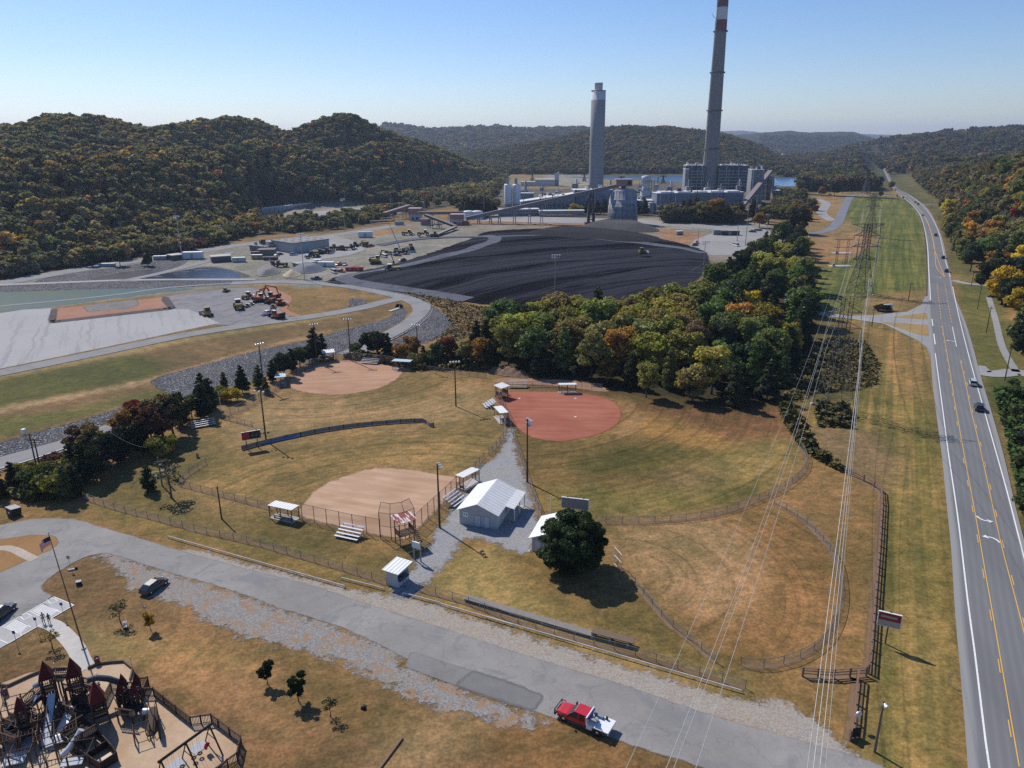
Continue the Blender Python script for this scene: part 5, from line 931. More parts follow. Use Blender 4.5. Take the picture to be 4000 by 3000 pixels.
def stilt_booth(base, rz, w_, d_, zf, zr, roof, label, wall=None):
    t = empty('announcer_booth', P(*base), rz, label, 'booth'); m = MB()
    for x in (-w_/2, w_/2):
        for y in (-d_/2, d_/2): MB().box(x-.07, x+.07, y-.07, y+.07, 0, zr-.1).build('leg', WOOD, t)
    MB().box(-w_/2-.1, w_/2+.1, -d_/2-.1, d_/2+.1, zf-.12, zf).build('deck', WOOD, t)
    for x in np.linspace(-w_/2, w_/2, 8): m.box(x-.05, x+.05, -d_/2-.12, -d_/2-.06, zf+.001, zf+.95)
    m.box(-w_/2, w_/2, -d_/2-.14, -d_/2-.1, zf+.95, zf+1.05).box(-w_/2-.12, -w_/2-.08, -d_/2, d_/2, zf+.1, zf+1.).box(w_/2+.08, w_/2+.12, -d_/2, d_/2, zf+.1, zf+1.); m.build('railing', WOOD, t)
    r = MB().cbox((0, 0, zr+.1), (w_+.9, d_+1., .06), rx=.12); r.build('roof', roof, t)
    s_ = MB()
    for i in range(7): s_.box(w_/2+.5, w_/2+1.2, -d_/2-.3+i*.0+.28*i, -d_/2+.28*i, zf*(i+1)/8-.05, zf*(i+1)/8)
    s_.build('stair', WOOD, t); return t
stilt_booth((875, 1172), ang((862, 1178), (888, 1170)), 2.6, 2., 2., 4.7, m_rustroof(), 'wooden announcer booth on stilts with rust striped roof behind home plate')
stilt_booth((1084, 858), ang((1076, 860), (1090, 855)), 2.6, 1.9, .9, 3.2, ROOFW, 'small announcer stand with open roof beside the red infield')
stilt_booth((710, 779), ang((700, 780), (719, 778)), 3., 1.9, .8, 3., ROOFW, 'dark announcer box behind the pale infield home plate')
def dugout(c4, zr, roof, label, floor=True):
    """roof corners: left-front, left-back, right-back, right-front in the picture, zr metres above ground"""
    q = [P(a, b, zr) for a, b in c4]; cen = sum(q, Vector())/4; ax = (q[3]-q[0]+q[2]-q[1])/2; L = ax.length; ay = (q[1]-q[0]+q[2]-q[3])/2; D = ay.length; rz = math.atan2(ax.y, ax.x)
    t = empty('dugout', (cen.x, cen.y, 0), rz, label, 'dugout', 'baseball dugouts'); w_, d_ = L/2-.15, D/2-.15
    MB().cbox((0, 0, zr), (L, D, .07), rx=-.05).build('roof', roof, t)
    for x in (-w_, 0, w_):
        for y in (-d_, d_): MB().box(x-.06, x+.06, y-.06, y+.06, 0, zr-.02).build('post', RUST, t)
    if floor: MB().box(-w_-.2, w_+.2, -d_-.1, d_+.1, .0, .1).build('slab', CONCRETE, t)
    b = MB().box(-w_+.3, w_-.3, -d_+.35, -d_+.7, .42, .48)
    for x in (-w_+.6, 0, w_-.6): b.box(x-.05, x+.05, -d_+.4, -d_+.65, .1, .42)
    b.build('bench', WOOD, t); f = MB(); 
    for y in (-d_, d_): f.add([(-w_, y, .12), (w_, y, .12), (w_, y, 1.3), (-w_, y, 1.3)], [(0, 1, 2, 3)])
    f.build('wire_mesh', CHAINR, t, fix=False); MB().tube((-w_, -d_, 1.3), (w_, -d_, 1.3), .03, n=5).tube((-w_, d_, 1.3), (w_, d_, 1.3), .03, n=5).build('rail', RUST, t); return t
dugout([(580, 1093), (593, 1080), (644, 1091), (631, 1103)], 2.6, ROOFW, 'white roofed dugout left of the tan infield'); dugout([(990, 1029), (1012, 1006), (1030, 1011), (1008, 1035)], 2.6, ROOFW, 'white roofed dugout right of the tan infield above the concession building')
dugout([(588, 817), (599, 806), (623, 804), (612, 815)], 2.6, ROOFB, 'pale blue roofed dugout at the left corner of the pale infield'); dugout([(850, 780), (848, 775), (888, 776), (890, 783)], 2.6, ROOFB, 'pale blue roofed dugout at the right corner of the pale infield')
dugout([(1074, 894), (1071, 877), (1089, 874), (1094, 893)], 2.7, ROOFW, 'white roofed dugout on the left of the red infield'); dugout([(1207, 832), (1206, 827), (1244, 827), (1246, 831)], 2.4, ROOFW, 'thin roofed dugout above the red infield under the trees')
def bleachers(cx, cy, a, b, L, rows, label, rise=.3, run=.62):
    """planks run along a->b; the rows climb to its left"""
    t = empty('bleachers', P(cx, cy), ang(a, b), label, 'bleachers', 'aluminium bleachers')
    for i in range(rows):
        y = (i-rows/2)*run; z = .42+i*rise; MB().box(-L/2, L/2, y, y+.28, z, z+.05).build('seat', ALU, t)
        if i: MB().box(-L/2, L/2, y-.34, y-.1, z-.36, z-.31).build('footboard', ALU, t)
    for x in (-L/2+.3, 0, L/2-.3):
        y0, y1 = -rows/2*run, (rows/2-.5)*run; zt = .42+(rows-1)*rise; m = MB().box(x-.03, x+.03, y0, y1+.2, .03, .09); m.tube((x, y0+.1, .08), (x, y1+.1, zt), .03, n=5)
        for i in range(rows): y = (i-rows/2)*run+.14; m.box(x-.025, x+.025, y-.03, y+.03, .09, .42+i*rise)
        m.build('frame', STEEL, t)
    return t
bleachers(757, 1158, (727, 1152), (783, 1164), 4.6, 5, 'silver bleachers in front of the left backstop fence of the tan infield'); bleachers(981, 1085, (966, 1095), (996, 1073), 4.4, 5, 'silver bleachers between concession building and tan infield fence')
bleachers(1058, 878, (1049, 866), (1066, 888), 3.4, 5, 'silver bleachers beside the far white dugout of the red infield'); bleachers(1119, 836, (1105, 836), (1135, 836), 5, 5, 'silver bleachers above the upper left corner of the red infield')
bleachers(800, 785, (788, 783), (815, 785), 5.6, 4, 'distant silver bleachers beside the right blue dugout'); bleachers(439, 920, (420, 923), (458, 916), 5.6, 4, 'silver bleachers at the hedgerow beside the left scoreboard')
# scoreboards and signs
def m_board(name, c): return simple(name, c, .6)
def text(s, size, mat, parent, loc, rot=(math.pi/2, 0, 0), name='lettering', ext=.01):
    cu = bpy.data.curves.new(name, 'FONT'); cu.body = s; cu.size = size; cu.extrude = ext; cu.align_x = 'CENTER'; cu.align_y = 'CENTER'; tmp = bpy.data.objects.new('t', cu); COL.objects.link(tmp)
    dg = bpy.context.evaluated_depsgraph_get(); me = bpy.data.meshes.new_from_object(tmp.evaluated_get(dg)); bpy.data.objects.remove(tmp); me.materials.clear(); me.materials.append(mat); o = link(name, me, None, parent, loc, rot); return o
def board(ca, cb, zlo, zhi, label, mat, cat='scoreboard', posts=(.2, .8), extra=None, pm=None, name='scoreboard'):
    a, b = P(*ca), P(*cb); L = (b-a).length; rz = math.atan2(b.y-a.y, b.x-a.x); t = empty(name, a.lerp(b, .5), rz, label, cat)
    MB().box(-L/2, L/2, -.09, .09, zlo, zhi).build('panel', mat, t); MB().box(-L/2-.05, L/2+.05, -.12, .12, zhi, zhi+.07).box(-L/2-.05, L/2+.05, -.12, .12, zlo-.07, zlo).box(-L/2-.06, -L/2, -.11, .11, zlo, zhi).box(L/2, L/2+.06, -.11, .11, zlo, zhi).build('frame', WHITE, t)
    for p in posts: x = (p-.5)*L; MB().box(x-.09, x+.09, .093, .27, 0, zhi+.25).build('post', pm or RUST, t)
    if extra: extra(t, L)
    return t
def ex1(t, L):
    MB().box(-L/2+.08, -L/2+1.5, -.13, -.095, 2.6, 4.1).build('emblem_panel', simple('red_panel', (.35, .03, .035)), t)
    for i in range(5): MB().box(-L/2+2.+i*.85, -L/2+2.5+i*.85, -.12, -.1, 3., 3.5).build('score_window', simple('dim_lamp_panel', (.14, .1, .06)), t)
board((526, 973), (566, 966), 2.4, 4.2, 'black scoreboard with red emblem panel behind the blue fence', m_board('black_board', (.025, .025, .028)), extra=ex1)
board((1213, 1121), (1270, 1128), 2.4, 4.4, 'dark grey scoreboard seen from behind above the big oak', m_board('grey_board_back', (.2, .2, .21)))
board((893, 1210), (908, 1215), 2.5, 3.5, 'small white notice board on two posts beside the gravel path', WHITE, 'sign', (.02, .98), None, GREY, 'notice_board')
def ex3(t, L):
    MB().box(-L/2+.02, L/2-.02, -.14, -.1, 3.8, 4.9).build('red_panel', simple('marquee_red', (.22, .03, .03)), t); MB().box(-1.1, .9, -.17, -.145, 4.2, 4.55).build('emblem', simple('emblem_gold', (.35, .28, .2)), t)
board((1888, 1386), (1936, 1398), 2.9, 4.9, 'roadside sign board, red above white, on one brown post', simple('marquee_white', (.36, .33, .27)), 'sign', (.5,), ex3, RUST, 'roadside_sign')  # red and white panels darkened: shade on this face is in their colour
# concession building
def gable(base, rz, W, L, eave, ridge, name, label, wall, roof, oh=.5, cat='building', ohf=None):
    t = empty(name, base, rz, label, cat); ohf = oh if ohf is None else ohf
    m = MB().box(0, W, 0, L, 0, eave); m.prism([(0, eave), (W, eave), (W/2, ridge-.12)], 0.002, L-.002); m.build('walls', wall, t)
    s_ = (ridge-eave)/(W/2); r = MB()
    for sgn in (-1, 1):
        x1 = W/2+sgn*(W/2+oh); z1 = ridge-(W/2+oh)*s_; r.add([(W/2, -ohf, ridge), (x1, -ohf, z1), (x1, L+ohf, z1), (W/2, L+ohf, ridge), (W/2, -ohf, ridge+.1), (x1, -ohf, z1+.1), (x1, L+ohf, z1+.1), (W/2, L+ohf, ridge+.1)],
            [(0, 1, 2, 3), (4, 7, 6, 5), (0, 4, 5, 1), (2, 6, 7, 3), (1, 5, 6, 2)])
    r.build('roof', roof, t); return t
A_, B_ = P(993, 1131), P(1074, 1144); W_ = (B_-A_).length; rz_ = math.atan2(B_.y-A_.y, B_.x-A_.x)
Lr = (P(1079, 1041, 4.6)-P(1032, 1098, 4.6)).length; zr_ = 4.5
t = gable(A_, rz_, W_, Lr-1., 3., zr_, 'concession_building', 'white gabled concession building with sheet roof in the middle of the fields', BLOCK, ROOFX, .45)
for x, y in ((3.0, 0), (4.7, 0)): MB().box(x, x+.95, -.06, .02, 0, 2.1).build('door', simple('pale_door', (.5, .52, .55)), t); MB().box(x-.07, x, -.05, .02, 0, 2.17).box(x+.95, x+1.02, -.05, .02, 0, 2.17).box(x-.07, x+1.02, -.05, .02, 2.1, 2.17).build('door_frame', GREY, t)
MB().box(.7, 1.7, -.05, -.003, 1.55, 2.5).build('sign_panel', WHITE, t)
text('8', .4, simple('sign_black', (.03, .03, .03)), t, (.95, -.07, 2.1), name='sign_mark'); MB().box(1.3, 1.55, -.07, -.052, 1.9, 2.2).build('sign_mark', simple('sign_teal', (.05, .25, .2)), t)
for y in (Lr*.35, Lr*.62, Lr*.9): MB().box(W_+1.85, W_+2., y, y+.15, 0, 2.75).build('porch_post', WHITE, t)
MB().add([(W_+.4, Lr*.3, 2.95), (W_+2.1, Lr*.3, 2.6), (W_+2.1, Lr-.6, 2.6), (W_+.4, Lr-.6, 2.95), (W_+.4, Lr*.3, 3.02), (W_+2.1, Lr*.3, 2.67), (W_+2.1, Lr-.6, 2.67), (W_+.4, Lr-.6, 3.02)], [(0, 3, 2, 1), (4, 5, 6, 7), (0, 1, 5, 4), (1, 2, 6, 5), (2, 3, 7, 6), (3, 0, 4, 7)]).build('porch_roof', ROOFX, t)
MB().box(W_+.05, W_+1.9, Lr*.35, Lr*.9, .0, .12).build('porch_slab', CONCRETE, t)
for y in (Lr*.4, Lr*.65): MB().box(W_-.02, W_+.05, y, y+1.8, 1., 2.1).build('serving_hatch', GREY, t)
# shed behind the oak, ticket booth
A_, B_ = P(1149, 1190), P(1180, 1196); t = gable(A_, math.atan2(B_.y-A_.y, B_.x-A_.x)+.05, 6, 7, 2.7, 3.9, 'gabled_shed', 'small white gabled shed half hidden behind the big oak', BLOCK, ROOFX, .5, 'shed'); MB().box(.6, 1.5, -.05, .02, 0, 2.05).box(2, 2.9, -.05, .02, 0, 2.05).build('door', simple('shed_door', (.55, .56, .58)), t)
MB().tube((-.4, -.3, 0), (-.1, -.1, .5), .1, n=6).tube((-.6, -.2, .05), (-.2, -.4, .05), .1, n=6).build('downpipe', WHITE, t)
A_, B_ = P(836, 1263), P(853, 1268); rb = math.atan2(B_.y-A_.y, B_.x-A_.x)-.05; t = empty('ticket_booth', A_, rb, 'small white ticket booth with slanting sheet roof beside the road fence', 'booth'); w_, l_ = 2.1, 2.9
m = MB().box(0, w_, 0, .08, 0, 2.6).box(0, .08, .083, l_-.083, 0, 2.75).box(0, w_, l_-.08, l_, 0, 2.8).box(w_-.08, w_, .083, l_-.083, 0, 1.1).box(w_-.08, w_, .083, l_-.083, 2.1, 2.7); m.build('walls', BLOCK, t)
MB().cbox((w_/2, l_/2, 2.88), (w_+1., l_+.9, .08), rx=.07).build('roof', ROOFW, t); MB().box(w_-.02, w_+.35, .2, l_-.2, 1.04, 1.1).build('counter', WOOD, t); MB().box(.1, w_-.1, .1, l_-.1, 0, .06).build('floor', CONCRETE, t)
# parking rails along the road
OLDW = simple('weathered_white_pipe', (.5, .48, .45), .8, var=.35, sc=.8)
DCON = simple('dark_weathered_concrete', (.22, .2, .18), .9, var=.3)
def rail(a, b, label, sag=0):
    pa, pb = P(*a), P(*b); L = (pb-pa).length; t = empty('pipe_rail', pa, math.atan2(pb.y-pa.y, pb.x-pa.x), label, 'rail', 'white pipe parking rails'); MB().tube((0, 0, .38), (L, 0, .38), .085, n=8).build('pipe', OLDW, t); n = int(L/3.2)+1
    for i in range(n+1): link('post', post_mesh(.07, .4, WHITE), None, t, (L*i/n, 0, 0))
rail((363, 1162), (745, 1270), 'long white pipe rail along the road at left'); rail((738, 1252), (829, 1275), 'short white pipe rail in front of the ticket booth'); rail((871, 1285), (950, 1306), 'first white pipe rail right of the ticket booth')
rail((952, 1308), (1106, 1353), 'faded pipe rail low in the grass right of the ticket booth'); rail((1050, 1336), (1602, 1497), 'longest white pipe rail along the road at right')
# long low slabs behind the fence
for a, b, lb in [((1000, 1302), (1275, 1383), 'long grey concrete slab bench inside the road fence'), ((1275, 1381), (1365, 1405), 'weathered wooden stage block at the end of the concrete slab')]:
    pa, pb = P(*a), P(*b); L = (pb-pa).length; h = .5 if 'wood' not in lb else .9; t = empty('slab_bench', pa, math.atan2(pb.y-pa.y, pb.x-pa.x), lb, 'bench'); MB().box(0, L, .3, 1.5, h-.12, h).build('top', WOOD if h > .6 else DCON, t)
    for i in range(int(L/2.5)+1): MB().box(i*2.5, i*2.5+.2, .4, 1.4, 0, h-.12).build('leg', CONCRETE, t)
# small backstop with white frame in lower right field
t = empty('small_backstop', P(1334, 1226), ang((1326, 1207), (1343, 1226)), 'small leaning backstop panel with white frame beside the oak shadow', 'backstop'); L = dist((1326, 1212), (1343, 1228))*1.05
for bx_, by_, n_ in ((1122, 861, 'beside home plate'), (1243, 861, 'at the far side'), (1243, 901, 'in the middle')): tag(MB().box(-.25, .25, -.25, .25, 0, .08).build('base_plate', WHITE, None, P(bx_, by_, .03)), f'white base on the red infield {n_}', 'base', 'white bases of the red infield')
m = MB().tube((-L/2, 0, 0), (-L/2, 0, 3.), .05, n=6).tube((L/2, 0, 0), (L/2, 0, 3.), .05, n=6).tube((-L/2, 0, 3), (L/2, 0, 3), .05, n=6).tube((-L/2, 0, 1.6), (L/2, 0, 1.6), .06, n=6).tube((-L/2, 0, .1), (L/2, 0, .1), .05, n=6); m.build('frame', WHITE, t); MB().add([(-L/2, 0, 0), (L/2, 0, 0), (L/2, 0, 3), (-L/2, 0, 3)], [(0, 1, 2, 3)]).build('wire_mesh', CHAINR, t)
# big post and rail fences at the highway corner
def railfence(px, label, h=1.35, sp=2.4, rails=3, pick=False):
    pts = [P(*p) for p in px]; t = empty('post_and_rail_fence', pts[0], 0, label, 'fence', 'brown timber fences'); o = pts[0]; m = MB(); 
    for k, (a, b) in enumerate(zip(pts, pts[1:])):
        L = (b-a).length; n = max(1, round(L/sp)); a, b = a-o, b-o
        for j in range(rails): z = h*(.35+.62*j/(rails-1)); w_ = .09 if j == rails-1 else .06; rz = math.atan2(b.y-a.y, b.x-a.x); m.cbox(((a.x+b.x)/2, (a.y+b.y)/2, z), (L, .07 if j < rails-1 else .22, .14 if j < rails-1 else .07), rz)
        for i in range(n+(k == len(pts)-2)): link('post', PM_, None, t, a.lerp(b, i/n))
    m.build('rail', RWOOD, t)
    strip('bare_strip', pts, 1.6, DIRT, .025, world=True, sub=1); return t
PM_ = MB().box(-.11, .11, -.11, .11, -.1, 1.45).mesh('fence_post_mesh'); PM_.materials.append(RWOOD)
railfence([(1826, 1024), (1838, 1028), (1865, 1040), (1888, 1052), (1902, 1064), (1904, 1090), (1898, 1180), (1889, 1290), (1882, 1380), (1875, 1455)], 'long brown timber fence between lower right field and highway verge'); railfence([(1733, 1461), (1800, 1465), (1870, 1460)], 'short brown timber fence running left from the fence corner')
railfence([(1852, 1467), (1846, 1520), (1842, 1560), (1836, 1600)], 'brown timber fence running down to the park road beside the verge', 1.5)
for px, py in ((1855, 1556),):
    t = empty('reflector_sign', P(1850, 1572), .2, 'round white reflector sign beside the lower timber fence', 'sign'); MB().tube((0, 0, 0), (0, 0, 1.9), .04, n=6).build('post', STEEL, t); MB().tube((0, -.04, 1.9), (0, .04, 1.9), .42, n=14).build('disc', ALU, t); t2 = empty('back_board', P(1845, 1594), .2, 'low dark board leaning on the lower timber fence', 'board'); MB().box(-.7, .7, -.03, .03, .1, 1.4).build('panel', BLACK, t2); MB().box(-.6, -.5, .035, .1, 0, 1.4).box(.5, .6, .035, .1, 0, 1.4).build('brace', WOOD, t2)
# electrical rack left
t = empty('utility_rack', P(347, 1050), .5, 'wooden utility rack of three posts with crossbars in the lower left grass', 'utility rack')
for x, h in ((-1.4, 3.6), (.3, 6.2), (1.5, 4.)): MB().tube((x, 0, 0), (x, 0, h), .14, n=8).build('post', WOOD, t)
for z in (1.6, 2.4, 3.2): MB().box(-1.6, 1.6, -.2, -.14, z, z+.12).build('crossbar', STEEL, t)
# barrels, bins, dumpster
def barrel(px, py, c, label, h=.9, r=.3, name='barrel', band=None, cat='barrel'):
    t = empty(name, P(px, py), 0, label, cat); MB().lathe([(0, 0), (r*.95, 0), (r, .05), (r, h*.33), (r*1.04, h*.35), (r, h*.37), (r, h*.66), (r*1.04, h*.68), (r, h*.7), (r, h), (r*.9, h), (r*.88, h-.1), (0, h-.1)], n=16).build('drum', simple(name+'_paint', c, .5), t)
    MB().lathe([(r*1.02, h), (r*1.06, h+.03), (r*1.02, h+.06)], n=16).build('rim', STEEL if band is None else WHITE, t); return t
barrel(376, 974, (.5, .05, .03), 'bright red barrel on the bare track beside the hedgerow'); barrel(427, 988, (.5, .14, .08), 'orange and white barrel on the grass near the lower left outfield', band=1)
barrel(211, 1434, (.16, .05, .04), 'brown litter bin with domed top at the playground entrance', .95, .33, 'litter_bin', None, 'bin'); barrel(12, 1500, (.14, .05, .04), 'brown litter bin at the left edge beside the playground', .95, .33, 'litter_bin', None, 'bin')
t = empty('dumpster', P(31, 1112), -.55, 'black dumpster with grey lid beside the gravel patch', 'dumpster'); m = MB().prism([(-.8, .15), (.8, .15), (.95, 1.35), (-.75, 1.6)], -1.05, 1.05, 'x'); m.build('bin', simple('dumpster_green', (.02, .025, .024), .5), t)
MB().cbox((0, .08, 1.53), (2.15, 1.85, .06), rx=-.14).build('lid', GREY, t); MB().box(.1, .6, -.97, -.93, .8, 1.1).build('decal', WHITE, t); MB().box(-1.2, -1.06, -.3, .3, .7, .9).box(1.06, 1.2, -.3, .3, .7, .9).build('fork_pocket', simple('dumpster_green2', (.02, .025, .024), .5), t)
# street signs near the car park
def small_sign(base, top, label, c=(.5, .5, .5), w_=.5, h_=.6, name='sign', rz=0.):
    b = P(*base); h = hgt(base, top); t = empty(name, b, rz, label, 'sign'); MB().tube((0, 0, 0), (0, 0, h), .035, n=6).build('post', STEEL, t); MB().box(-w_/2, w_/2, -.06, -.04, h-h_, h).build('panel', simple(name+'_face', c, .5), t)
small_sign((153, 1230), (145, 1200), 'thin signpost at the corner of the car park lawn', (.3, .3, .3)); small_sign((139, 1335), (129, 1301), 'accessible parking sign nearest the flagpole', (.03, .05, .2), .4, .5); small_sign((83, 1368), (73, 1333), 'middle accessible parking sign beside the walking pair', (.03, .05, .2), .4, .5); small_sign((37, 1395), (26, 1362), 'accessible parking sign nearest the left edge', (.03, .05, .2), .4, .5)
small_sign((316, 1330), (309, 1309), 'small sign on the lawn above the yellow sapling', (.4, .4, .4), .5, .4); small_sign((2050-3, 1480), (2048, 1458), 'short marker post at the notch of the highway shoulder', (.4, .35, .3), .2, .3)
small_sign((286, 1446), (273, 1419), 'grey post standing at the playground corner', (.2, .2, .2), .15, .2)
t = empty('drain_pipe', P(155, 1232), .4, 'short white pipe beside the signpost at the lawn corner', 'pipe'); MB().tube((-.5, 0, .15), (.5, 0, .15), .14, n=10).build('tube', WHITE, t); MB().tube((.4, .1, .2), (.8, .2, .2), .22, n=10).build('cap', BLACK, t)
t = empty('utility_box', P(171, 1263), .4, 'small dark box on the lawn right of the flagpole', 'box'); MB().box(-.35, .35, -.3, .3, 0, .6).build('cabinet', BLACK, t); MB().box(-.38, .38, -.33, .33, .6, .66).build('lid', GREY, t)
t = empty('lawn_stump', P(425+360, 1530), .4, 'dark small stump alone on the brown lawn right of the trees', 'stump'); MB().lathe([(0, 0), (.35, 0), (.28, .2), (.25, .42), (.2, .45), (0, .42)], n=10).build('wood', BLACK, t); MB().tube((.1, 0, .2), (.5, .3, .05), .08, .03, 6).build('root', BLACK, t)
t = empty('timber_beam', P(822, 1659), ang((812, 1672), (860, 1607)), 'long pale timber lying on the lawn at the bottom edge', 'timber'); MB().box(-1, dist((812, 1672), (860, 1607)), -.12, .12, 0, .22).build('beam', RWOOD, t)
t = empty('bench', P(271, 1355), -1., 'small park bench under the grey green sapling', 'bench'); MB().box(-.8, .8, -.25, .2, .42, .47).build('seat', GREY, t); MB().box(-.8, .8, .2, .25, .5, .95).build('backrest', GREY, t); MB().box(-.7, -.62, -.2, .2, 0, .42).box(.62, .7, -.2, .2, 0, .42).build('leg', BLACK, t)
# flagpole
b = P(181, 1402); h = hgt((181, 1402), (105, 1155)); tp = P(105, 1153, h); t = empty('flagpole', b, 0, 'tall leaning flagpole flying the striped flag above the footpath', 'flagpole')
D_a = b.y; ztop = ZA(105, 1153, b.y); X_ = ray(105, 1153); tt = b.y/X_[1]; top = Vector((X_[0]*tt, b.y, ztop)); v_ = top-b
MB().tube((0, 0, 0), v_, .11, .05, 10).build('pole', simple('bronze_pole', (.13, .09, .07), .5, .5), t); MB().lathe([(0, 0), (.12, .05), (.16, .15), (.12, .25), (0, .3)], v_, 10).build('finial', ALU, t); MB().tube((0, 0, 0), (0, 0, .25), .3, n=12).build('footing', CONCRETE, t)
def m_flag():
    k = N('flag_cloth', .8, .2); uv = k.attr('fuv').outputs['Vector']; sx = k.n('SeparateXYZ'); k.set(sx.inputs[0], uv); s_ = k.math('GREATER_THAN', k.math('SINE', k.math('MULTIPLY', sx.outputs[1], 13*math.pi)), 0.)
    c = k.mix(s_, (.75, .72, .72), (.5, .03, .05)); cn = k.math('MULTIPLY', k.math('LESS_THAN', sx.outputs[0], .42), k.math('GREATER_THAN', sx.outputs[1], .46)); c = k.mix(cn, c, (.02, .03, .12)); k.col(c); return k.m
V = []; UV = []; nx, ny = 16, 8
for j in range(ny+1):
    for i in range(nx+1):
        u, v = i/nx, j/ny; V.append((-.1-1.55*u+.1*math.sin(u*9), .18*math.sin(u*8+v), -1.2*(1-v)-.3-1.15*u*u+.08*math.sin(u*7))); UV.append((u, v, 0))
Fq = np.array([(j*(nx+1)+i, j*(nx+1)+i+1, (j+1)*(nx+1)+i+1, (j+1)*(nx+1)+i) for j in range(ny) for i in range(nx)]); me = npmesh('flag', np.array(V), Fq, True); fattr(me, 'fuv', UV, 'FLOAT_VECTOR'); link('flag', me, m_flag(), t, v_*.985)
# chimney stump circle etc: mound of brush behind the far track
o = sheet('brush_pile', [(1055, 800), (1080, 795), (1110, 800), (1145, 808), (1140, 818), (1080, 812)], m_surface('dead_brush', (.2, .13, .085), (.3, .2, .13), 1.2, 4, .3, .5, .2, bump=1., bd=.6).m, .05, res=.6, hfun=lambda X, Y, s: 1.8*np.clip(s/3, 0, 1)*(1+.3*np.sin(X*2)*np.cos(Y*1.7)), kind='stuff', label='heap of dead brown brush beside the bare track', cat='brush')
sheet('bare_earth', [(1130, 812), (1180, 818), (1240, 822), (1310, 838), (1300, 846), (1200, 834), (1100, 828), (1060, 822)], m_surface('bare_earth_dirt', (.3, .17, .1), (.38, .24, .15), .8, 4, .8, .5, .3).m, .025)
# scrub beside the wood (grass tufts and brambles nobody could count)
def scrub(name, label, px, n, h, cols, seed, hf=0):
    rng = np.random.default_rng(seed); p = wpoly(px, 0); lo, hi = p.min(0), p.max(0); q = lo+rng.random((n*3, 2))*(hi-lo); q = q[sdf(q[:, 0], q[:, 1], p) > 0][:n]; m_ = len(q)
    z = rng.uniform(0, h, m_)*(.5+.5*np.sin(q[:, 0]*.9+np.cos(q[:, 1]*1.1)*2)); cen = np.stack([q[:, 0], q[:, 1], .1+np.abs(z)], 1); V, F = cards(cen, np.tile([0, 0, 1.], (m_, 1)), np.full(m_, h*.22+.1), rng); me = npmesh(name, V, F)
    c = np.array(cols)[rng.integers(0, len(cols), m_)]; o = link(name, me, SCRUB); fattr(me, 'tint', np.repeat(np.concatenate([c, np.ones((m_, 1))], 1), 4, 0), 'FLOAT_COLOR'); return tag(o, label, 'scrub', None, 'stuff')
k = N('scrub_foliage', .9, .1); k.col(k.attr('tint').outputs['Color']); SCRUB = k.m
sc = [(.07, .08, .025), (.1, .09, .03), (.05, .06, .02), (.16, .12, .05)]
scrub('scrub', 'dark bramble scrub round the foot of the big pylon', [(1760, 895), (1765, 870), (1830, 880), (1845, 900), (1840, 925), (1770, 922)], 2600, 1.5, sc+[(.16, .12, .05)], 1)
scrub('scrub', 'overgrown scrub patch between wood and mown verge', [(1720, 770), (1800, 730), (1870, 740), (1900, 790), (1895, 830), (1840, 845), (1760, 850), (1720, 870), (1690, 860)], 5000, 1.3, sc+[(.16, .12, .05), (.2, .15, .07)], 2)
scrub('scrub', 'bramble strip along the outfield fence end', [(1680, 870), (1700, 865), (1740, 920), (1760, 965), (1820, 1010), (1815, 1020), (1750, 985), (1725, 960), (1690, 905)], 5000, 1.6, sc+[(.2, .13, .05)], 3)
scrub('scrub', 'bushy green bank right of the highway', [(2145, 840), (2230, 840), (2260, 1000), (2300, 1200), (2225, 1180), (2195, 1060), (2170, 940)], 9000, 1.4, [(.05, .09, .02), (.08, .12, .03), (.04, .06, .02)], 4)
scrub('scrub', 'tan weeds between haul road and coal pile', [(870, 632), (1000, 655), (1090, 672), (1060, 700), (990, 735), (940, 742), (975, 700), (950, 665)], 4500, 1.2, [(.3, .19, .09), (.2, .15, .06), (.13, .12, .05)], 5)
scrub('scrub', 'low undergrowth below the hedgerow at left', [(20, 1040), (100, 1010), (170, 1040), (170, 1075), (60, 1085), (0, 1070)], 3500, 1.3, [(.1, .11, .03), (.16, .13, .04), (.06, .08, .02)], 6)
scrub('scrub', 'mixed undergrowth between rock bank and far infield', [(760, 765), (860, 770), (1060, 775), (1080, 800), (900, 800), (800, 782), (740, 775)], 5000, 1.8, [(.1, .1, .03), (.16, .1, .04), (.05, .07, .02), (.2, .12, .04)], 7)

# ================================================================ vehicles
def paint(name, c, rough=.32):
    k = N(name, rough, .6); k.b.inputs['Coat Weight'].default_value = .5; k.col(k.mix(k.ramp(k.noise(2, 3, .7, vec=k.co.outputs['Object']), .4, .7, 0, .15), c, tuple(v*.8+.02 for v in c))); return k.m
def loft(m, st, smooth=False):
    """stations (x, half width, z0, z1, half width at the top)"""
    vs = []
    for (x, hw, z0, z1, ht) in st:
        zm = z0+(z1-z0)*.55; vs += [(x, -hw*.9, z0), (x, -hw, z0+.12), (x, -hw, zm), (x, -ht, z1), (x, ht, z1), (x, hw, zm), (x, hw, z0+.12), (x, hw*.9, z0)]
    n = len(st); fs = [(k*8+i, k*8+(i+1) % 8, (k+1)*8+(i+1) % 8, (k+1)*8+i) for k in range(n-1) for i in range(8)]
    m.add(vs, fs+[tuple(range(8))[::-1], tuple(range((n-1)*8, n*8))], smooth); return m
TYREM = MB().lathe([(.2, -.1), (.33, -.11), (.345, -.08), (.345, .08), (.33, .11), (.2, .1)], n=18).mesh('tyre_mesh'); TYREM.materials.append(BLACK)
RIMM = MB().lathe([(0, -.06), (.08, -.09), (.2, -.075), (.215, 0), (.2, .075), (.08, .09), (0, .06)], n=14).mesh('rim_mesh'); RIMM.materials.append(CHROME)
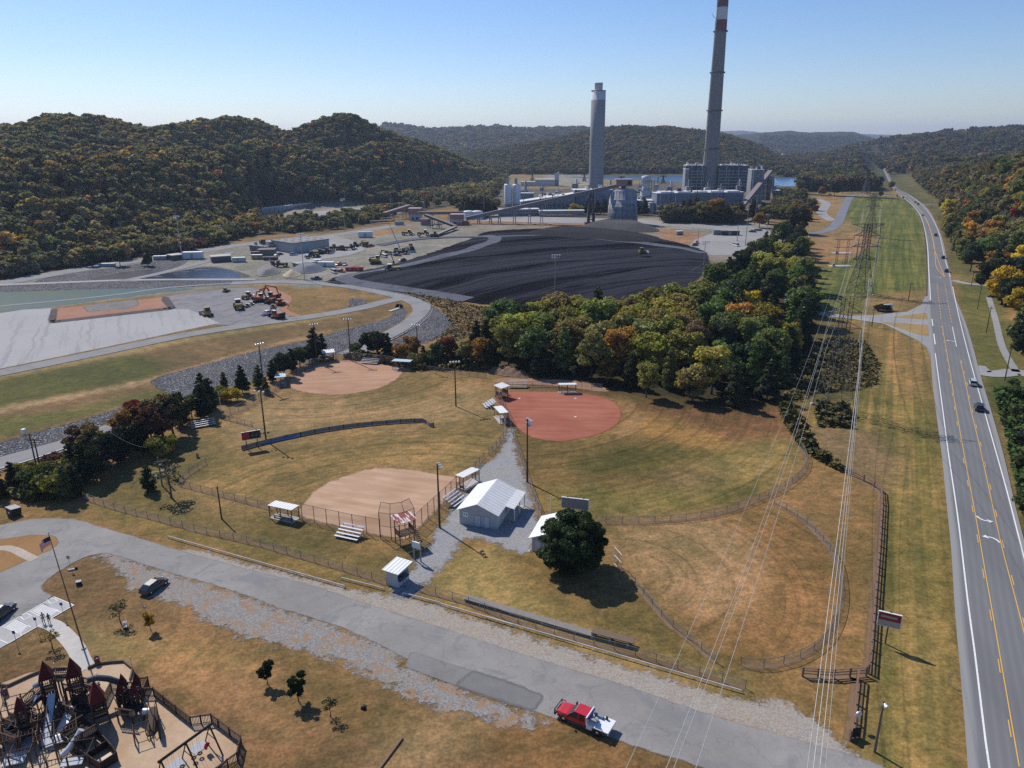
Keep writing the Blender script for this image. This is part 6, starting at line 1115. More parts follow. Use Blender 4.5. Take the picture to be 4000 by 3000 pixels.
def wheel(t, x, y, r=.34, wd=1.):
    wl = link('wheel', TYREM, None, t, (x, y, r), (math.pi/2, 0, 0)); wl.scale = (r/.345, r/.345, wd); link('rim', RIMM, None, wl)
def car(loc, rz, kind, c, label, group='cars on the highway', detail=True):
    t = empty({'sedan': 'car', 'suv': 'suv', 'pickup': 'pickup_truck', 'van': 'van'}[kind], loc, rz, label, {'sedan': 'car', 'suv': 'car', 'pickup': 'pickup truck', 'van': 'van'}[kind], group); pm = paint('car_paint', c)
    if kind == 'sedan': L, w_, H, hood, cab = 4.5, .93, 1.52, .92, [(-2.15, .98), (-1.35, 1.44), (.35, 1.52), (1.55, .95)]
    elif kind == 'suv': L, w_, H, hood, cab = 4.8, .97, 1.75, 1.02, [(-2.3, 1.0), (-2., 1.64), (.45, 1.72), (1.2, 1.05)]
    elif kind == 'pickup': L, w_, H, hood, cab = 5.7, 1., 1.85, 1.1, [(-.75, 1.05), (-.6, 1.75), (.9, 1.8), (1.6, 1.1)]
    else: L, w_, H, hood, cab = 5.6, 1., 2.2, 1.2, [(-2.75, 1.1), (-2.7, 2.1), (1.5, 2.2), (2.2, 1.25)]
    h = L/2; m = MB(); loft(m, [(-h, w_*.82, .42, hood-.12, w_*.75), (-h+.15, w_*.95, .3, hood-.02, w_*.86), (-h*.5, w_, .26, hood, w_*.9), (0, w_, .25, hood+.02, w_*.92), (h*.5, w_, .26, hood-.02, w_*.88), (h-.35, w_*.95, .3, hood-.14, w_*.82), (h, w_*.78, .4, hood-.3, w_*.66)]); m.build('body', pm, t)
    g = MB(); loft(g, [(cab[0][0], w_*.85, hood-.1, cab[0][1], w_*.8), (cab[1][0], w_*.86, hood-.1, cab[1][1]-.05, w_*.72), (cab[2][0], w_*.86, hood-.1, cab[2][1]-.05, w_*.72), (cab[3][0], w_*.84, hood-.1, cab[3][1], w_*.8)]); g.build('windows', GLASSM, t)
    r = MB(); r.add([(cab[1][0]-.05, -w_*.7, cab[1][1]-.03), (cab[2][0]+.05, -w_*.7, cab[2][1]-.03), (cab[2][0]+.05, w_*.7, cab[2][1]-.03), (cab[1][0]-.05, w_*.7, cab[1][1]-.03), (cab[1][0]+.1, -w_*.6, cab[1][1]+.04), (cab[2][0]-.1, -w_*.6, cab[2][1]+.04), (cab[2][0]-.1, w_*.6, cab[2][1]+.04), (cab[1][0]+.1, w_*.6, cab[1][1]+.04)],
        [(0, 3, 2, 1), (4, 5, 6, 7), (0, 1, 5, 4), (1, 2, 6, 5), (2, 3, 7, 6), (3, 0, 4, 7)]); r.build('roof', pm, t)
    if kind == 'pickup': MB().box(-h+.12, cab[0][0]-.08, -w_*.8, w_*.8, hood+.001, hood+.01).build('cargo_bed', BLACK, t)
    for x in (-h*.62, h*.62):
        for y in (-w_+.08, w_-.08): wheel(t, x, y)
    if detail:
        for s_ in (-1, 1):
            MB().box(h-.06, h+.02, s_*w_*.62-.16, s_*w_*.62+.16, hood-.38, hood-.24).build('headlight', LENS, t); MB().box(-h-.02, -h+.08, s_*w_*.7-.14, s_*w_*.7+.14, hood-.32, hood-.14).build('tail_light', simple('tail_red', (.3, .02, .02), .3), t)
            MB().cbox((cab[3][0]-.25, s_*(w_+.12), hood+.12), (.14, .2, .14)).build('wing_mirror', pm, t)
        for x in (cab[1][0]*.15+cab[2][0]*.1-.2,): MB().box(x-.03, x+.03, -w_*.84, -w_*.82, hood, H-.15).box(x-.03, x+.03, w_*.82, w_*.84, hood, H-.15).build('pillar', pm, t)
    return t
DKC, BLU, SIL, WHC, REDC, GRN = (.015, .017, .022), (.03, .05, .09), (.45, .47, .5), (.72, .72, .72), (.35, .02, .02), (.03, .07, .05)
car(P(334, 1272), ang((312, 1287), (356, 1257)), 'sedan', DKC, 'glossy dark blue sedan parked on the pale gravel lot', None)
car(P(2, 1332), ang((-18, 1348), (14, 1322)), 'suv', DKC, 'black vehicle cut off by the left edge on the car park', None)
def hd(px, py, d=1):
    L_ = [P(*a) for a in HL]; i = min(range(len(HL)-1), key=lambda k: abs(HL[k][1]-py)); a, b = L_[i], L_[i+1]; z = math.atan2(b.y-a.y, b.x-a.x); return z if d > 0 else z+math.pi
HW = [(2101, 832, 'suv', SIL, 1, 'silver sedan ahead of the black car on the highway'), (2114, 886, 'suv', DKC, 1, 'black car nearest the viewer on the highway'), (2044, 588, 'suv', BLU, 1, 'dark car beside the hatched yellow median'), (2037, 559, 'suv', DKC, 1, 'dark car above the hatched yellow median'),
    (2021, 510, 'pickup', (.06, .02, .02), 1, 'dark maroon pickup on the highway bend'), (1992, 466, 'pickup', WHC, 1, 'white pickup on the highway curve below the grass field'), (1977, 438, 'sedan', DKC, 1, 'dark car behind the pair at the highway bend top'), (1983, 442, 'suv', DKC, 1, 'second dark car at the highway bend top'),
    (1951, 428, 'suv', BLU, 0, 'dark blue car of the pair before the plant junction'), (1957, 430, 'suv', WHC, 0, 'white car of the pair before the plant junction'), (1925, 391, 'sedan', SIL, 1, 'far silver car on the straight road'), (1923, 372, 'sedan', DKC, 1, 'farthest dark speck of a car on the straight road'), (1934, 412, 'sedan', REDC, 0, 'far reddish car near the plant lawn corner'), (1919, 381, 'suv', WHC, 0, 'far white car high on the straight road'), (1938, 425, 'sedan', DKC, 0, 'far dark car turning at the plant lawn corner')]
for px, py, kd, c, d, lb in HW: v = P(px, py); v.z = .17; car(v, hd(px, py, -1 if d else 1), kd, c, lb, detail=py > 500)
for i, (px, py, kd, c, lb) in enumerate([(1771, 419, 'suv', WHC, 'white car in the left bay of the plant lawn car park'), (1773+20, 421, 'sedan', DKC, 'dark car in the middle bay of the plant lawn car park'), (1800, 408, 'suv', DKC, 'dark car at the top of the plant lawn car park'), (1790, 415, 'pickup', BLU, 'blue pickup in the plant lawn car park'),
    (1764, 641-200, 'sedan', DKC, 'dark car near the plant gate'), (1625, 502, 'pickup', BLU, 'blue pickup at the top of the paved lot'), (1632, 499, 'suv', SIL, 'silver car beside the blue pickup'), (1640, 499, 'sedan', (.25, .25, .25), 'grey car right of the blue pickup on the paved lot'), (1501, 531, 'pickup', DKC, 'dark truck at the lower left corner of the paved lot'), (1506, 526, 'pickup', REDC, 'red truck beside the dark truck on the paved lot'), (1590, 532, 'van', WHC, 'long white crew truck on the paved lot near the trees'),
    (1563, 505, 'pickup', WHC, 'white lorry beside the grey shed of the paved lot')]):
    car(P(px, py), .5*i, kd, c, lb, 'vehicles parked by the plant', detail=False)
# entrance sign beside the shrub
t = empty('entrance_sign', P(1917, 671), .2, 'white block shaped entrance sign beside the dark shrubs', 'sign'); MB().box(-2, 2, -.3, .3, .3, 2.6).build('panel', WHITE, t); MB().box(-2.2, 2.2, -.4, .4, 0, .28).build('base', CONCRETE, t)

# red crew cab truck with white flat bed
a_, b_ = P(1219, 1543), P(1306, 1580); L = 6.9; rz = math.atan2(a_.y-b_.y, a_.x-b_.x); cen = P(1262, 1563)
t = empty('flatbed_truck', cen, rz, 'red crew cab truck with white flat bed parked on the park road', 'truck'); RP = paint('red_truck_paint', (.5, .012, .02)); WP = paint('white_bed_paint', (.78, .78, .78))
m = MB(); loft(m, [(-.55, .98, .55, 1.12, .95), (.1, 1., .5, 1.15, .96), (1.6, 1., .5, 1.17, .95), (2.0, 1., .55, 1.2, .9), (2.9, .98, .6, 1.15, .86), (3.3, .88, .65, 1.02, .76)]); m.build('body', RP, t)
m = MB(); loft(m, [(-.52, .93, 1.05, 1.2, .92), (-.5, .93, 1.05, 1.86, .8), (.95, .93, 1.05, 1.88, .8), (1.75, .92, 1.05, 1.2, .86)]); m.build('windows', GLASSM, t)
MB().box(-.56, 1.02, -.79, .79, 1.86, 1.93).build('roof', RP, t)
for y in (-.93, .93): MB().box(.28, .4, y-.02, y+.02, 1.1, 1.86).box(-.56, -.44, y-.02, y+.02, 1.1, 1.86).build('pillar', RP, t)
MB().box(-3.5, -.72, -1.14, 1.14, 1.02, 1.14).box(-3.5, -3.42, -1.14, 1.14, .8, 1.02).box(-3.4, -2.95, -1.1, -.95, .7, 1.02).box(-1.45, -.75, -1.13, -.9, .55, 1.02).box(-1.45, -.75, .9, 1.13, .55, 1.02).build('flat_bed', WP, t)
MB().box(-.78, -.64, -1.05, 1.05, 1.14, 1.98).build('headache_rack', WP, t)
for i in range(5): MB().lathe([(0, 0), (.06, .01), (.05, .07), (0, .09)], (.93, -.56+.28*i, 1.93), 8).build('marker_lamp', LENS, t)
MB().box(-.95, -.8, -.9, .9, 1.75, 1.95).build('light_bar', simple('blue_lamp', (.05, .05, .2), .2), t)
m = MB().tube((-1.25, .2, 1.14), (-1.25, .2, 2.1), .07).tube((-1.25, .2, 2.1), (-1.7, .9, 2.5), .07).box(-1.7, -.95, -.2, .5, 1.14, 1.5); m.cbox((-1.55, .45, 1.65), (.7, .9, .06), rx=.4); m.build('crane_gear', GREY, t)
MB().box(-2.1, -1.1, -.95, -.5, 1.141, 1.45).build('tool_box', simple('blue_grey_box', (.2, .25, .3), .5), t); MB().tube((-2.5, -.8, 1.14), (-2.5, -.8, 1.5), .16).build('canister', BLACK, t)
MB().cbox((-1.05, -.55, 1.35), (.12, .5, .4), .2).build('red_tool', REDC and simple('tool_red', (.4, .03, .02)), t)
m = MB().tube((3.45, -.95, .5), (3.45, -.95, 1.25), .06).tube((3.45, .95, .5), (3.45, .95, 1.25), .06).tube((3.45, -.95, 1.25), (3.45, .95, 1.25), .06).box(3.32, 3.5, -1., 1., .5, .8); m.tube((3.45, -.95, 1.2), (2.9, -1.05, 1.1), .05).tube((3.45, .95, 1.2), (2.9, 1.05, 1.1), .05); m.build('brush_guard', BLACK, t)
for y in (-.7, .7): MB().box(3.28, 3.34, y-.17, y+.17, .8, 1.).build('headlight', LENS, t); MB().cbox((1.55, y*1.68, 1.35), (.14, .3, .3)).build('wing_mirror', BLACK, t)
for x, y in ((2.25, -.9), (2.25, .9), (-2.1, -.95), (-2.1, .95)): wheel(t, x, y, .42, 1.25)
MB().tube((3.1, -.9, .55), (-3.3, -.5, .6), .08).tube((3.1, .9, .55), (-3.3, .5, .6), .08).build('chassis', BLACK, t)
# ---------------------------------------------------------------- people
def person(loc, rz, h, label, shirt, trousers, hair=(.05, .035, .025), bend=0.):
    t = empty('person', loc, rz, label, 'person'); s_ = h/1.75; me = bpy.data.meshes.new('body'); J = {}; V = []; E = []; R = []
    def j(n, p, r, par=None):
        J[n] = len(V); V.append((p[0]*s_, p[1]*s_, p[2]*s_)); R.append(r*s_); 
        if par: E.append((J[par], J[n]))
    j('pel', (0, 0, .95), .15); j('sp', (0, .01, 1.15), .14, 'pel'); j('ch', (0, 0, 1.36), .16, 'sp'); j('nk', (0, .0, 1.5), .06, 'ch'); j('hd', (0, .015, 1.6), .085, 'nk'); j('tp', (0, .01, 1.7), .085, 'hd')
    for sgn, n in ((-1, 'l'), (1, 'r')):
        st = .12*sgn; j(n+'hip', (.1*sgn, 0, .9), .1, 'pel'); j(n+'kn', (.11*sgn, .07+st*.4, .5), .065, n+'hip'); j(n+'an', (.11*sgn, -.02+st, .09), .045, n+'kn'); j(n+'ft', (.12*sgn, .14+st, .04), .035, n+'an')
        j(n+'sh', (.2*sgn, 0, 1.4), .065, 'ch'); j(n+'el', (.27*sgn, -.02-st*.5, 1.13), .045, n+'sh'); j(n+'wr', (.27*sgn, .06-st, .89), .03, n+'el'); j(n+'pm', (.27*sgn, .08-st, .82), .035, n+'wr')
        for f in range(5): j(n+'f%d' % f, (.27*sgn+(.012*(f-2)), .085-st+.014*(f-2), .745+(.03 if f == 0 else 0)), .009, n+'pm')
    me.from_pydata(V, E, []); o = link('body', me, None, t); md = o.modifiers.new('skin', 'SKIN'); sv = me.skin_vertices[0].data
    for i, r in enumerate(R): sv[i].radius = (r, r)
    sv[0].use_root = True; o.modifiers.new('sub', 'SUBSURF').levels = 1; o.modifiers['sub'].render_levels = 1
    k = N('person_skin_and_clothes', .85, .2); sx = k.n('SeparateXYZ'); k.set(sx.inputs[0], k.co.outputs['Object']); z = sx.outputs[2]; x = k.math('ABSOLUTE', sx.outputs[0])
    c = k.mix(k.math('GREATER_THAN', z, .97*s_), trousers, shirt); c = k.mix(k.math('GREATER_THAN', z, 1.48*s_), c, (.42, .24, .16)); c = k.mix(k.math('LESS_THAN', z, .08*s_), c, (.03, .03, .03))
    c = k.mix(k.math('MULTIPLY', k.math('GREATER_THAN', x, .2*s_), k.math('LESS_THAN', z, 1.12*s_)), c, (.42, .24, .16)); k.col(c); me.materials.append(k.m)
    MB().lathe([(.0, .12), (.06, .11), (.095, .05), (.098, -.01), (.085, -.06)], (0, -.01*s_, 1.66*s_), 12).build('hair', simple('hair', hair, .8), t); MB().tube((0, .1*s_, 1.62*s_), (0, .125*s_, 1.61*s_), .014, .01, 6).build('nose', simple('skin', (.42, .24, .16)), t); return t
person(P(95, 1346), -2.5, 1.8, 'person in pale grey shirt walking at the head of the footpath', (.35, .36, .38), (.05, .055, .08)); person(P(107, 1346), -2.6, 1.6, 'person in dark clothes walking beside the one in grey', (.06, .05, .05), (.03, .03, .035))
person(P(8, 1512), .5, 1.6, 'person in dark blue standing behind the left litter bin', (.05, .06, .2), (.04, .04, .05))

# ================================================================ playground
PW1 = simple('playground_timber', (.075, .043, .03), .85); PWD = simple('dark_playground_timber', (.025, .017, .014), .85); SHING = m_surface('red_shingles', (.07, .012, .014), (.11, .018, .02), 2, 8).m  # lighter timber and shingles darkened, with shade put into their colour
for n_ in list(SHING.node_tree.links):
    if n_.to_socket.name == 'Alpha': SHING.node_tree.links.remove(n_)
SHING.node_tree.nodes['Principled BSDF'].inputs['Alpha'].default_value = 1
SLIDE = simple('steel_slide', (.55, .57, .6), .45, .3); TUBEM = simple('dark_tube_plastic', (.05, .06, .075), .4)
def pickets(m, a, b, z0, z1, sp=.16, th=.03, w_=.07):
    a, b = Vector(a), Vector(b); L = (b-a).length; rz = math.atan2(b.y-a.y, b.x-a.x); n = max(2, int(L/sp))
    for i in range(n): p = a.lerp(b, (i+.5)/n); m.cbox((p.x, p.y, p.z+(z0+z1)/2), (w_, th, z1-z0), rz)
    c = (a+b)/2
    for z in (z0+.12, z1-.1): m.cbox((c.x, c.y, c.z+z), (L, th*1.8, .08), rz)
    m.cbox((c.x, c.y, c.z+z1+.02), (L, .14, .045), rz)
def tower(apex, ztop, w_, rh, decks, label, rz=.5, slides=(), base=None, group='castle towers of the timber playground'):
    b = P(apex[0], apex[1], ztop); t = empty('playground_tower', (b.x, b.y, 0), rz, label, 'play tower', group); h = w_/2; ze = ztop-rh
    for x in (-h, h):
        for y in (-h, h): MB().box(x-.07, x+.07, y-.07, y+.07, 0, ze).build('post', PW1, t)
    r = MB(); e = h+.12; zz = ze+rh*.3; r.add([(-e, -e, ze), (e, -e, ze), (e, e, ze), (-e, e, ze), (-e*.72, -e*.72, zz), (e*.72, -e*.72, zz), (e*.72, e*.72, zz), (-e*.72, e*.72, zz), (0, 0, ztop)], [(0, 1, 5, 4), (1, 2, 6, 5), (2, 3, 7, 6), (3, 0, 4, 7), (4, 5, 8), (5, 6, 8), (6, 7, 8), (7, 4, 8), (0, 3, 2, 1)]); r.build('roof', SHING, t)
    for z in decks:
        MB().box(-h-.05, h+.05, -h-.05, h+.05, z-.1, z).build('deck', PWD, t); m = MB()
        for a, c in (((-h, -h, z), (h, -h, z)), ((h, -h, z), (h, h, z)), ((h, h, z), (-h, h, z)), ((-h, h, z), (-h, -h, z))): pickets(m, a, c, .08, .85, .2)
        m.build('railing', PW1, t)
    m = MB()
    for i in range(6): m.box(-h-.06, -h+.0, -.35, .35, .3+.35*i, .36+.35*i)
    m.build('ladder', PW1, t); return t
def lslide(t, a, b, w_=.55, mat=None):
    a, b = Vector(a), Vector(b); m = MB(); d = (b-a); n = Vector((-d.y, d.x, 0)).normalized()*w_/2; k_ = 6; vs = []
    for i in range(k_+1):
        u = i/k_; p = a.lerp(b, u); p.z = a.z+(b.z-a.z)*(u**.8 if i < k_ else 1); up = Vector((0, 0, .18)); vs += [p+n+up, p+n, p-n, p-n+up]
    m.add(vs, [(4*i+j, 4*i+j+1, 4*i+j+5, 4*i+j+4) for i in range(k_) for j in range(3)]); return m.build('slide', mat or SLIDE, t, fix=False)
T1 = tower((91, 1427), 7., 1.35, 2.3, (1.5, 3.1), 'dark roofed tower at the left of the two big back towers'); T2 = tower((150, 1419), 7.4, 1.35, 2.5, (1.5, 3.3), 'dark roofed tower right of the other back tower with the tube slide', .45)
T3 = tower((201, 1470), 6., 1.5, 2.6, (1.4, 2.8), 'tower with red tipped roof below the tube slide', .6); T4 = tower((36, 1504), 5.6, .95, 1.8, (1.2, 2.5), 'narrow tower with pointed roof at the left front', .55)
for ap, lb in (((260, 1454), 'back left red spire of the small castle'), ((290, 1451), 'back right red spire of the small castle'), ((254, 1474), 'front left red spire of the small castle'), ((284, 1474), 'front right red spire of the small castle')):
    tower(ap, 4.6 if ap[1] < 1460 else 4.2, .6, 1.5, (1.3,), lb, .3, group='red spires of the small castle')
m = MB().path([(1.2, 0, 3.6), (2.3, .1, 3.5), (3.4, -.1, 3.1), (4.4, -.3, 2.4), (5.2, -.2, 1.6)], .38, 10); m.build('tube_slide', TUBEM, T2); MB().tube((3.6, -.1, 0), (3.6, -.1, 2.8), .05).build('slide_support', STEEL, T2)
lslide(T1, (-1.2, -.6, 3.), (-4.6, -3.2, .4)); MB().lathe([(.5, 0), (.46, .25), (.3, .42), (0, .5)], (-1.1, .4, 3.6), 12).build('bubble', GREY, T1); lslide(T4, (-.9, 0, 2.4), (-3., 1.4, .4))
m = MB().path([(-.4, 1., 2.4), (1., 2.6, 2.2), (2., 4.2, 1.9)], .28, 8); m.build('tube_slide', TUBEM, T4)
lslide(T1, (.3, -1.2, 3.), (-.6, -6.5, .3), .8, SLIDE); lslide(T2, (-.6, -1.2, 1.5), (-2.6, -6.2, .2), 1., SLIDE)
def walkway(a, b, z, label, w_=1.3, name='play_bridge'):
    a, b = P(a[0], a[1], z), P(b[0], b[1], z); L = (b-a).length; t = empty(name, (a.x, a.y, 0), math.atan2(b.y-a.y, b.x-a.x), label, 'play bridge', 'timber decks and bridges of the playground'); MB().box(0, L, -w_/2, w_/2, z-.1, z).build('deck', PWD, t)
    m = MB(); pickets(m, (0, w_/2, z), (L, w_/2, z), .05, .9, .2); pickets(m, (0, -w_/2, z), (L, -w_/2, z), .05, .9, .2); m.build('railing', PW1, t)
    for x in np.linspace(.2, L-.2, max(2, int(L/2.2)+1)):
        for y in (-w_/2, w_/2): MB().box(x-.07, x+.07, y-.07, y+.07, 0, z-.1).build('post', PW1, t)
    return t
walkway((112, 1464), (142, 1463), 3., 'high picket bridge joining the two back towers'); walkway((150, 1480), (192, 1492), 2., 'deck from the right back tower to the red tipped tower', 1.6); walkway((100, 1490), (48, 1534), 1.8, 'deck from the left back tower down to the narrow tower', 1.5)
walkway((195, 1510), (222, 1500), 1.9, 'deck right of the red tipped tower with white lit pickets', 1.8); walkway((262, 1500), (290, 1502), 1.3, 'deck under the four red spires', 2.2); walkway((262, 1530), (300, 1535), 1.2, 'dark deck in front of the small castle', 2.); walkway((20, 1545), (60, 1560), 1.5, 'deck below the narrow tower', 2.4)
walkway((140, 1520), (190, 1540), 1.4, 'broad deck in front of the red tipped tower', 1.6); walkway((0, 1570), (60, 1590), 1.6, 'dark deck at the left edge below the narrow tower', 2.6)
def ramp(a, b, z0, z1, label, w_=1.2):
    a, b = P(*a), P(*b); L = (b-a).length; t = empty('play_ramp', a, math.atan2(b.y-a.y, b.x-a.x), label, 'ramp', 'timber ramps of the playground'); m = MB(); m.add([(0, -w_/2, z0), (L, -w_/2, z1), (L, w_/2, z1), (0, w_/2, z0), (0, -w_/2, z0-.1), (L, -w_/2, z1-.1), (L, w_/2, z1-.1), (0, w_/2, z0-.1)], [(0, 1, 2, 3), (4, 7, 6, 5), (0, 4, 5, 1), (2, 6, 7, 3), (1, 5, 6, 2), (3, 7, 4, 0)]); m.build('deck', WOOD, t)
    for y in (-w_/2, w_/2): MB().tube((0, y, z0+.9), (L, y, z1+.9), .05).tube((0, y, z0), (0, y, z0+.95), .05).tube((L, y, 0), (L, y, z1+.95), .05).tube((L/2, y, 0), (L/2, y, (z0+z1)/2+.9), .05).build('handrail', PW1, t)
ramp((92, 1580), (122, 1530), .3, 1.8, 'ramp rising from front left toward the dark decks'); ramp((110, 1585), (140, 1540), .2, 1.7, 'pale ramp beside the first one, right of it', .9); ramp((146, 1560), (200, 1528), .8, 1.6, 'silver topped ramp beside the broad deck', 1.1); ramp((325, 1590), (335, 1550), .2, 1.6, 'silver slide like ramp below the small castle', .8)
MATP = simple('pale_platform', (.42, .43, .45), .8)
def frame(px, py, rz, xs, ys, h, label, ladder=True, plate=True):
    t = empty('monkey_bars', P(px, py), rz, label, 'monkey bars', 'post climbing frames')
    for x in xs:
        for y in ys: MB().box(x-.07, x+.07, y-.07, y+.07, 0, h).build('post', PW1, t)
    m = MB()
    for y in ys: m.tube((xs[0], y, h-.1), (xs[-1], y, h-.1), .05)
    for x in xs: m.tube((x, ys[0], h-.1), (x, ys[-1], h-.1), .05)
    m.build('top_beam', PW1, t)
    if ladder:
        m = MB()
        for i in range(int((xs[-1]-xs[0])/.35)): m.tube((xs[0]+.35*i, ys[0], h-.1), (xs[0]+.35*i, ys[0]+.8, h-.1), .03, n=5)
        m.tube((xs[0], ys[0]+.8, h-.1), (xs[-1], ys[0]+.8, h-.1), .04); m.build('overhead_ladder', PW1, t)
    if plate: MB().box(xs[0]+.9, xs[-1]-.9, ys[0]+.5, ys[-1]-.6, .5, .6).build('platform', MATP, t)
frame(80, 1622, .55, (0, 2., 4.2), (-1.2, 1.2), 2.3, 'post frame with overhead ladder around a silver platform'); frame(118, 1655, .2, (0, 2., 4.), (-1.4, 1.), 2.2, 'post frame at the bottom edge with silver tube slide', False); frame(10, 1625, .5, (0, 1.8, 3.6), (-1.5, 0, 1.5), 2.6, 'dense dark post frame at the lower left corner'); frame(15, 1560, .4, (0, 1.6, 3.), (-1.2, 1.2), 2.6, 'dark post frame left of the ramps')
frame(292, 1600, .5, (0, 1.6), (-.8, .8), 1.6, 'low post frame below the small castle', False, False); frame(-10, 1655, .3, (0, 2, 4), (-1.5, 1.5), 2.2, 'post frame cut by the left and bottom edges'); frame(45, 1600, .5, (0, 1.5, 3), (-1, 1), 2.8, 'tall post frame between the ramps and the left edge', False)
t = empty('tunnel_slide', P(135, 1640), .9, 'shiny silver tube slide beside the post frame at the bottom', 'slide'); MB().path([(0, 0, .5), (.8, 0, .8), (1.9, 0, 1.7), (2.4, 0, 2.3)], .36, 12).build('tube', SLIDE, t); MB().tube((2.2, .5, 0), (2.2, .5, 2.4), .08).tube((2.2, -.5, 0), (2.2, -.5, 2.4), .08).build('post', PW1, t)
t = empty('crawl_tube', P(312, 1552), .1, 'silver crawl tube right of the small castle', 'crawl tube'); MB().tube((0, 0, 1.), (1.5, 0, 1.), .4, n=14).build('tube', SLIDE, t); 
for x in (.1, 1.4): MB().box(x-.06, x+.06, -.5, .5, 0, .6).build('support', PW1, t)
t = empty('climbing_panel_wall', P(345, 1580), -1.1, 'tall dark pointed climbing panel with round holes right of the castle', 'climbing panel'); pl = [(-1.6, 0), (-1.9, 1.), (-1., 2.2), (.8, 2.3), (1.7, 1.2), (1.4, 0)]; MB().prism(pl, -.08, .08).build('panel', PWD, t)
for x in (-.6, .6): MB().tube((x, -.12, 1.2), (x, .12, 1.2), .38, n=14).build('ring', PW1, t)
# play ship with sand box
t = empty('play_ship', P(222, 1640), ang((190, 1595), (258, 1655))+math.pi, 'dark timber play ship with a sand filled bow', 'play ship'); hull = [(0, -1.1), (3.8, -1.4), (6.6, -1.3), (6.9, 0), (6.6, 1.3), (3.8, 1.4), (0, 1.1), (-1.6, .9), (-1.6, -.9)]
for i, (a, b) in enumerate(zip(hull, hull[1:]+hull[:1])):
    L = math.dist(a, b); m = MB().cbox(((a[0]+b[0])/2, (a[1]+b[1])/2, .6), (L, .1, 1.2), math.atan2(b[1]-a[1], b[0]-a[0])); m.build('hull_side', PWD if i % 3 else PW1, t)
MB().prism([(-1.5, -.85), (0, -1.05), (0, 1.05), (-1.5, .85)], .25, .3, 'z').build('sand', simple('pale_sand', (.62, .5, .36)), t); MB().box(3.2, 5.8, -1.25, 1.25, 1.2, 1.3).build('deck', PWD, t); m = MB(); pickets(m, (5.9, -1.2, 1.3), (5.9, 1.2, 1.3), 0, .9, .2); pickets(m, (3.2, -1.2, 1.3), (3.2, 1.2, 1.3), 0, .9, .2); m.build('railing', PW1, t); MB().box(1.2, 1.3, -1.2, 1.2, 0, 1.).build('bulkhead', PWD, t)
# swing frame
a_, b_ = P(347, 1643, 3.1), P(452, 1567, 3.1); L = (b_-a_).length; t = empty('swing_frame', (a_.x, a_.y, 0), math.atan2(b_.y-a_.y, b_.x-a_.x), 'long dark timber swing frame over two grey rubber mats', 'swing frame')
MB().tube((-.3, 0, 3.1), (L+.3, 0, 3.1), .16, n=10).build('beam', PWD, t)
for x in (0, L/2, L): MB().tube((x, 0, 3.1), (x-.1, -1.9, 0), .1).tube((x, 0, 3.1), (x+.1, 1.5, 0), .07).tube((x-.05, -1., 1.6), (x+.05, .75, 1.6), .05).build('a_frame', PW1, t)
TO = MB().lathe([(.2+.09*math.cos(i*math.pi/4), .09*math.sin(i*math.pi/4)) for i in range(9)], n=14).mesh('tyre_seat_mesh'); TO.materials.append(BLACK)
for x, z in ((L*.1, .5), (L*.22, .5), (L*.36, .5), (L*.6, .5), (L*.73, .5)):
    s_ = link('swing_seat', TO, None, t, (x, 0, z)); MB().tube((-.18, 0, 0), (-.1, 0, 3.1-z), .012, n=4).tube((.18, 0, 0), (.1, 0, 3.1-z), .012, n=4).build('chain', STEEL, s_)
s_ = MB().lathe([(0, 0), (.25, .05), (.32, .3), (.3, .75), (.24, .75), (.26, .3), (0, .12)], n=12, a0=0, a1=4.2).build('bucket_seat', simple('red_plastic', (.45, .02, .03), .4), t, (L*.87, 0, .55), (.5, 0, 0)); MB().tube((-.2, 0, .6), (-.1, 0, 2.5), .012, n=4).tube((.2, 0, .6), (.1, 0, 2.5), .012, n=4).build('chain', STEEL, s_)
MATM = simple('grey_rubber_mat', (.36, .37, .39), .8, var=.2)
for q, lb in (([(406, 1621), (433, 1599), (453, 1608), (424, 1633)], 'grey rubber mat under the right half of the swings'), ([(355, 1663), (384, 1636), (404, 1648), (380, 1672)], 'grey rubber mat under the left half of the swings')):
    w_ = [P(*p) for p in q]; o = w_[0]; m = MB().prism([(p.x-o.x, p.y-o.y) for p in w_], 0, .05, 'z'); tag(m.build('rubber_mat', MATM, None, (o.x, o.y, .05)), lb, 'mat', 'rubber mats under the swings')
# perimeter fence and low timber kerb
def pfence(px, label, h=1.25):
    pts = [P(a[0], a[1], h) for a in px]; o = Vector((pts[0].x, pts[0].y, 0)); t = empty('picket_fence', o, 0, label, 'fence', 'picket fences of the playground')
    for a, b in zip(pts, pts[1:]):
        m = MB(); a2, b2 = Vector((a.x-o.x, a.y-o.y, 0)), Vector((b.x-o.x, b.y-o.y, 0)); pickets(m, a2, b2, .05, h, .15); m.build('panel', PW1, t)
    for a in pts: MB().box(a.x-o.x-.07, a.x-o.x+.07, a.y-o.y-.07, a.y-o.y+.07, 0, h+.12).build('post', PW1, t)
    return t
pfence([(306, 1487), (330, 1486), (352, 1503), (378, 1524), (410, 1549), (432, 1546), (455, 1543), (470, 1554), (494, 1572), (519, 1590), (515, 1608), (511, 1626), (490, 1641), (466, 1660), (440, 1676)], 'long brown picket fence round the right side of the playground')
pfence([(318, 1463), (308, 1487)], 'short leaning picket gate beside the small castle'); pfence([(238, 1473), (262, 1472)], 'short picket fence left of the small castle'); pfence([(238, 1474), (222, 1506)], 'picket fence running down left of the small castle'); pfence([(292, 1465), (318, 1463)], 'short picket fence behind the small castle')
pts = [(0, 1482), (18, 1484), (63, 1463), (90, 1452), (118, 1448), (142, 1446), (190, 1446), (210, 1437), (238, 1433), (267, 1431), (287, 1447), (281, 1471)]
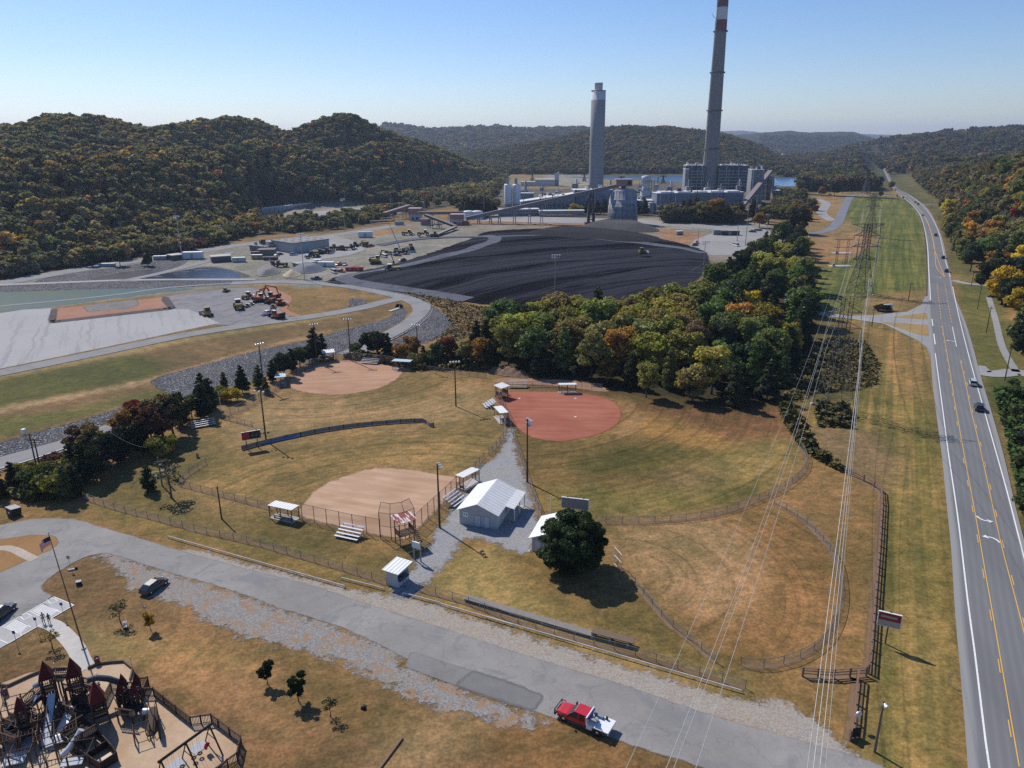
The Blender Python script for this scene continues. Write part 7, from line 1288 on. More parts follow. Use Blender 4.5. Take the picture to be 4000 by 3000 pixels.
t = empty('timber_kerb', P(*pts[0]), 0, 'low pale timber kerb round the back of the playground mulch', 'kerb'); o = P(*pts[0]); m = MB()
for k, (a, b) in enumerate(zip(pts, pts[1:])):
    if k in (5,): continue
    a, b = P(*a)-o, P(*b)-o; c = (a+b)/2; m.cbox((c.x, c.y, .2), ((b-a).length, .16, .4), math.atan2(b.y-a.y, b.x-a.x))
m.build('beam', WOOD, t); MB().box(-.12, .12, -.12, .12, 0, .55).build('end_post', WOOD, t)
for px, py, tp, lb in ((122, 1458, 1432, 'thin pole left of the right back tower'), (212, 1475, 1452, 'thin pole below the tube slide')):
    b = empty('play_pole', P(px, py), 0, lb, 'pole', 'thin poles of the playground'); h = hgt((px, py), (px-2, tp)); MB().tube((0, 0, 0), (0, 0, h), .04, n=6).build('pole', STEEL, b); MB().lathe([(0, 0), (.2, 0), (.18, .12), (0, .14)], n=10).build('base', CONCRETE, b)

# ================================================================ power plant and yards
def m_panel(name, c, c2, sx_=.12, sc=.35):
    k = N(name, .6, .3); s_ = k.n('SeparateXYZ'); k.set(s_.inputs[0], k.co.outputs['Object']); w1 = k.math('SINE', k.math('MULTIPLY', s_.outputs[0], 1.6)); w2 = k.math('SINE', k.math('MULTIPLY', s_.outputs[2], 1.1))
    cc = k.mix(k.ramp(k.noise(sx_, 4, .65), .4, .68), c, c2); cc = k.mix(k.ramp(w1, .93, 1, 0, .35), cc, tuple(v*.55 for v in c)); cc = k.mix(k.ramp(w2, .96, 1, 0, .3), cc, tuple(v*.6 for v in c)); k.col(cc); return k.m
BLUEG, GREYB, PALE, BROWNB, PINK = m_panel('blue_grey_cladding', (.17, .2, .26), (.2, .235, .3)), m_panel('grey_cladding', (.26, .27, .28), (.2, .21, .22)), m_panel('pale_cladding', (.55, .57, .6), (.48, .5, .53)), m_panel('brown_cladding', (.2, .17, .15), (.15, .13, .12)), m_panel('faded_red_cladding', (.34, .19, .17), (.28, .17, .16))
FLATR = simple('pale_flat_roof', (.6, .6, .6), .8, sc=.2); REDR = simple('red_roof_sheet', (.33, .12, .11), .7); DARKM = simple('dark_steelwork', (.06, .06, .065), .8); STW = simple('grey_steelwork', (.25, .26, .27), .7)
def blk(ca, cb, pt, depth, wall, roof, name, label, cat='building', slope=0, lift=0., windows=None, roofz=.5, group=None, extra=None):
    a, b = P(*ca), P(*cb); L = (b-a).length; rz = math.atan2(b.y-a.y, b.x-a.x); h = ZA((ca[0]+cb[0])/2, pt, (a.y+b.y)/2); t = empty(name, a, rz, label, cat, group)
    m = MB().prism([(0, lift), (L, lift), (L, h+slope), (0, h-slope)], 0, depth); m.build('walls', wall, t); r = MB(); r.add([(-.3, -.3, h-slope+.03), (L+.3, -.3, h+slope+.03), (L+.3, depth+.3, h+slope+.03), (-.3, depth+.3, h-slope+.03), (-.3, -.3, h-slope+roofz), (L+.3, -.3, h+slope+roofz), (L+.3, depth+.3, h+slope+roofz), (-.3, depth+.3, h-slope+roofz)], [(0, 3, 2, 1), (4, 5, 6, 7), (0, 1, 5, 4), (1, 2, 6, 5), (2, 3, 7, 6), (3, 0, 4, 7)]); r.build('roof', roof, t)
    if windows:
        nx_, nz, ww, wh = windows
        for i in range(nx_):
            for j in range(nz): x = L*(i+.5)/nx_; z = lift+(h-lift)*(j+.5)/nz; MB().box(x-ww/2, x+ww/2, -.25, -.02, z-wh/2, z+wh/2).build('window', DARKM, t)
    if lift > 0:
        for i in range(max(2, int(L/8))+1):
            x = min(L-.5, i*L/max(2, int(L/8))); MB().box(x, x+.5, .2, .7, 0, lift).build('leg', STW, t)
        n = max(2, int(L/8)); m = MB()
        for i in range(n): m.tube((i*L/n+.3, .4, .5), ((i+1)*L/n, .4, lift-.3), .18, n=5).tube((i*L/n+.3, .4, lift-.3), ((i+1)*L/n, .4, .5), .18, n=5)
        m.build('bracing', STW, t)
    if extra: extra(t, L, h, depth)
    if depth >= 14 and wall in (BLUEG, GREYB, BROWNB, DKW):
        q = random.Random(int(L*10))
        for i in range(9):
            x, y, s_ = q.uniform(.05, .9)*L, q.uniform(.1, .8)*depth, q.uniform(1., 3.5); MB().box(x, x+s_, y, y+s_, h+.55, h+.6+q.uniform(1, 3.5)).build('roof_unit', q.choice((STW, FLATR, DARKM)), t)
        for i in range(6): x = q.uniform(.03, .95)*L; MB().tube((x, -.5, lift), (x, -.5, h+q.uniform(-2, 4)), q.uniform(.2, .5), n=6).build('pipe', q.choice((STW, FLATR, DARKM)), t)
        for z in (.4, .75): MB().tube((0, -.8, lift+(h-lift)*z), (L, -.8, lift+(h-lift)*z), .3, n=6).build('pipe', STW, t)
    return t
DKW = None
def m_stack(name, bands, base, top):
    k = N(name, .9, .2); s_ = k.n('SeparateXYZ'); k.set(s_.inputs[0], k.co.outputs['Object']); z = s_.outputs[2]; v = k.map((1, 1, .04), 0, k.co.outputs['Object'])
    c = k.mix(k.ramp(z, 0, 200), base, top); c = k.mix(k.ramp(k.noise(.25, 4, .65, vec=v), .35, .7, 0, .6), c, tuple(q*.72 for q in base)); c = k.mix(k.ramp(k.math('SINE', k.math('MULTIPLY', z, .9)), .8, 1, 0, .18), c, tuple(q*.6 for q in base))
    for z0, col in bands: c = k.mix(k.math('GREATER_THAN', z, z0), c, col)
    k.col(c); return k.m
# tall stack
b = P(1531, 409); s_ = b.y/math.cos(PITCH)/FPX*math.cos(PITCH); pxm = b.length/FPX*1.0
def zat(py, bb): return ZA(1550, py, bb.y)
Hs = zat(-14, b); r0 = (P(1551, 409)-P(1514, 409)).length/2; r1 = r0*.42
t = empty('tall_chimney', b, .3, 'very tall tapering concrete chimney with red and white bands rising out of the picture', 'chimney')
zb = [zat(69, b), zat(43, b), zat(16, b)]
_zr = [(0, 1), (zat(385, b), .94), (zat(322, b), .83), (zat(205, b), .755), (zat(69, b), .655), (zat(-30, b), .6)]
def rad(z): return r0*float(np.interp(z, [q[0] for q in _zr], [q[1] for q in _zr]))
Hs = zat(-30, b)
MB().lathe([(rad(z), z) for z in np.linspace(0, Hs, 14)]+[(rad(Hs)*.85, Hs), (rad(Hs)*.8, Hs-8)], n=40).build('shaft', m_stack('tall_stack_concrete', [(zb[0], (.15, .03, .04)), (zb[1], (.55, .56, .58)), (zb[2], (.15, .03, .05))], (.25, .235, .21), (.19, .19, .195)), t)
for py in (322, 240, 158, 69): z = zat(py, b); R_ = rad(z)*1.02+.3; m = MB().lathe([(R_, 0), (R_+1.3, 0), (R_+1.3, .3), (R_, .3)], (0, 0, z), 32); m.lathe([(R_+1.2, .3), (R_+1.2, 1.4), (R_+1.28, 1.4), (R_+1.28, .3)], (0, 0, z), 32); m.build('gallery', DARKM, t)
m = MB(); m.box(-.9, .9, -.1, .5, 0, 1.); 
m = MB(); k_ = 24
for i in range(k_):
    z0, z1 = Hs*i/k_, Hs*(i+1)/k_; m.tube((-rad(z0)*.98-.35, -1., z0), (-rad(z1)*.98-.35, -1., z1), .28, n=5).tube((-rad(z0)*.98-.35, .4, z0), (-rad(z1)*.98-.35, .4, z1), .28, n=5)
m.build('ladder_shaft', simple('pale_ladder', (.5, .48, .44)), t)
zz = zat(42, b); MB().tube((-rad(zz), -1, zz), (-rad(zz)-4, -1, zz+2), .25).tube((-rad(zz)-4, -1, zz+2), (-rad(zz)-8, -1, zz+7), .35, .1).build('antenna', DARKM, t)
# short stack
b = P(1287, 410); R0 = (P(1303, 410)-P(1271, 410)).length/2; t = empty('short_chimney', b, 0, 'shorter straight concrete chimney with white top band and narrow flue', 'chimney'); zT, zW, zF = ZA(1290, 197, b.y), ZA(1290, 216, b.y), ZA(1290, 179, b.y)
MB().lathe([(R0, 0), (R0*.965, zT*.5), (R0*.94, zT), (0, zT)], n=40).build('shaft', m_stack('short_stack_concrete', [(zW, (.55, .57, .6))], (.33, .33, .33), (.2, .2, .205)), t); MB().lathe([(R0*.52, zT), (R0*.52, zF-1), (R0*.56, zF-1), (R0*.56, zF), (R0*.48, zF), (R0*.48, zT+1)], n=28).build('flue', simple('flue_steel', (.5, .52, .55), .5, sc=.1), t); MB().lathe([(R0*.95, zT), (R0*.97, zT+.01), (R0*.97, zT+.9), (R0*.95, zT+.9)], n=36).build('rim', DARKM, t)
# coal silo with head house
b = P(1344, 483); Rb = (P(1377, 483)-P(1311, 483)).length/2; t = empty('coal_silo', b, 0, 'stained conical concrete coal silo with head house on top', 'silo'); zs = ZA(1344, 411, b.y-Rb)
k = N('stained_concrete', .95, .15); so = k.n('SeparateXYZ'); k.set(so.inputs[0], k.co.outputs['Object']); v = k.map((1, 1, .12), 0, k.co.outputs['Object']); c = k.mix(k.ramp(k.noise(.35, 5, .75, vec=v), .38, .62), (.36, .37, .38), (.12, .12, .125)); c = k.mix(k.ramp(k.math('SINE', k.math('MULTIPLY', so.outputs[2], 1.25)), .75, 1, 0, .6), c, (.08, .08, .085)); c = k.mix(k.ramp(so.outputs[2], 15.5, 17, 0, .35), c, (.5, .51, .53)); k.col(c)
Rt = Rb*.82; MB().lathe([(Rb, 0), (Rb*.96, zs*.3), (Rb*.955, zs*.52), (Rb*.925, zs*.52), (Rb*.9, zs*.72), (Rb*.885, zs*.72), (Rt, zs*.96), (Rt*.8, zs), (0, zs*1.04)], n=44).build('shell', k.m, t)
m = MB()
for i in range(22): a = 2*math.pi*i/22; m.tube((Rb*1.0*math.cos(a), Rb*1.0*math.sin(a), 0), (Rt*1.01*math.cos(a), Rt*1.01*math.sin(a), zs*.96), .22, n=5)
m.build('rib', simple('dark_rib', (.15, .155, .16)), t)
zh0, zh1 = ZA(1346, 402, b.y), ZA(1346, 388, b.y); MB().box(-6.5, 6.5, -3.5, 3.5, zh0, zh1).build('head_house', PINK, t); MB().box(-7, 7, -4, 4, zh1, zh1+.5).build('roof', simple('grey_pink_roof', (.42, .38, .38)), t); MB().lathe([(1.6, zs), (1.8, zs+2), (3, zh0)], n=12).build('neck', DARKM, t); MB().box(2.5, 5.5, -3.56, -3.45, zh0+1, zh1-1).build('opening', BLACK, t)
# long conveyor up to the silo
def conveyor(a, za, c, zc_, label, w_=3.4, hh=2.6, mat=None, sup=(), legm=None, group='coal conveyors'):
    a, c = P(a[0], a[1], 0), P(c[0], c[1], 0); a.z, c.z = za, zc_; d = c-a; L = math.hypot(d.x, d.y); rz = math.atan2(d.y, d.x); t = empty('conveyor', (a.x, a.y, 0), rz, label, 'conveyor', group)
    f = lambda x: za+(zc_-za)*x/L
    m = MB(); m.add([(0, -w_/2, za), (L, -w_/2, zc_), (L, w_/2, zc_), (0, w_/2, za), (0, -w_/2, za+hh), (L, -w_/2, zc_+hh), (L, w_/2, zc_+hh), (0, w_/2, za+hh)], [(0, 3, 2, 1), (4, 5, 6, 7), (0, 1, 5, 4), (1, 2, 6, 5), (2, 3, 7, 6), (3, 0, 4, 7)]); m.build('gallery', mat or BROWNB, t)
    e = .3; m = MB(); m.add([(0, -w_/2-e, za+hh+.02), (L, -w_/2-e, zc_+hh+.02), (L, w_/2+e, zc_+hh+.02), (0, w_/2+e, za+hh+.02), (0, -w_/2-e, za+hh+.4), (L, -w_/2-e, zc_+hh+.4), (L, w_/2+e, zc_+hh+.4), (0, w_/2+e, za+hh+.4)], [(0, 3, 2, 1), (4, 5, 6, 7), (0, 1, 5, 4), (1, 2, 6, 5), (2, 3, 7, 6), (3, 0, 4, 7)]); m.build('roof', simple('conveyor_roof', (.24, .2, .19)), t)
    for s_ in sup:
        x = L*s_; z = f(x); m = MB()
        for y in (-w_/2, w_/2): m.tube((x-1, y*1.3, 0), (x-.5, y, z), .25, n=5).tube((x+1, y*1.3, 0), (x+.5, y, z), .25, n=5)
        n = max(2, int(z/5))
        for i in range(1, n): zz = z*i/n; m.box(x-1, x+1, -w_/2*1.15, w_/2*1.15, zz-.12, zz+.12)
        m.build('trestle', legm or STW, t)
    return t
hx = P(1344, 483); pe = Vector((hx.x-4, hx.y, 0)); u_, v_ = pxof((pe.x, pe.y, 0))
conveyor((1008, 483), 2.5, (u_, v_), zh0-1, 'long inclined conveyor gallery rising to the coal silo head house', sup=(.08, .16, .22, .32, .42, .5), mat=simple('conveyor_side', (.2, .19, .2)))
b = P(1276, 484); t = empty('conveyor_tower', b, 0, 'dark massive trestle tower under the long conveyor', 'tower'); hh_ = ZA(1276, 416, b.y); MB().prism([(-3.2, 0), (-1, 0), (-.6, hh_), (-2, hh_)], -2, 2).prism([(3.4, 0), (1.2, 0), (.7, hh_), (2, hh_)], -2, 2).build('leg', DARKM, t); m = MB()
for i in range(5): m.box(-2.2, 2.3, -1.6, 1.6, hh_*(i+.7)/5.2, hh_*(i+.7)/5.2+.5)
m.build('brace', DARKM, t); MB().box(-5, 4, -3, 3, 0, 1.6).build('footing', RUST, t)
conveyor((920, 492), 9, (985, 496), 1.5, 'short dark stacker conveyor sloping down to the coal', 3, 1.4, DARKM, (.15, .45), DARKM); conveyor((985, 496), 1.5, (940, 512), .3, 'low dark boom conveyor lying over the coal track', 2.4, 1., DARKM); conveyor((905, 485), 8, (1000, 478), 6, 'brown conveyor between the two transfer houses', 3, 2., BROWNB, (.3, .7)); conveyor((830, 478), 5, (885, 470), 9, 'brown conveyor left of the first transfer house', 3, 2., BROWNB, (.3, .8)); conveyor((840, 482), 1, (800, 484), 1, 'low conveyor stub at the trees left of the transfer house', 2, 1.2, BROWNB)
# inclined red conveyor right of the boiler house
conveyor((1594, 470), 4, (1658, 428), 28, 'steep faded red conveyor climbing to the brown bunker house', 4, 3, simple('red_conveyor_side', (.22, .1, .1)), (.5, .8))
blk((1645, 432), (1668, 432), 386, 14, BROWNB, FLATR, 'bunker_house', 'brown bunker house at the head of the red conveyor'); blk((1618, 440), (1645, 440), 367, 18, GREYB, FLATR, 'boiler_house', 'tall grey boiler house right of the precipitators', windows=(3, 6, 2., .8)); blk((1669, 438), (1684, 438), 412, 12, BROWNB, FLATR, 'annex_building', 'low brown annex right of the bunker house')
LSTW = simple('pale_steelwork', (.4, .4, .4), .7); DKW = m_panel('dark_grey_cladding', (.06, .065, .072), (.09, .095, .1))
def ribs(n):
    def f(t, L, h, depth):
        for i in range(n): z = h*(.12+.78*i/n); MB().box(-.8, L+.5, -1.6, -.02, z, z+.7).build('walkway', LSTW, t)
        for x in (-.8, L*.33, L*.66, L): MB().box(x, x+.7, -1.3, -.7, 0, h*.9).build('column', LSTW, t)
        MB().box(L*.1, L*.8, depth*.2, depth*.8, h+.5, h+1.6).build('roof_plant', FLATR, t)
    return f
blk((1478, 410), (1517, 410), 358, 24, DKW, FLATR, 'precipitator_block', 'grey precipitator block left of the tall chimney with level walkways', extra=ribs(6)); blk((1551, 410), (1612, 410), 358, 24, DKW, FLATR, 'precipitator_block', 'grey precipitator block right of the tall chimney with level walkways', extra=ribs(6)); blk((1478, 411), (1486, 411), 366, 26, STW, FLATR, 'stair_tower', 'open steel stair tower at the left precipitator')
def duct(t, L, h, depth):
    for i in range(5): MB().box(L*(.05+.19*i), L*(.2+.19*i), 1, depth-1, h+.5, h+1.5).build('roof_panel', FLATR, t)
blk((1417, 463), (1603, 460), 417, 16, BLUEG, FLATR, 'duct_building', 'long raised blue grey duct building on steel legs', lift=8, extra=duct); blk((1322, 461), (1416, 461), 434, 18, BLUEG, FLATR, 'low_building', 'low blue grey building between coal silo and duct building', lift=0, windows=(10, 1, 3, 1.5))
blk((1425, 470), (1500, 469), 450, 6, STW, FLATR, 'open_steel_frame', 'open grey steel frame below the left end of the duct building', lift=3)
blk((1125, 460), (1240, 459), 428, 20, BLUEG, FLATR, 'scrubber_building', 'long blue grey scrubber building behind the inclined conveyor', slope=3.5, windows=(12, 1, 2.5, 2)); blk((1240, 457), (1322, 456), 411, 20, BLUEG, FLATR, 'scrubber_annex', 'higher blue grey block in front of the short chimney foot', windows=(6, 2, 2, 1.5)); blk((1180, 440), (1236, 438), 424, 16, GREYB, FLATR, 'pump_house', 'stepped grey pump house left of the short chimney')
blk((1156, 402), (1206, 402), 388, 16, PALE, FLATR, 'gypsum_shed', 'pale long shed with slanting duct far behind the silos'); t = blk((1198, 402), (1207, 402), 374, 6, PALE, FLATR, 'slant_duct', 'pale slanting duct at the right end of the far shed', slope=1.5); blk((1125, 402), (1156, 402), 393, 12, PALE, FLATR, 'small_shed', 'small pale shed left of the far long shed'); blk((1125, 430), (1152, 430), 418, 12, GREYB, FLATR, 'control_building', 'grey low building right of the white silos')
blk((1080, 468), (1165, 466), 453, 10, GREYB, FLATR, 'pipe_rack_building', 'low pipe rack building below the white silos', windows=(14, 2, 1., 1.)); blk((1165, 468), (1262, 467), 456, 8, STW, FLATR, 'pipe_rack_building', 'long low pipe rack under the conveyor', lift=2)
for cx, lb in ((1098, 'left tall white lime silo'), (1116, 'right tall white lime silo')):
    b = P(cx, 446); R_ = (P(cx+8.5, 446)-P(cx-8.5, 446)).length/2; h = ZA(cx, 398, b.y); t = empty('lime_silo', b, 0, lb, 'silo', 'white lime silos'); MB().lathe([(R_, 3), (R_, h-1), (R_*.9, h), (0, h+.6)], n=26).build('shell', simple('silo_white', (.72, .73, .75), .6, sc=.1), t); MB().lathe([(R_, 0), (R_, 3)], n=26).build('skirt', GREY, t); MB().box(-R_*.5, R_*.2, -1, 1.5, h, h+6).build('top_house', GREY, t); m = MB()
    for i in range(10): m.box(-R_*1.02+i*.1, -R_*.2, -R_-.5, -R_*.98, h*(i+1)/11, h*(i+1)/11+.3)
    m.build('stair', STW, t)
b = P(1393, 450); t = empty('process_tower', b, 0, 'white cylindrical process tower with platforms right of the coal silo', 'tower'); MB().lathe([(5.2, 0), (5.2, 16), (3.6, 20), (3.6, 27), (4.6, 28), (4.6, 31), (0, 32)], n=24).build('vessel', simple('vessel_grey', (.5, .52, .54), .6), t)
for z in (12, 19, 26): MB().lathe([(5.4, 0), (6.6, 0), (6.6, .4), (5.4, .4)], (0, 0, z), 20).build('platform', STW, t)
for x in (4.8, 7.5): MB().box(x, x+.5, -2, -1.5, 0, 28).build('column', STW, t)
for i, (px, py, R_, h) in enumerate([(1300, 440, 4, 9), (1012, 473, 5, 6.5), (1031, 473, 5, 6.5), (1406, 462, 3, 10), (1345, 399+5, 4, 10)]):
    lb = ['grey tank at the corner of the scrubber building', 'left short white tank behind the transfer house', 'right short white tank behind the transfer house', 'slim grey tank in front of the process tower', 'far grey tank behind the coal silo'][i]; t = empty('storage_tank', P(px, py), 0, lb, 'tank', 'storage tanks'); MB().lathe([(R_, 0), (R_, h), (R_*.6, h+.6), (0, h+.9)], n=24).build('shell', WHITE if i in (1, 2) else GREY, t); MB().lathe([(R_+.02, h), (R_+.18, h), (R_+.18, h+.2), (R_+.02, h+.2)], n=24).build('rim', STEEL, t)
# transfer houses
def th(ca, cb, pt, label, zsplit=.45):
    a, b = P(*ca), P(*cb); L = (b-a).length; h = ZA(ca[0], pt, a.y); t = empty('transfer_house', a, math.atan2(b.y-a.y, b.x-a.x), label, 'building', 'pink topped transfer houses'); MB().box(0, L, 0, L*.8, 0, h*zsplit).build('lower_walls', simple('blue_white_wall', (.4, .44, .5)), t); MB().box(-.1, L+.1, -.1, L*.8+.1, h*zsplit+.01, h).build('upper_walls', PINK, t); MB().box(-.3, L+.3, -.3, L*.8+.3, h+.01, h+.35).build('roof', simple('pink_roof', (.42, .33, .32)), t); MB().box(L*.25, L*.45, -.08, 0, h*.1, h*.3).box(L*.6, L*.8, -.08, 0, h*.1, h*.3).build('window', DARKM, t); return t
th((883, 477), (909, 477), 451, 'larger transfer house with pink top left of the stacker conveyor', .5); th((973, 486), (1000, 486), 464, 'transfer house with pink top at the foot of the long conveyor', .55); th((909, 487), (927, 487), 474, 'small dark pink transfer house behind the stacker legs', .2)
for px, py, w_, lb in ((992, 487, 5, 'red box beside the transfer house at the conveyor foot'), (1006, 486, 6, 'second red box right of the conveyor foot'), (863, 486, 7, 'small grey hut left of the larger transfer house')):
    t = empty('equipment_hut', P(px, py), 0, lb, 'hut'); MB().box(-w_/2, w_/2, -2, 2, 0, 3).build('walls', REDR if 'red' in lb else GREY, t); MB().box(-w_/2-.2, w_/2+.2, -2.2, 2.2, 3, 3.2).build('roof', REDR if 'red' in lb else GREY, t)
# maintenance shop
a, b, c = P(633, 547), P(712, 538), P(670, 541)
def skylights(n, m_):
    def f(t, L, h, depth):
        for i in range(n):
            for j in range(m_): x, y = L*(i+.5)/n, depth*(j+.5)/m_; MB().box(x-1.3, x+1.3, y-.5, y+.5, h+.5, h+.9).build('skylight', LENS, t)
        for i in range(3): MB().box(L*(.12+.3*i), L*(.12+.3*i)+3.2, -.12, -.01, 0, 4.2).build('roller_door', STEEL, t)
    return f
blk((633, 548), (712, 538), 522, 24, simple('shop_wall', (.36, .38, .39)), simple('brown_flat_roof', (.2, .18, .165)), 'workshop_building', 'large grey workshop with brown flat roof and skylights', extra=skylights(5, 3)); blk((575, 545), (632, 536), 530, 15, BROWNB, simple('brown_roof', (.2, .18, .165)), 'workshop_wing', 'lower brown workshop wing left of the large one', extra=skylights(5, 2)); blk((558, 553), (594, 552), 541, 8, BROWNB, simple('dark_roof', (.12, .11, .1)), 'open_shed', 'open dark shed at the left end of the workshops')
blk((643, 579), (686, 574), 569, 6, simple('drab_wall', (.2, .2, .17)), simple('drab_roof', (.3, .3, .26)), 'long_hut', 'long drab container hut in front of the workshops')
# far wall building below the hillside
def mesh_wall(t, L, h, depth):
    m = MB(); n = 14
    for i in range(n): m.box(L*i/n, L*i/n+.6, -.8, -.02, 0, h*.95)
    m.build('buttress', simple('wall_post', (.3, .31, .32)), t); m = MB()
    for i in range(n): m.box(L*i/n, L*i/n+.3, -.5, -.2, h*.9, h*1.15)
    m.build('floodlight', ALU, t)
blk((565, 463), (687, 449), 446-2, 3, m_panel('net_wall', (.27, .29, .32), (.33, .35, .38)), FLATR, 'noise_wall', 'long grey windowless wall below the forested hill', extra=mesh_wall); blk((566, 446), (582, 446), 420, 8, BROWNB, simple('brown_top', (.2, .17, .15)), 'brick_block', 'dark brown block house behind the left end of the long wall'); blk((582, 446), (598, 446), 426, 8, BROWNB, FLATR, 'brick_block', 'brown block house with pale top behind the long wall')
# containers, huts, trailers
def container(px, py, L, c, label, rz=0., h=2.6, w_=2.5, name='container', roof=None):
    t = empty(name, P(px, py), rz, label, name.replace('_', ' ')); m = MB().box(-L/2, L/2, -w_/2, w_/2, .3, h); n = int(L/.6)
    for i in range(n): m.box(-L/2+i*L/n, -L/2+i*L/n+.12, -w_/2-.04, -w_/2-.001, .4, h-.1)
    m.build('walls', simple(name+'_paint', c, .6), t); MB().box(-L/2-.1, L/2+.1, -w_/2-.1, w_/2+.1, h, h+.14).build('roof', roof or WHITE, t); MB().box(-L*.1, L*.05, -w_/2-.08, -w_/2-.045, .4, h*.8).build('door', GREY, t); MB().box(-L/2+.2, -L/2+.6, -1, 1, 0, .3).box(L/2-.6, L/2-.2, -1, 1, 0, .3).build('skid', BLACK, t); return t
container(418, 559, 11, (.55, .6, .66), 'white blue office trailer beside the dark pond', .1, 4, 4, 'office_trailer'); container(232, 576, 8.5, (.2, .32, .42), 'blue tank trailer on the far haul road', .1, 1.8, 2.2, 'tank_trailer'); container(347, 561, 7.5, (.3, .38, .42), 'pale blue container beside the far haul road', .1, 2.2, 2.4); container(517, 566, 7, (.42, .44, .45), 'pale grey cabin right of the open sheds', .1, 2.6, 2.6, 'site_cabin')
container(705, 576, 9, (.66, .68, .7), 'white container with rounded end in the lower yard', -.15); container(686, 571, 4, (.4, .4, .37), 'small grey container left of the white one in the lower yard', 0.); container(790, 513, 10, (.6, .62, .66), 'white tank trailer on dark legs near the tree belt', .1, 4, 2.6, 'tank_trailer', ALU); container(585, 562, 8, (.13, .04, .04), 'dark red skip in front of the brown shed', .0, 1.8, 2.6, 'skip', BLACK); container(556, 560, 6, (.3, .22, .12), 'brown and white box at the left end of the workshops', 0.)
container(1502-35, 532-25, 5, (.3, .3, .31), 'grey box beside the orange soil right of the silo', .3); container(1555, 507, 10, (.25, .26, .27), 'grey shed on the paved lot', -.05, 3.4, 4, 'shed', GREY); container(1576, 508, 13, (.06, .055, .05), 'long dark open shed on the paved lot', -.05, 3.2, 4, 'shed', GREY)
container(782, 462, 8, (.3, .36, .4), 'small blue hut on the upper yard', 0); container(820, 461, 13, (.5, .52, .54), 'long white container on the upper yard', 0); container(833, 466, 9, (.12, .12, .13), 'dark container in front of the white one on the upper yard', 0)
for ca, cb, pt, lb in (((373, 563), (398, 560), 552, 'open shed with flat roof left of the office trailer'), ((458, 568), (500, 565), 555, 'open shed with flat roof right of the office trailer')):
    blk(ca, cb, pt, 7, simple('shed_inside', (.1, .09, .085)), simple('shed_roof', (.4, .38, .36)), 'flat_roof_shed', lb, 'shed')
# machines
YELM = simple('machine_yellow', (.28, .19, .04), .6, sc=1); ORM = simple('machine_orange', (.36, .1, .03), .6); 
def tracks(t, L=3.6, w_=2.2, h=.9):
    for s_ in (-1, 1): MB().prism([(-L/2, .25), (-L/2+.3, 0), (L/2-.3, 0), (L/2, .25), (L/2, h*.7), (L/2-.3, h), (-L/2+.3, h), (-L/2, h*.7)], s_*w_/2-.28, s_*w_/2+.28).build('track', BLACK, t)
def dozer(px, py, rz, label, c=None, s=1., z=0.):
    t = empty('bulldozer', P(px, py, z), rz, label, 'bulldozer', 'bulldozers and loaders'); t.scale = (s, s, s); tracks(t, 3.8, 2.4); MB().prism([(-1.9, .6), (1.7, .6), (1.8, 1.5), (.2, 1.8), (-1.9, 1.7)], -.75, .75).build('body', c or YELM, t); MB().box(-1.2, .1, -.8, .8, 1.75, 2.75).build('cab', GLASSM, t); MB().box(-1.35, .25, -.9, .9, 2.75, 2.9).build('cab_roof', c or YELM, t)
    MB().prism([(2.3, .05), (2.6, .05), (2.5, .6), (2.75, 1.3), (2.5, 1.3), (2.25, .6)], -1.9, 1.9).build('blade', STEEL, t); MB().tube((0, -1.4, .5), (2.3, -1.4, .5), .12).tube((0, 1.4, .5), (2.3, 1.4, .5), .12).build('push_arm', c or YELM, t); return t
def loader(px, py, rz, label, c=None, s=1., z=0., truck=False):
    t = empty('dump_truck' if truck else 'wheel_loader', P(px, py, z), rz, label, 'dump truck' if truck else 'wheel loader', 'bulldozers and loaders'); t.scale = (s, s, s)
    for x in (-2.2, 2.0):
        for y in (-1.2, 1.2): wheel(t, x, y, .95, 2.6)
    MB().prism([(-3.2, .9), (.6, .9), (.6, 1.9), (-3.2, 2.2)], -.95, .95).build('body', c or YELM, t); MB().box(.3, 1.7, -.85, .85, 1.5, 3.1).build('cab', GLASSM, t); MB().box(.2, 1.8, -.95, .95, 3.1, 3.25).build('cab_roof', c or WHITE, t)
    if truck: MB().prism([(-4., 1.7), (.1, 1.5), (.2, 3.1), (-4.4, 2.9)], -1.45, 1.45).build('tipping_body', c or YELM, t)
    else: MB().tube((1.4, -.7, 1.5), (3.6, -.7, .7), .15).tube((1.4, .7, 1.5), (3.6, .7, .7), .15).build('lift_arm', c or YELM, t); MB().prism([(3.4, .1), (4.4, .1), (3.6, 1.3), (3.4, 1.2)], -1.5, 1.5).build('bucket', STEEL, t)
    return t
def excavator(px, py, rz, label, c=None, s=1., z=0., reach=5.5, up=6.):
    t = empty('excavator', P(px, py, z), rz, label, 'excavator', 'excavators'); t.scale = (s, s, s); c = c or ORM; tracks(t, 4.4, 2.6); MB().prism([(-2.4, 1.05), (1.5, 1.05), (1.5, 2.), (-2.4, 2.3)], -1.35, 1.35).build('house', c, t); MB().box(.1, 1.6, .35, 1.35, 2.05, 3.1).build('cab', GLASSM, t); MB().box(0, 1.7, .3, 1.4, 3.1, 3.2).build('cab_roof', WHITE, t); MB().box(-2.6, -1.8, -1.35, 1.35, 1.2, 2.4).build('counterweight', BLACK, t)
    MB().path([(1.2, -.3, 1.7), (reach*.45, -.3, up), (reach, -.3, up*.85)], .3, 6, [.35, .42, .28]).build('boom', c, t); MB().path([(reach-.2, -.3, up*.9), (reach+.9, -.3, up*.15+.6)], .2, 6, [.28, .18]).build('stick', c, t); MB().prism([(reach+.6, .2), (reach+1.5, .3), (reach+1.2, 1.2), (reach+.8, 1.2)], -.9, .3).build('bucket', BLACK, t); return t
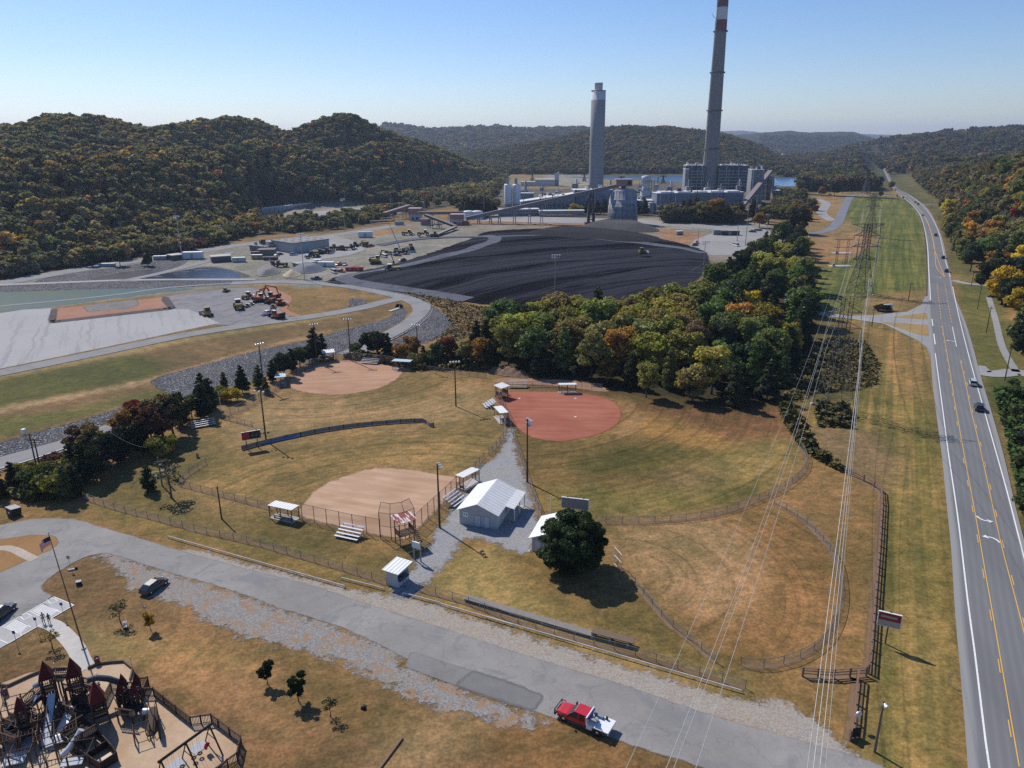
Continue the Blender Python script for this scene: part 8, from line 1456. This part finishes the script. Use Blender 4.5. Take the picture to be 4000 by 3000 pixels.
excavator(601, 688, 2.6, 'dark orange excavator parked at the ash fill edge', ORM, 1.05, reach=4, up=3.2); excavator(560, 652, 0.2, 'tall orange long boom excavator on the ash fill', ORM, 1.1, reach=7, up=6.5); excavator(583, 655, 3.2, 'second orange excavator facing the tall one', ORM, .95); excavator(592, 647, 2.9, 'orange excavator beside the red clay bank', ORM, 1.1, reach=6, up=4.5)
dozer(448, 682, 2.2, 'dark bulldozer alone on the ash fill', None, 1.25); loader(516, 667, 2., 'large dark yellow loader in the middle of the ash fill', None, 1.2); loader(535, 645, 1.4, 'loader seen from behind near the excavators', None, .9); dozer(488, 631, 1.3, 'white roofed roller at the clay bank', simple('drab', (.25, .2, .15)), .7); loader(541, 660, 1.2, 'small white tractor beside the large loader', WHITE, .45); loader(533, 664, 1.4, 'small dark tractor behind the large loader', None, .5); dozer(607, 660, .5, 'orange tracked machine at the bank of red clay', ORM, 1.); dozer(590, 667, 1.8, 'small dark tracked machine above the white pickup', None, .7)
car(P(578, 680), ang((566, 682), (590, 677)), 'pickup', WHC, 'white pickup on the ash fill beside the orange excavator', None)
loader(848, 588, 3.3, 'yellow scraper working on the edge of the coal pile', None, 1.35, .3); dozer(1388, 548, .2, 'dark bulldozer on top of the coal pile', None, 1.2, 3.); loader(915, 510, .1, 'yellow machine under the stacker conveyor', None, 1.4, .5); dozer(938, 511, 3.1, 'second yellow machine under the stacker conveyor', None, 1.3, .5); loader(880, 508, .2, 'dark machine left of the stacker conveyor', None, 1.3); excavator(812, 570, .1, 'yellow excavator with raised arm beside the coal track', YELM, 1.4, reach=6, up=5.5)
YD = [(755, 540, 'loader'), (768, 533, 'dozer'), (738, 541, 'dozer'), (726, 540, 'loader'), (716, 544, 'dozer'), (704, 548, 'loader'), (693, 549, 'dozer'), (682, 553, 'truck'), (676, 556, 'loader'), (886, 538, 'dozer'), (888, 544, 'loader'), (868, 549, 'loader'), (858, 546, 'dozer'), (786, 532, 'truck'), (607, 577, 'loader'), (588, 567+10, 'dozer'), (556, 557, 'truck')]
for i, (px, py, kd) in enumerate(YD):
    lb = f'brownish yellow {"bulldozer" if kd=="dozer" else ("dump truck" if kd=="truck" else "wheel loader")} in the workshop yard, {ordn(i)} of the machines there'
    (dozer if kd == 'dozer' else loader)(px, py, .4+i*1.1, lb, simple('worn_yellow', (.14, .1, .04), .7), 1.15, **({'truck': True} if kd == 'truck' else {}))
for i, (px, py, kd, c, lb) in enumerate([(634, 552, 'suv', SIL, 'silver blue car before the grey workshop'), (605, 551, 'sedan', BLU, 'blue car before the brown workshop wing'), (598, 554, 'sedan', SIL, 'pale car before the brown workshop wing'), (664, 558, 'van', SIL, 'white service truck in the workshop yard'), (830, 556, 'van', WHC, 'white boat like truck below the dark yard machines'), (858, 553, 'pickup', BLU, 'blue truck amid the dark yard machines'), (838, 550, 'van', WHC, 'white box truck amid the dark yard machines'), (805, 559+2, 'pickup', SIL, 'pale blue truck beside the yellow excavator'), (733, 573, 'pickup', REDC, 'red truck in the lower yard'), (745, 573, 'pickup', WHC, 'white truck beside the red one in the lower yard'), (722, 590, 'van', WHC, 'rounded white truck at the yard edge near the coal'), (736, 588, 'pickup', (.4, .15, .08), 'orange truck at the yard edge near the coal'), (676+8, 604, 'pickup', BLU, 'dark blue truck at the gate of the coal yard'), (800, 533, 'pickup', REDC, 'red flat truck on the track above the yard'), (870, 564, 'pickup', DKC, 'dark truck below the crane truck')]):
    car(P(px, py), .3+.5*i, kd, c, lb, 'vehicles in the workshop yard', detail=False)
for px, py, lb in ((757, 585, 'red box trailer nearest the coal track'), (768, 582, 'second red box trailer beside the first'), (775, 585, 'dark long trailer right of the red ones')):
    container(px, py, 5, (.5, .06, .04) if 'red' in lb else (.05, .05, .05), lb, .1, 2., 2.4, 'trailer', REDR if 'red' in lb else BLACK)
t = empty('crane_truck', P(862, 545), 2.3, 'crane truck with long raised lattice boom in the yard', 'crane'); MB().box(-4, 4, -1.2, 1.2, .8, 1.6).build('chassis', BLACK, t); MB().box(2.4, 4, -1.2, 1.2, 1.6, 2.8).build('cab', WHITE, t); MB().tube((-2, 0, 1.6), (9, 0, 16), .35, .2, 5).build('boom', STEEL, t)
for x in (-3, -1.5, 2.5):
    for y in (-1, 1): wheel(t, x, y, .5, 1.4)
# masts and poles in the yards
def mast(base, top, label, n=6, r=.25, mat=None, group='floodlight masts', lampy=True):
    b = P(*base); h = hgt(base, top); t = empty('floodlight_mast' if lampy else 'steel_pole', b, 0, label, 'mast' if lampy else 'pole', group); MB().tube((0, 0, 0), (0, 0, h), r, r*.45, 8).build('pole', mat or STEEL, t)
    if lampy: MB().box(-1.8, 1.8, -.1, .1, h-.1, h+.1).box(-1.8, 1.8, -.1, .1, h-1.2, h-1).build('crossarm', STEEL, t); [MB().box(-1.7+1.1*(i % 4), -1.1+1.1*(i % 4), -.6, -.12, h-.3-(i//4)*1.1, h+.3-(i//4)*1.1).build('floodlight', ALU, t) for i in range(n)]
    else: MB().tube((0, 0, 0), (0, 0, .5), r*1.8).build('base', CONCRETE, t)
    return t
mast((392, 548), (380, 467), 'floodlight mast beside the far haul road'); mast((658, 606), (649, 505), 'floodlight mast at the coal yard gate'); mast((1199, 630), (1201, 551), 'floodlight mast standing in the coal pile before the wood'); mast((1519, 590), (1523, 522), 'floodlight mast at the lower corner of the paved lot'); mast((745, 500), (741, 430), 'floodlight mast in the tree belt left'); mast((917, 462), (915, 412), 'mast behind the larger transfer house', 2); mast((1656, 502), (1657, 463), 'mast at the right side of the paved lot', 2)
for i, (b_, t_, lb) in enumerate([((844, 455), (842, 407), 'steel pole behind the first transfer house'), ((940, 450), (939, 407), 'steel pole right of the first transfer house'), ((966, 443), (964, 401), 'steel pole left of the dark pine clump'), ((1046, 470), (1045, 424), 'steel pole in front of the dark pine clump'), ((1610, 530), (1617, 443), 'tall thick steel pole on the paved lot'), ((1630, 487), (1639, 426), 'tall steel pole behind the paved lot'), ((1592, 521), (1597, 485), 'thin lamp pole in the middle of the paved lot'), ((1507, 530), (1509, 495), 'short pole at the left corner of the paved lot'), ((1104, 462), (1103, 406), 'steel pole in front of the white silos'), ((1424, 476), (1427, 404), 'steel pole left of the duct building'), ((1284, 467), (1284, 436), 'steel pole right of the conveyor tower'), ((1650, 460), (1655, 405), 'lattice pole at the brown bunker house'), ((1130+10, 464), (1139, 440), 'short steel pole under the conveyor')]): mast(b_, t_, lb, 0, .28, group='steel poles of the plant', lampy=False)
# ---------------------------------------------------------------- pylons
PYM = simple('pylon_steel', (.09, .09, .09), .8, 0); PYW = simple('weathered_pole', (.11, .09, .07), .9)
def pylon(cb, ct, bw, label, arms, rz, waist=.62, ww=None, r=.07, group='lattice pylons'):
    b = P(*cb); H = hgt(cb, ct); ww = ww or bw*.27; t = empty('lattice_pylon', b, rz, label, 'pylon', group); n = 9; lv = []
    for i in range(n+1):
        f = 1-(1-i/n)**1.25 if i < n else 1; z = H*f; u = min(1, z/(H*waist)); lv.append((z, (bw+(ww-bw)*u)/2))
    m = MB()
    for (z0, h0), (z1, h1) in zip(lv, lv[1:]):
        c0 = [(-h0, -h0), (h0, -h0), (h0, h0), (-h0, h0)]; c1 = [(-h1, -h1), (h1, -h1), (h1, h1), (-h1, h1)]
        for i in range(4): j = (i+1) % 4; m.tube((*c0[i], z0), (*c1[i], z1), r*1.5, n=4, caps=False).tube((*c0[i], z0), (*c1[j], z1), r*.8, n=4, caps=False).tube((*c0[j], z0), (*c1[i], z1), r*.8, n=4, caps=False).tube((*c1[i], z1), (*c1[j], z1), r*.8, n=4, caps=False)
    m.build('tower_body', PYM, t)
    for f, al in arms:
        z = H*f; h = ww/2; m = MB()
        for s_ in (-1, 1):
            tip = (s_*al, 0, z)
            for y in (-h, h): m.tube((s_*h, y, z), tip, r, n=4, caps=False).tube((s_*h, y, z+(1.6 if f < .99 else -1.8)), tip, r, n=4, caps=False)
            for q in (.35, .65): m.tube((s_*(h+(al-h)*q), -h*(1-q), z), (s_*(h+(al-h)*q), h*(1-q), z), r*.7, n=4, caps=False).tube((s_*(h+(al-h)*q), 0, z+(1.6*(1-q) if f < .99 else -1.8*(1-q))), (s_*(h+(al-h)*q), 0, z), r*.7, n=4, caps=False)
            if f < .99: m.tube((s_*al, 0, z), (s_*al, 0, z-1.6), r*1.1, n=5)
        m.build('crossarm', PYM, t)
    for x in (-bw/2, bw/2):
        for y in (-bw/2, bw/2): MB().lathe([(.5, -.2), (.5, .4), (.3, .45), (0, .45)], (x, y, 0), 8).build('footing', CONCRETE, t)
    return t, b, H
Ta, Tb, TH_ = pylon((1799, 884), (1836, 642), 7.6, 'large steel lattice pylon standing in the scrub beside the wood', ((1., 4.6), (.865, 3.9), (.73, 4.3), (.6, 3.7)), 0., r=.055)
Tc, Td, TH2 = pylon((1856, 634), (1866, 484), 8.5, 'second lattice pylon on the mown field beyond the entrance road', ((1., 7.), (.84, 5.6), (.68, 6.2), (.5, 5.2)), 0., r=.1); Te, Tf, TH3 = pylon((1876, 512), (1882, 418), 8, 'third smaller lattice pylon farther up the mown field', ((1., 6.5), (.85, 5.5), (.7, 5.5)), 0, r=.09); pylon((1870, 418), (1875, 366), 8, 'fourth distant pylon among the tall pines', ((1., 6.5), (.8, 6), (.62, 6)), 0, r=.2)
for i, (cb, ct) in enumerate([((1150, 392), (1151, 372)), ((1262, 392), (1263, 375)), ((1342, 398), (1343, 381)), ((1396, 397), (1397, 380)), ((1432, 396), (1433, 379)), ((1705, 372), (1706, 352)), ((1790, 365), (1792, 342)), ((1820, 360), (1821, 345)), ((976, 290), (978, 273)), ((924, 352), (925, 335))]):
    pylon(cb, ct, 7, f'far lattice pylon near the river, {ordn(i)} of the far row', ((1., 5), (.8, 5)), 0, r=.2, group='far pylons by the river')
for b_, t_, lb in (((1891, 570), (1907, 479), 'thick wooden pole right of the second pylon'), ((1849, 564), (1857, 508), 'thick wooden pole left of the second pylon')): mast(b_, t_, lb, 0, .32, PYW, 'thick poles by the second pylon', False)
t = empty('switching_frame', P(1816, 573), 0, 'small twin lattice switching frame on a grey concrete pad', 'frame'); hS = hgt((1816, 573), (1820, 517)); 
for x in (-2.6, 2.6):
    m = MB()
    for k in range(8): z0, z1 = hS*k/8, hS*(k+1)/8; m.tube((x-.5, 0, z0), (x-.5, 0, z1), .1, n=4).tube((x+.5, 0, z0), (x+.5, 0, z1), .1, n=4).tube((x-.5, 0, z0), (x+.5, 0, z1), .07, n=4)
    m.build('lattice_leg', PYM, t)
for f in (.45, .7, 1.): MB().box(-5, 5, -.12, .12, hS*f-.15, hS*f+.1).build('crossarm', PYM, t)
for cx, cy, cx2, lb in ((1796, 577, 1842, 'lower grey slab under the twin switching frame'), (1803, 549, 1842, 'upper grey slab behind the twin switching frame')):
    a, b = P(cx, cy), P(cx2, cy); t = empty('equipment_pad', a, 0, lb, 'slab', 'concrete slabs of the switching frame'); MB().box(0, (b-a).length, 0, 5, 0, .35).build('slab', CONCRETE, t); MB().box(1, 2.2, 1, 2, .35, 1.6).build('cabinet', GREY, t)
for i, (b_, t_) in enumerate([((2098, 618), (2107, 583)), ((2111, 668), (2122, 611)), ((2130, 719), (2142, 662)), ((2170, 823), (2188, 748)), ((2056, 547), (2062, 512)), ((2028, 478), (2033, 452)), ((2011, 453), (2014, 432)), ((2207, 960), (2230, 860)), ((1883, 706), (1888, 665)), ((1962, 596+54), (1966, 610))]):
    b = P(*b_); h = max(6, hgt(b_, t_)); t = empty('utility_pole', b, .3, f'wooden utility pole along the highway, {["beside the driveway mouth", "below the driveway mouth", "at the bend of the gravel path", "at the lower driveway", "on the wooded bank far up", "small one farther up the bank", "smallest one farthest up", "at the right edge low down", "left of the highway at the entrance road", "beside the entrance sign"][i]}', 'utility pole', 'utility poles along the highway'); MB().tube((0, 0, 0), (0, 0, h), .17, .11, 8).build('pole', PYW, t); MB().box(-1.1, 1.1, -.08, .05, h-.8, h-.65).build('crossarm', PYW, t)
# roadside timber edge and guard rail of the highway
def guard(px, label, z=.7, name='guard_rail', c=None, group='guard rails', sp=3.8):
    pts = [Vector((q[0], q[1], 0)) for q in catmull([P(*p) for p in px], 5)]; o = pts[0]; t = empty(name, o, 0, label, 'guard rail', group); m = MB()
    for a, b in zip(pts, pts[1:]): a, b = a-o, b-o; q = (a+b)/2; m.cbox((q.x, q.y, z-.12), ((b-a).length*1.01, .1, .34), math.atan2(b.y-a.y, b.x-a.x))
    m.build('rail', c or STEEL, t); seg = [(b-a).length for a, b in zip(pts, pts[1:])]; tot = sum(seg); n = min(95, int(tot/sp))
    for i in range(n+1):
        d = tot*i/n; k = 0
        while k < len(seg)-1 and d > seg[k]: d -= seg[k]; k += 1
        link('post', post_mesh(.09, z, BLACK), None, t, pts[k].lerp(pts[k+1], min(1, d/seg[k]))-o)
    return t
guard([(2000, 640), (2001, 580), (1998, 520), (1990, 478), (1972, 448), (1952, 430)], 'dark guard rail along the mown field side of the highway', c=simple('dark_rail', (.09, .08, .075))); guard([(620, 604), (720, 612), (800, 624), (870, 637), (915, 648), (930, 662), (925, 678), (905, 698), (870, 722), (840, 737)], 'guard rail round the outer side of the haul road bend', c=simple('pale_rail', (.33, .33, .33)))
guard([(-10, 1022), (60, 1002), (140, 975), (200, 955)], 'guard rail beside the haul road at the left edge'); guard([(930, 736), (960, 722), (1000, 706)], 'short guard rail above the hedgerow trees'); guard([(1452, 612), (1490, 590), (1520, 572)], 'low kerb rail along the coal yard road behind the wood')
# drain culvert in the rock bank
t = empty('culvert', P(866, 664), -.6, 'dark culvert mouth with pale concrete chute in the rock bank', 'culvert'); MB().lathe([(1.2, 0), (1.35, 0), (1.35, 2), (1.2, 2)], n=16).build('pipe', BLACK, t, rot=(1.3, 0, 0)); MB().cbox((1.2, -4.5, .2), (1.6, 9, .25), .15).build('chute', CONCRETE, t)
# ---------------------------------------------------------------- overhead lines
WIREM = simple('wire_aluminium', (.5, .5, .47), .5, .4)
def wirepath(A, pxs, zend, beyond=1.35):
    """vertical plane from tower arm A through the last pixel (at height zend); the sag follows the picture"""
    d = ray(*pxs[-1]); tt = (zend-CH)/d[2]; E = Vector((d[0]*tt, d[1]*tt, zend)); hx_ = Vector((E.x-A.x, E.y-A.y, 0)); pts = [A]
    nrm = Vector((-hx_.y, hx_.x, 0)).normalized()
    for p in pxs[:-1]:
        r = Vector(ray(*p)); den = r.dot(nrm); t_ = (A-Vector((0, 0, CH))).dot(nrm)/den; q = Vector((0, 0, CH))+r*t_; pts.append(q)
    Lt = hx_.length; s_ = [0]+[Vector((q.x-A.x, q.y-A.y, 0)).length/Lt for q in pts[1:]]+[1]; zs_ = [A.z]+[q.z for q in pts[1:]]+[zend]; co = np.polyfit(s_, zs_, 2, w=[5]+[1]*(len(s_)-2)+[5])
    return [Vector((A.x+hx_.x*u, A.y+hx_.y*u, np.polyval(co, u))) for u in np.linspace(0, beyond, 40)]
def arm(T, b, H, f, al, s_): return b+Vector((s_*al, 0, H*f-1.5))
def wire(pts, label, r=.024, group='conductors of the big pylon', c=None):
    t = empty('power_line', pts[0], 0, label, 'power line', group); MB().path([p-pts[0] for p in pts], r, 5).build('cable', c or WIREM, t); MB().tube((0, 0, 0), (0, 0, .5), r*3, n=6).build('clamp', STEEL, t)
wire(wirepath(arm(Ta, Tb, TH_, .865, 3.9, -1), [(1738, 880), (1652, 1085), (1530, 1420), (1440, 1659)], 24), 'leftmost bright conductor of the left trio crossing the road')
wire(wirepath(arm(Ta, Tb, TH_, .73, 4.3, -1), [(1742, 880), (1663, 1085), (1545, 1420), (1456, 1659)], 22), 'middle bright conductor of the left trio crossing the road'); wire(wirepath(arm(Ta, Tb, TH_, .6, 3.7, -1), [(1750, 884), (1690, 1070), (1588, 1420), (1503, 1659)], 20), 'rightmost bright conductor of the left trio crossing the road')
wire(wirepath(arm(Ta, Tb, TH_, .865, 3.9, 1), [(1845, 884), (1820, 1070), (1780, 1420), (1744, 1659)], 24), 'left conductor of the right bundle beside the timber fence'); wire(wirepath(arm(Ta, Tb, TH_, .73, 4.3, 1), [(1848, 884), (1827, 1070), (1791, 1420), (1757, 1659)], 22), 'middle conductor of the right bundle beside the timber fence'); wire(wirepath(arm(Ta, Tb, TH_, .6, 3.7, 1), [(1849, 884), (1831, 1070), (1803, 1420), (1771, 1659)], 20), 'right conductor of the right bundle beside the timber fence')
wire(wirepath(Tb+Vector((-4.5, 0, TH_)), [(1690, 900), (1620, 1085), (1480, 1420), (1352, 1659)], 33), 'thin earth wire left of the bright trio', .014); wire(wirepath(Tb+Vector((4.5, 0, TH_)), [(1852, 884), (1836, 1070), (1810, 1420), (1783, 1659)], 33), 'thin earth wire right of the right bundle', .014)
n_ = 0
for f1_, a1, f2_, a2 in ((.865, 3.9, .84, 5.6), (.73, 4.3, .68, 6.2), (.6, 3.7, .5, 5.2)):
    for s_ in (-1, 1):
        A, B = arm(Ta, Tb, TH_, f1_, a1, s_), arm(Tc, Td, TH2, f2_, a2, s_); pts = [A.lerp(B, u)-Vector((0, 0, 16*u*(1-u))) for u in np.linspace(0, 1, 16)]; wire(pts, f'{["upper", "middle", "lower"][n_//2]} {"left" if s_ < 0 else "right"} conductor between the large and the second pylon', .03, 'conductors between the first two pylons'); 
        A2, B2 = B, arm(Te, Tf, TH3, (.85, .7, .6)[n_//2], 5.5, s_); pts = [A2.lerp(B2, u)-Vector((0, 0, 16*u*(1-u))) for u in np.linspace(0, 1, 14)]; wire(pts, f'{["upper", "middle", "lower"][n_//2]} {"left" if s_ < 0 else "right"} conductor between the second and the third pylon', .035, 'conductors between second and third pylon'); n_ += 1
# service cable over the hedgerow
wire([P(240, 935, 9).lerp(P(322, 967, 3), u)-Vector((0, 0, 3*u*(1-u))) for u in np.linspace(0, 1, 10)], 'slack service cable hanging over the hedgerow trees', .03, None)
# farm houses far right
for i, (ca, cb, pt, lb) in enumerate([((2078, 356), (2094, 355), 347, 'white farmhouse high on the right wooded slope'), ((1683, 341), (1702, 341), 335, 'tiny pale hall in the far wooded valley'), ((1795, 352), (1830, 352), 347, 'pale quarry face like building far up the valley')]):
    a = P3(*ca); v = a; D_ = a.y; L = (cb[0]-ca[0])/FPX*D_; t = gable((a.x, a.y, a.z), 0, L, L*.5, L*.22+2, L*.3+3.5, 'farmhouse', lb, WHITE, FLATR, .5, 'house')
# ================================================================ haze
hm = bpy.data.materials.new('haze_air'); hm.use_nodes = True; ht = hm.node_tree; ht.nodes.remove(ht.nodes['Principled BSDF']); pv = ht.nodes.new('ShaderNodeVolumePrincipled'); pv.inputs['Color'].default_value = (.62, .76, 1., 1); pv.inputs['Density'].default_value = .00007; pv.inputs['Anisotropy'].default_value = .3
ht.links.new(pv.outputs[0], ht.nodes['Material Output'].inputs['Volume'])
tag(MB().box(-16000, 16000, -300, 16000, -1.2, 300).build('haze', hm), kind='stuff')
# process clutter between the large plant blocks
rq = random.Random(5)
for i in range(16):
    px, py = 1130+i*36+rq.uniform(-8, 8), rq.uniform(404, 436) if i < 8 else rq.uniform(404, 418); w_, h = rq.uniform(5, 11), rq.uniform(6, 16)
    t = empty('process_unit', P(px, py), rq.uniform(-.2, .2), f'small pipe and vessel unit between the plant blocks, {ordn(i)} from the left', 'process unit', 'process units of the plant'); m_ = rq.choice((STW, GREY, FLATR, LSTW))
    MB().box(-w_/2, w_/2, -3, 3, 0, h*.6).build('base_block', m_, t); MB().lathe([(w_*.16, h*.6), (w_*.16, h*1.2), (0, h*1.3)], (w_*.2, 0, 0), 12).build('vessel', rq.choice((FLATR, STW, PALE)), t); MB().tube((-w_/2, -3.2, h*.4), (w_/2+4, -3.2, h*.7), .4, n=6).build('pipe', STW, t)
    for x in (-w_/2, w_/2-.4): MB().box(x, x+.4, -4, -3.6, 0, h).build('column', LSTW, t)
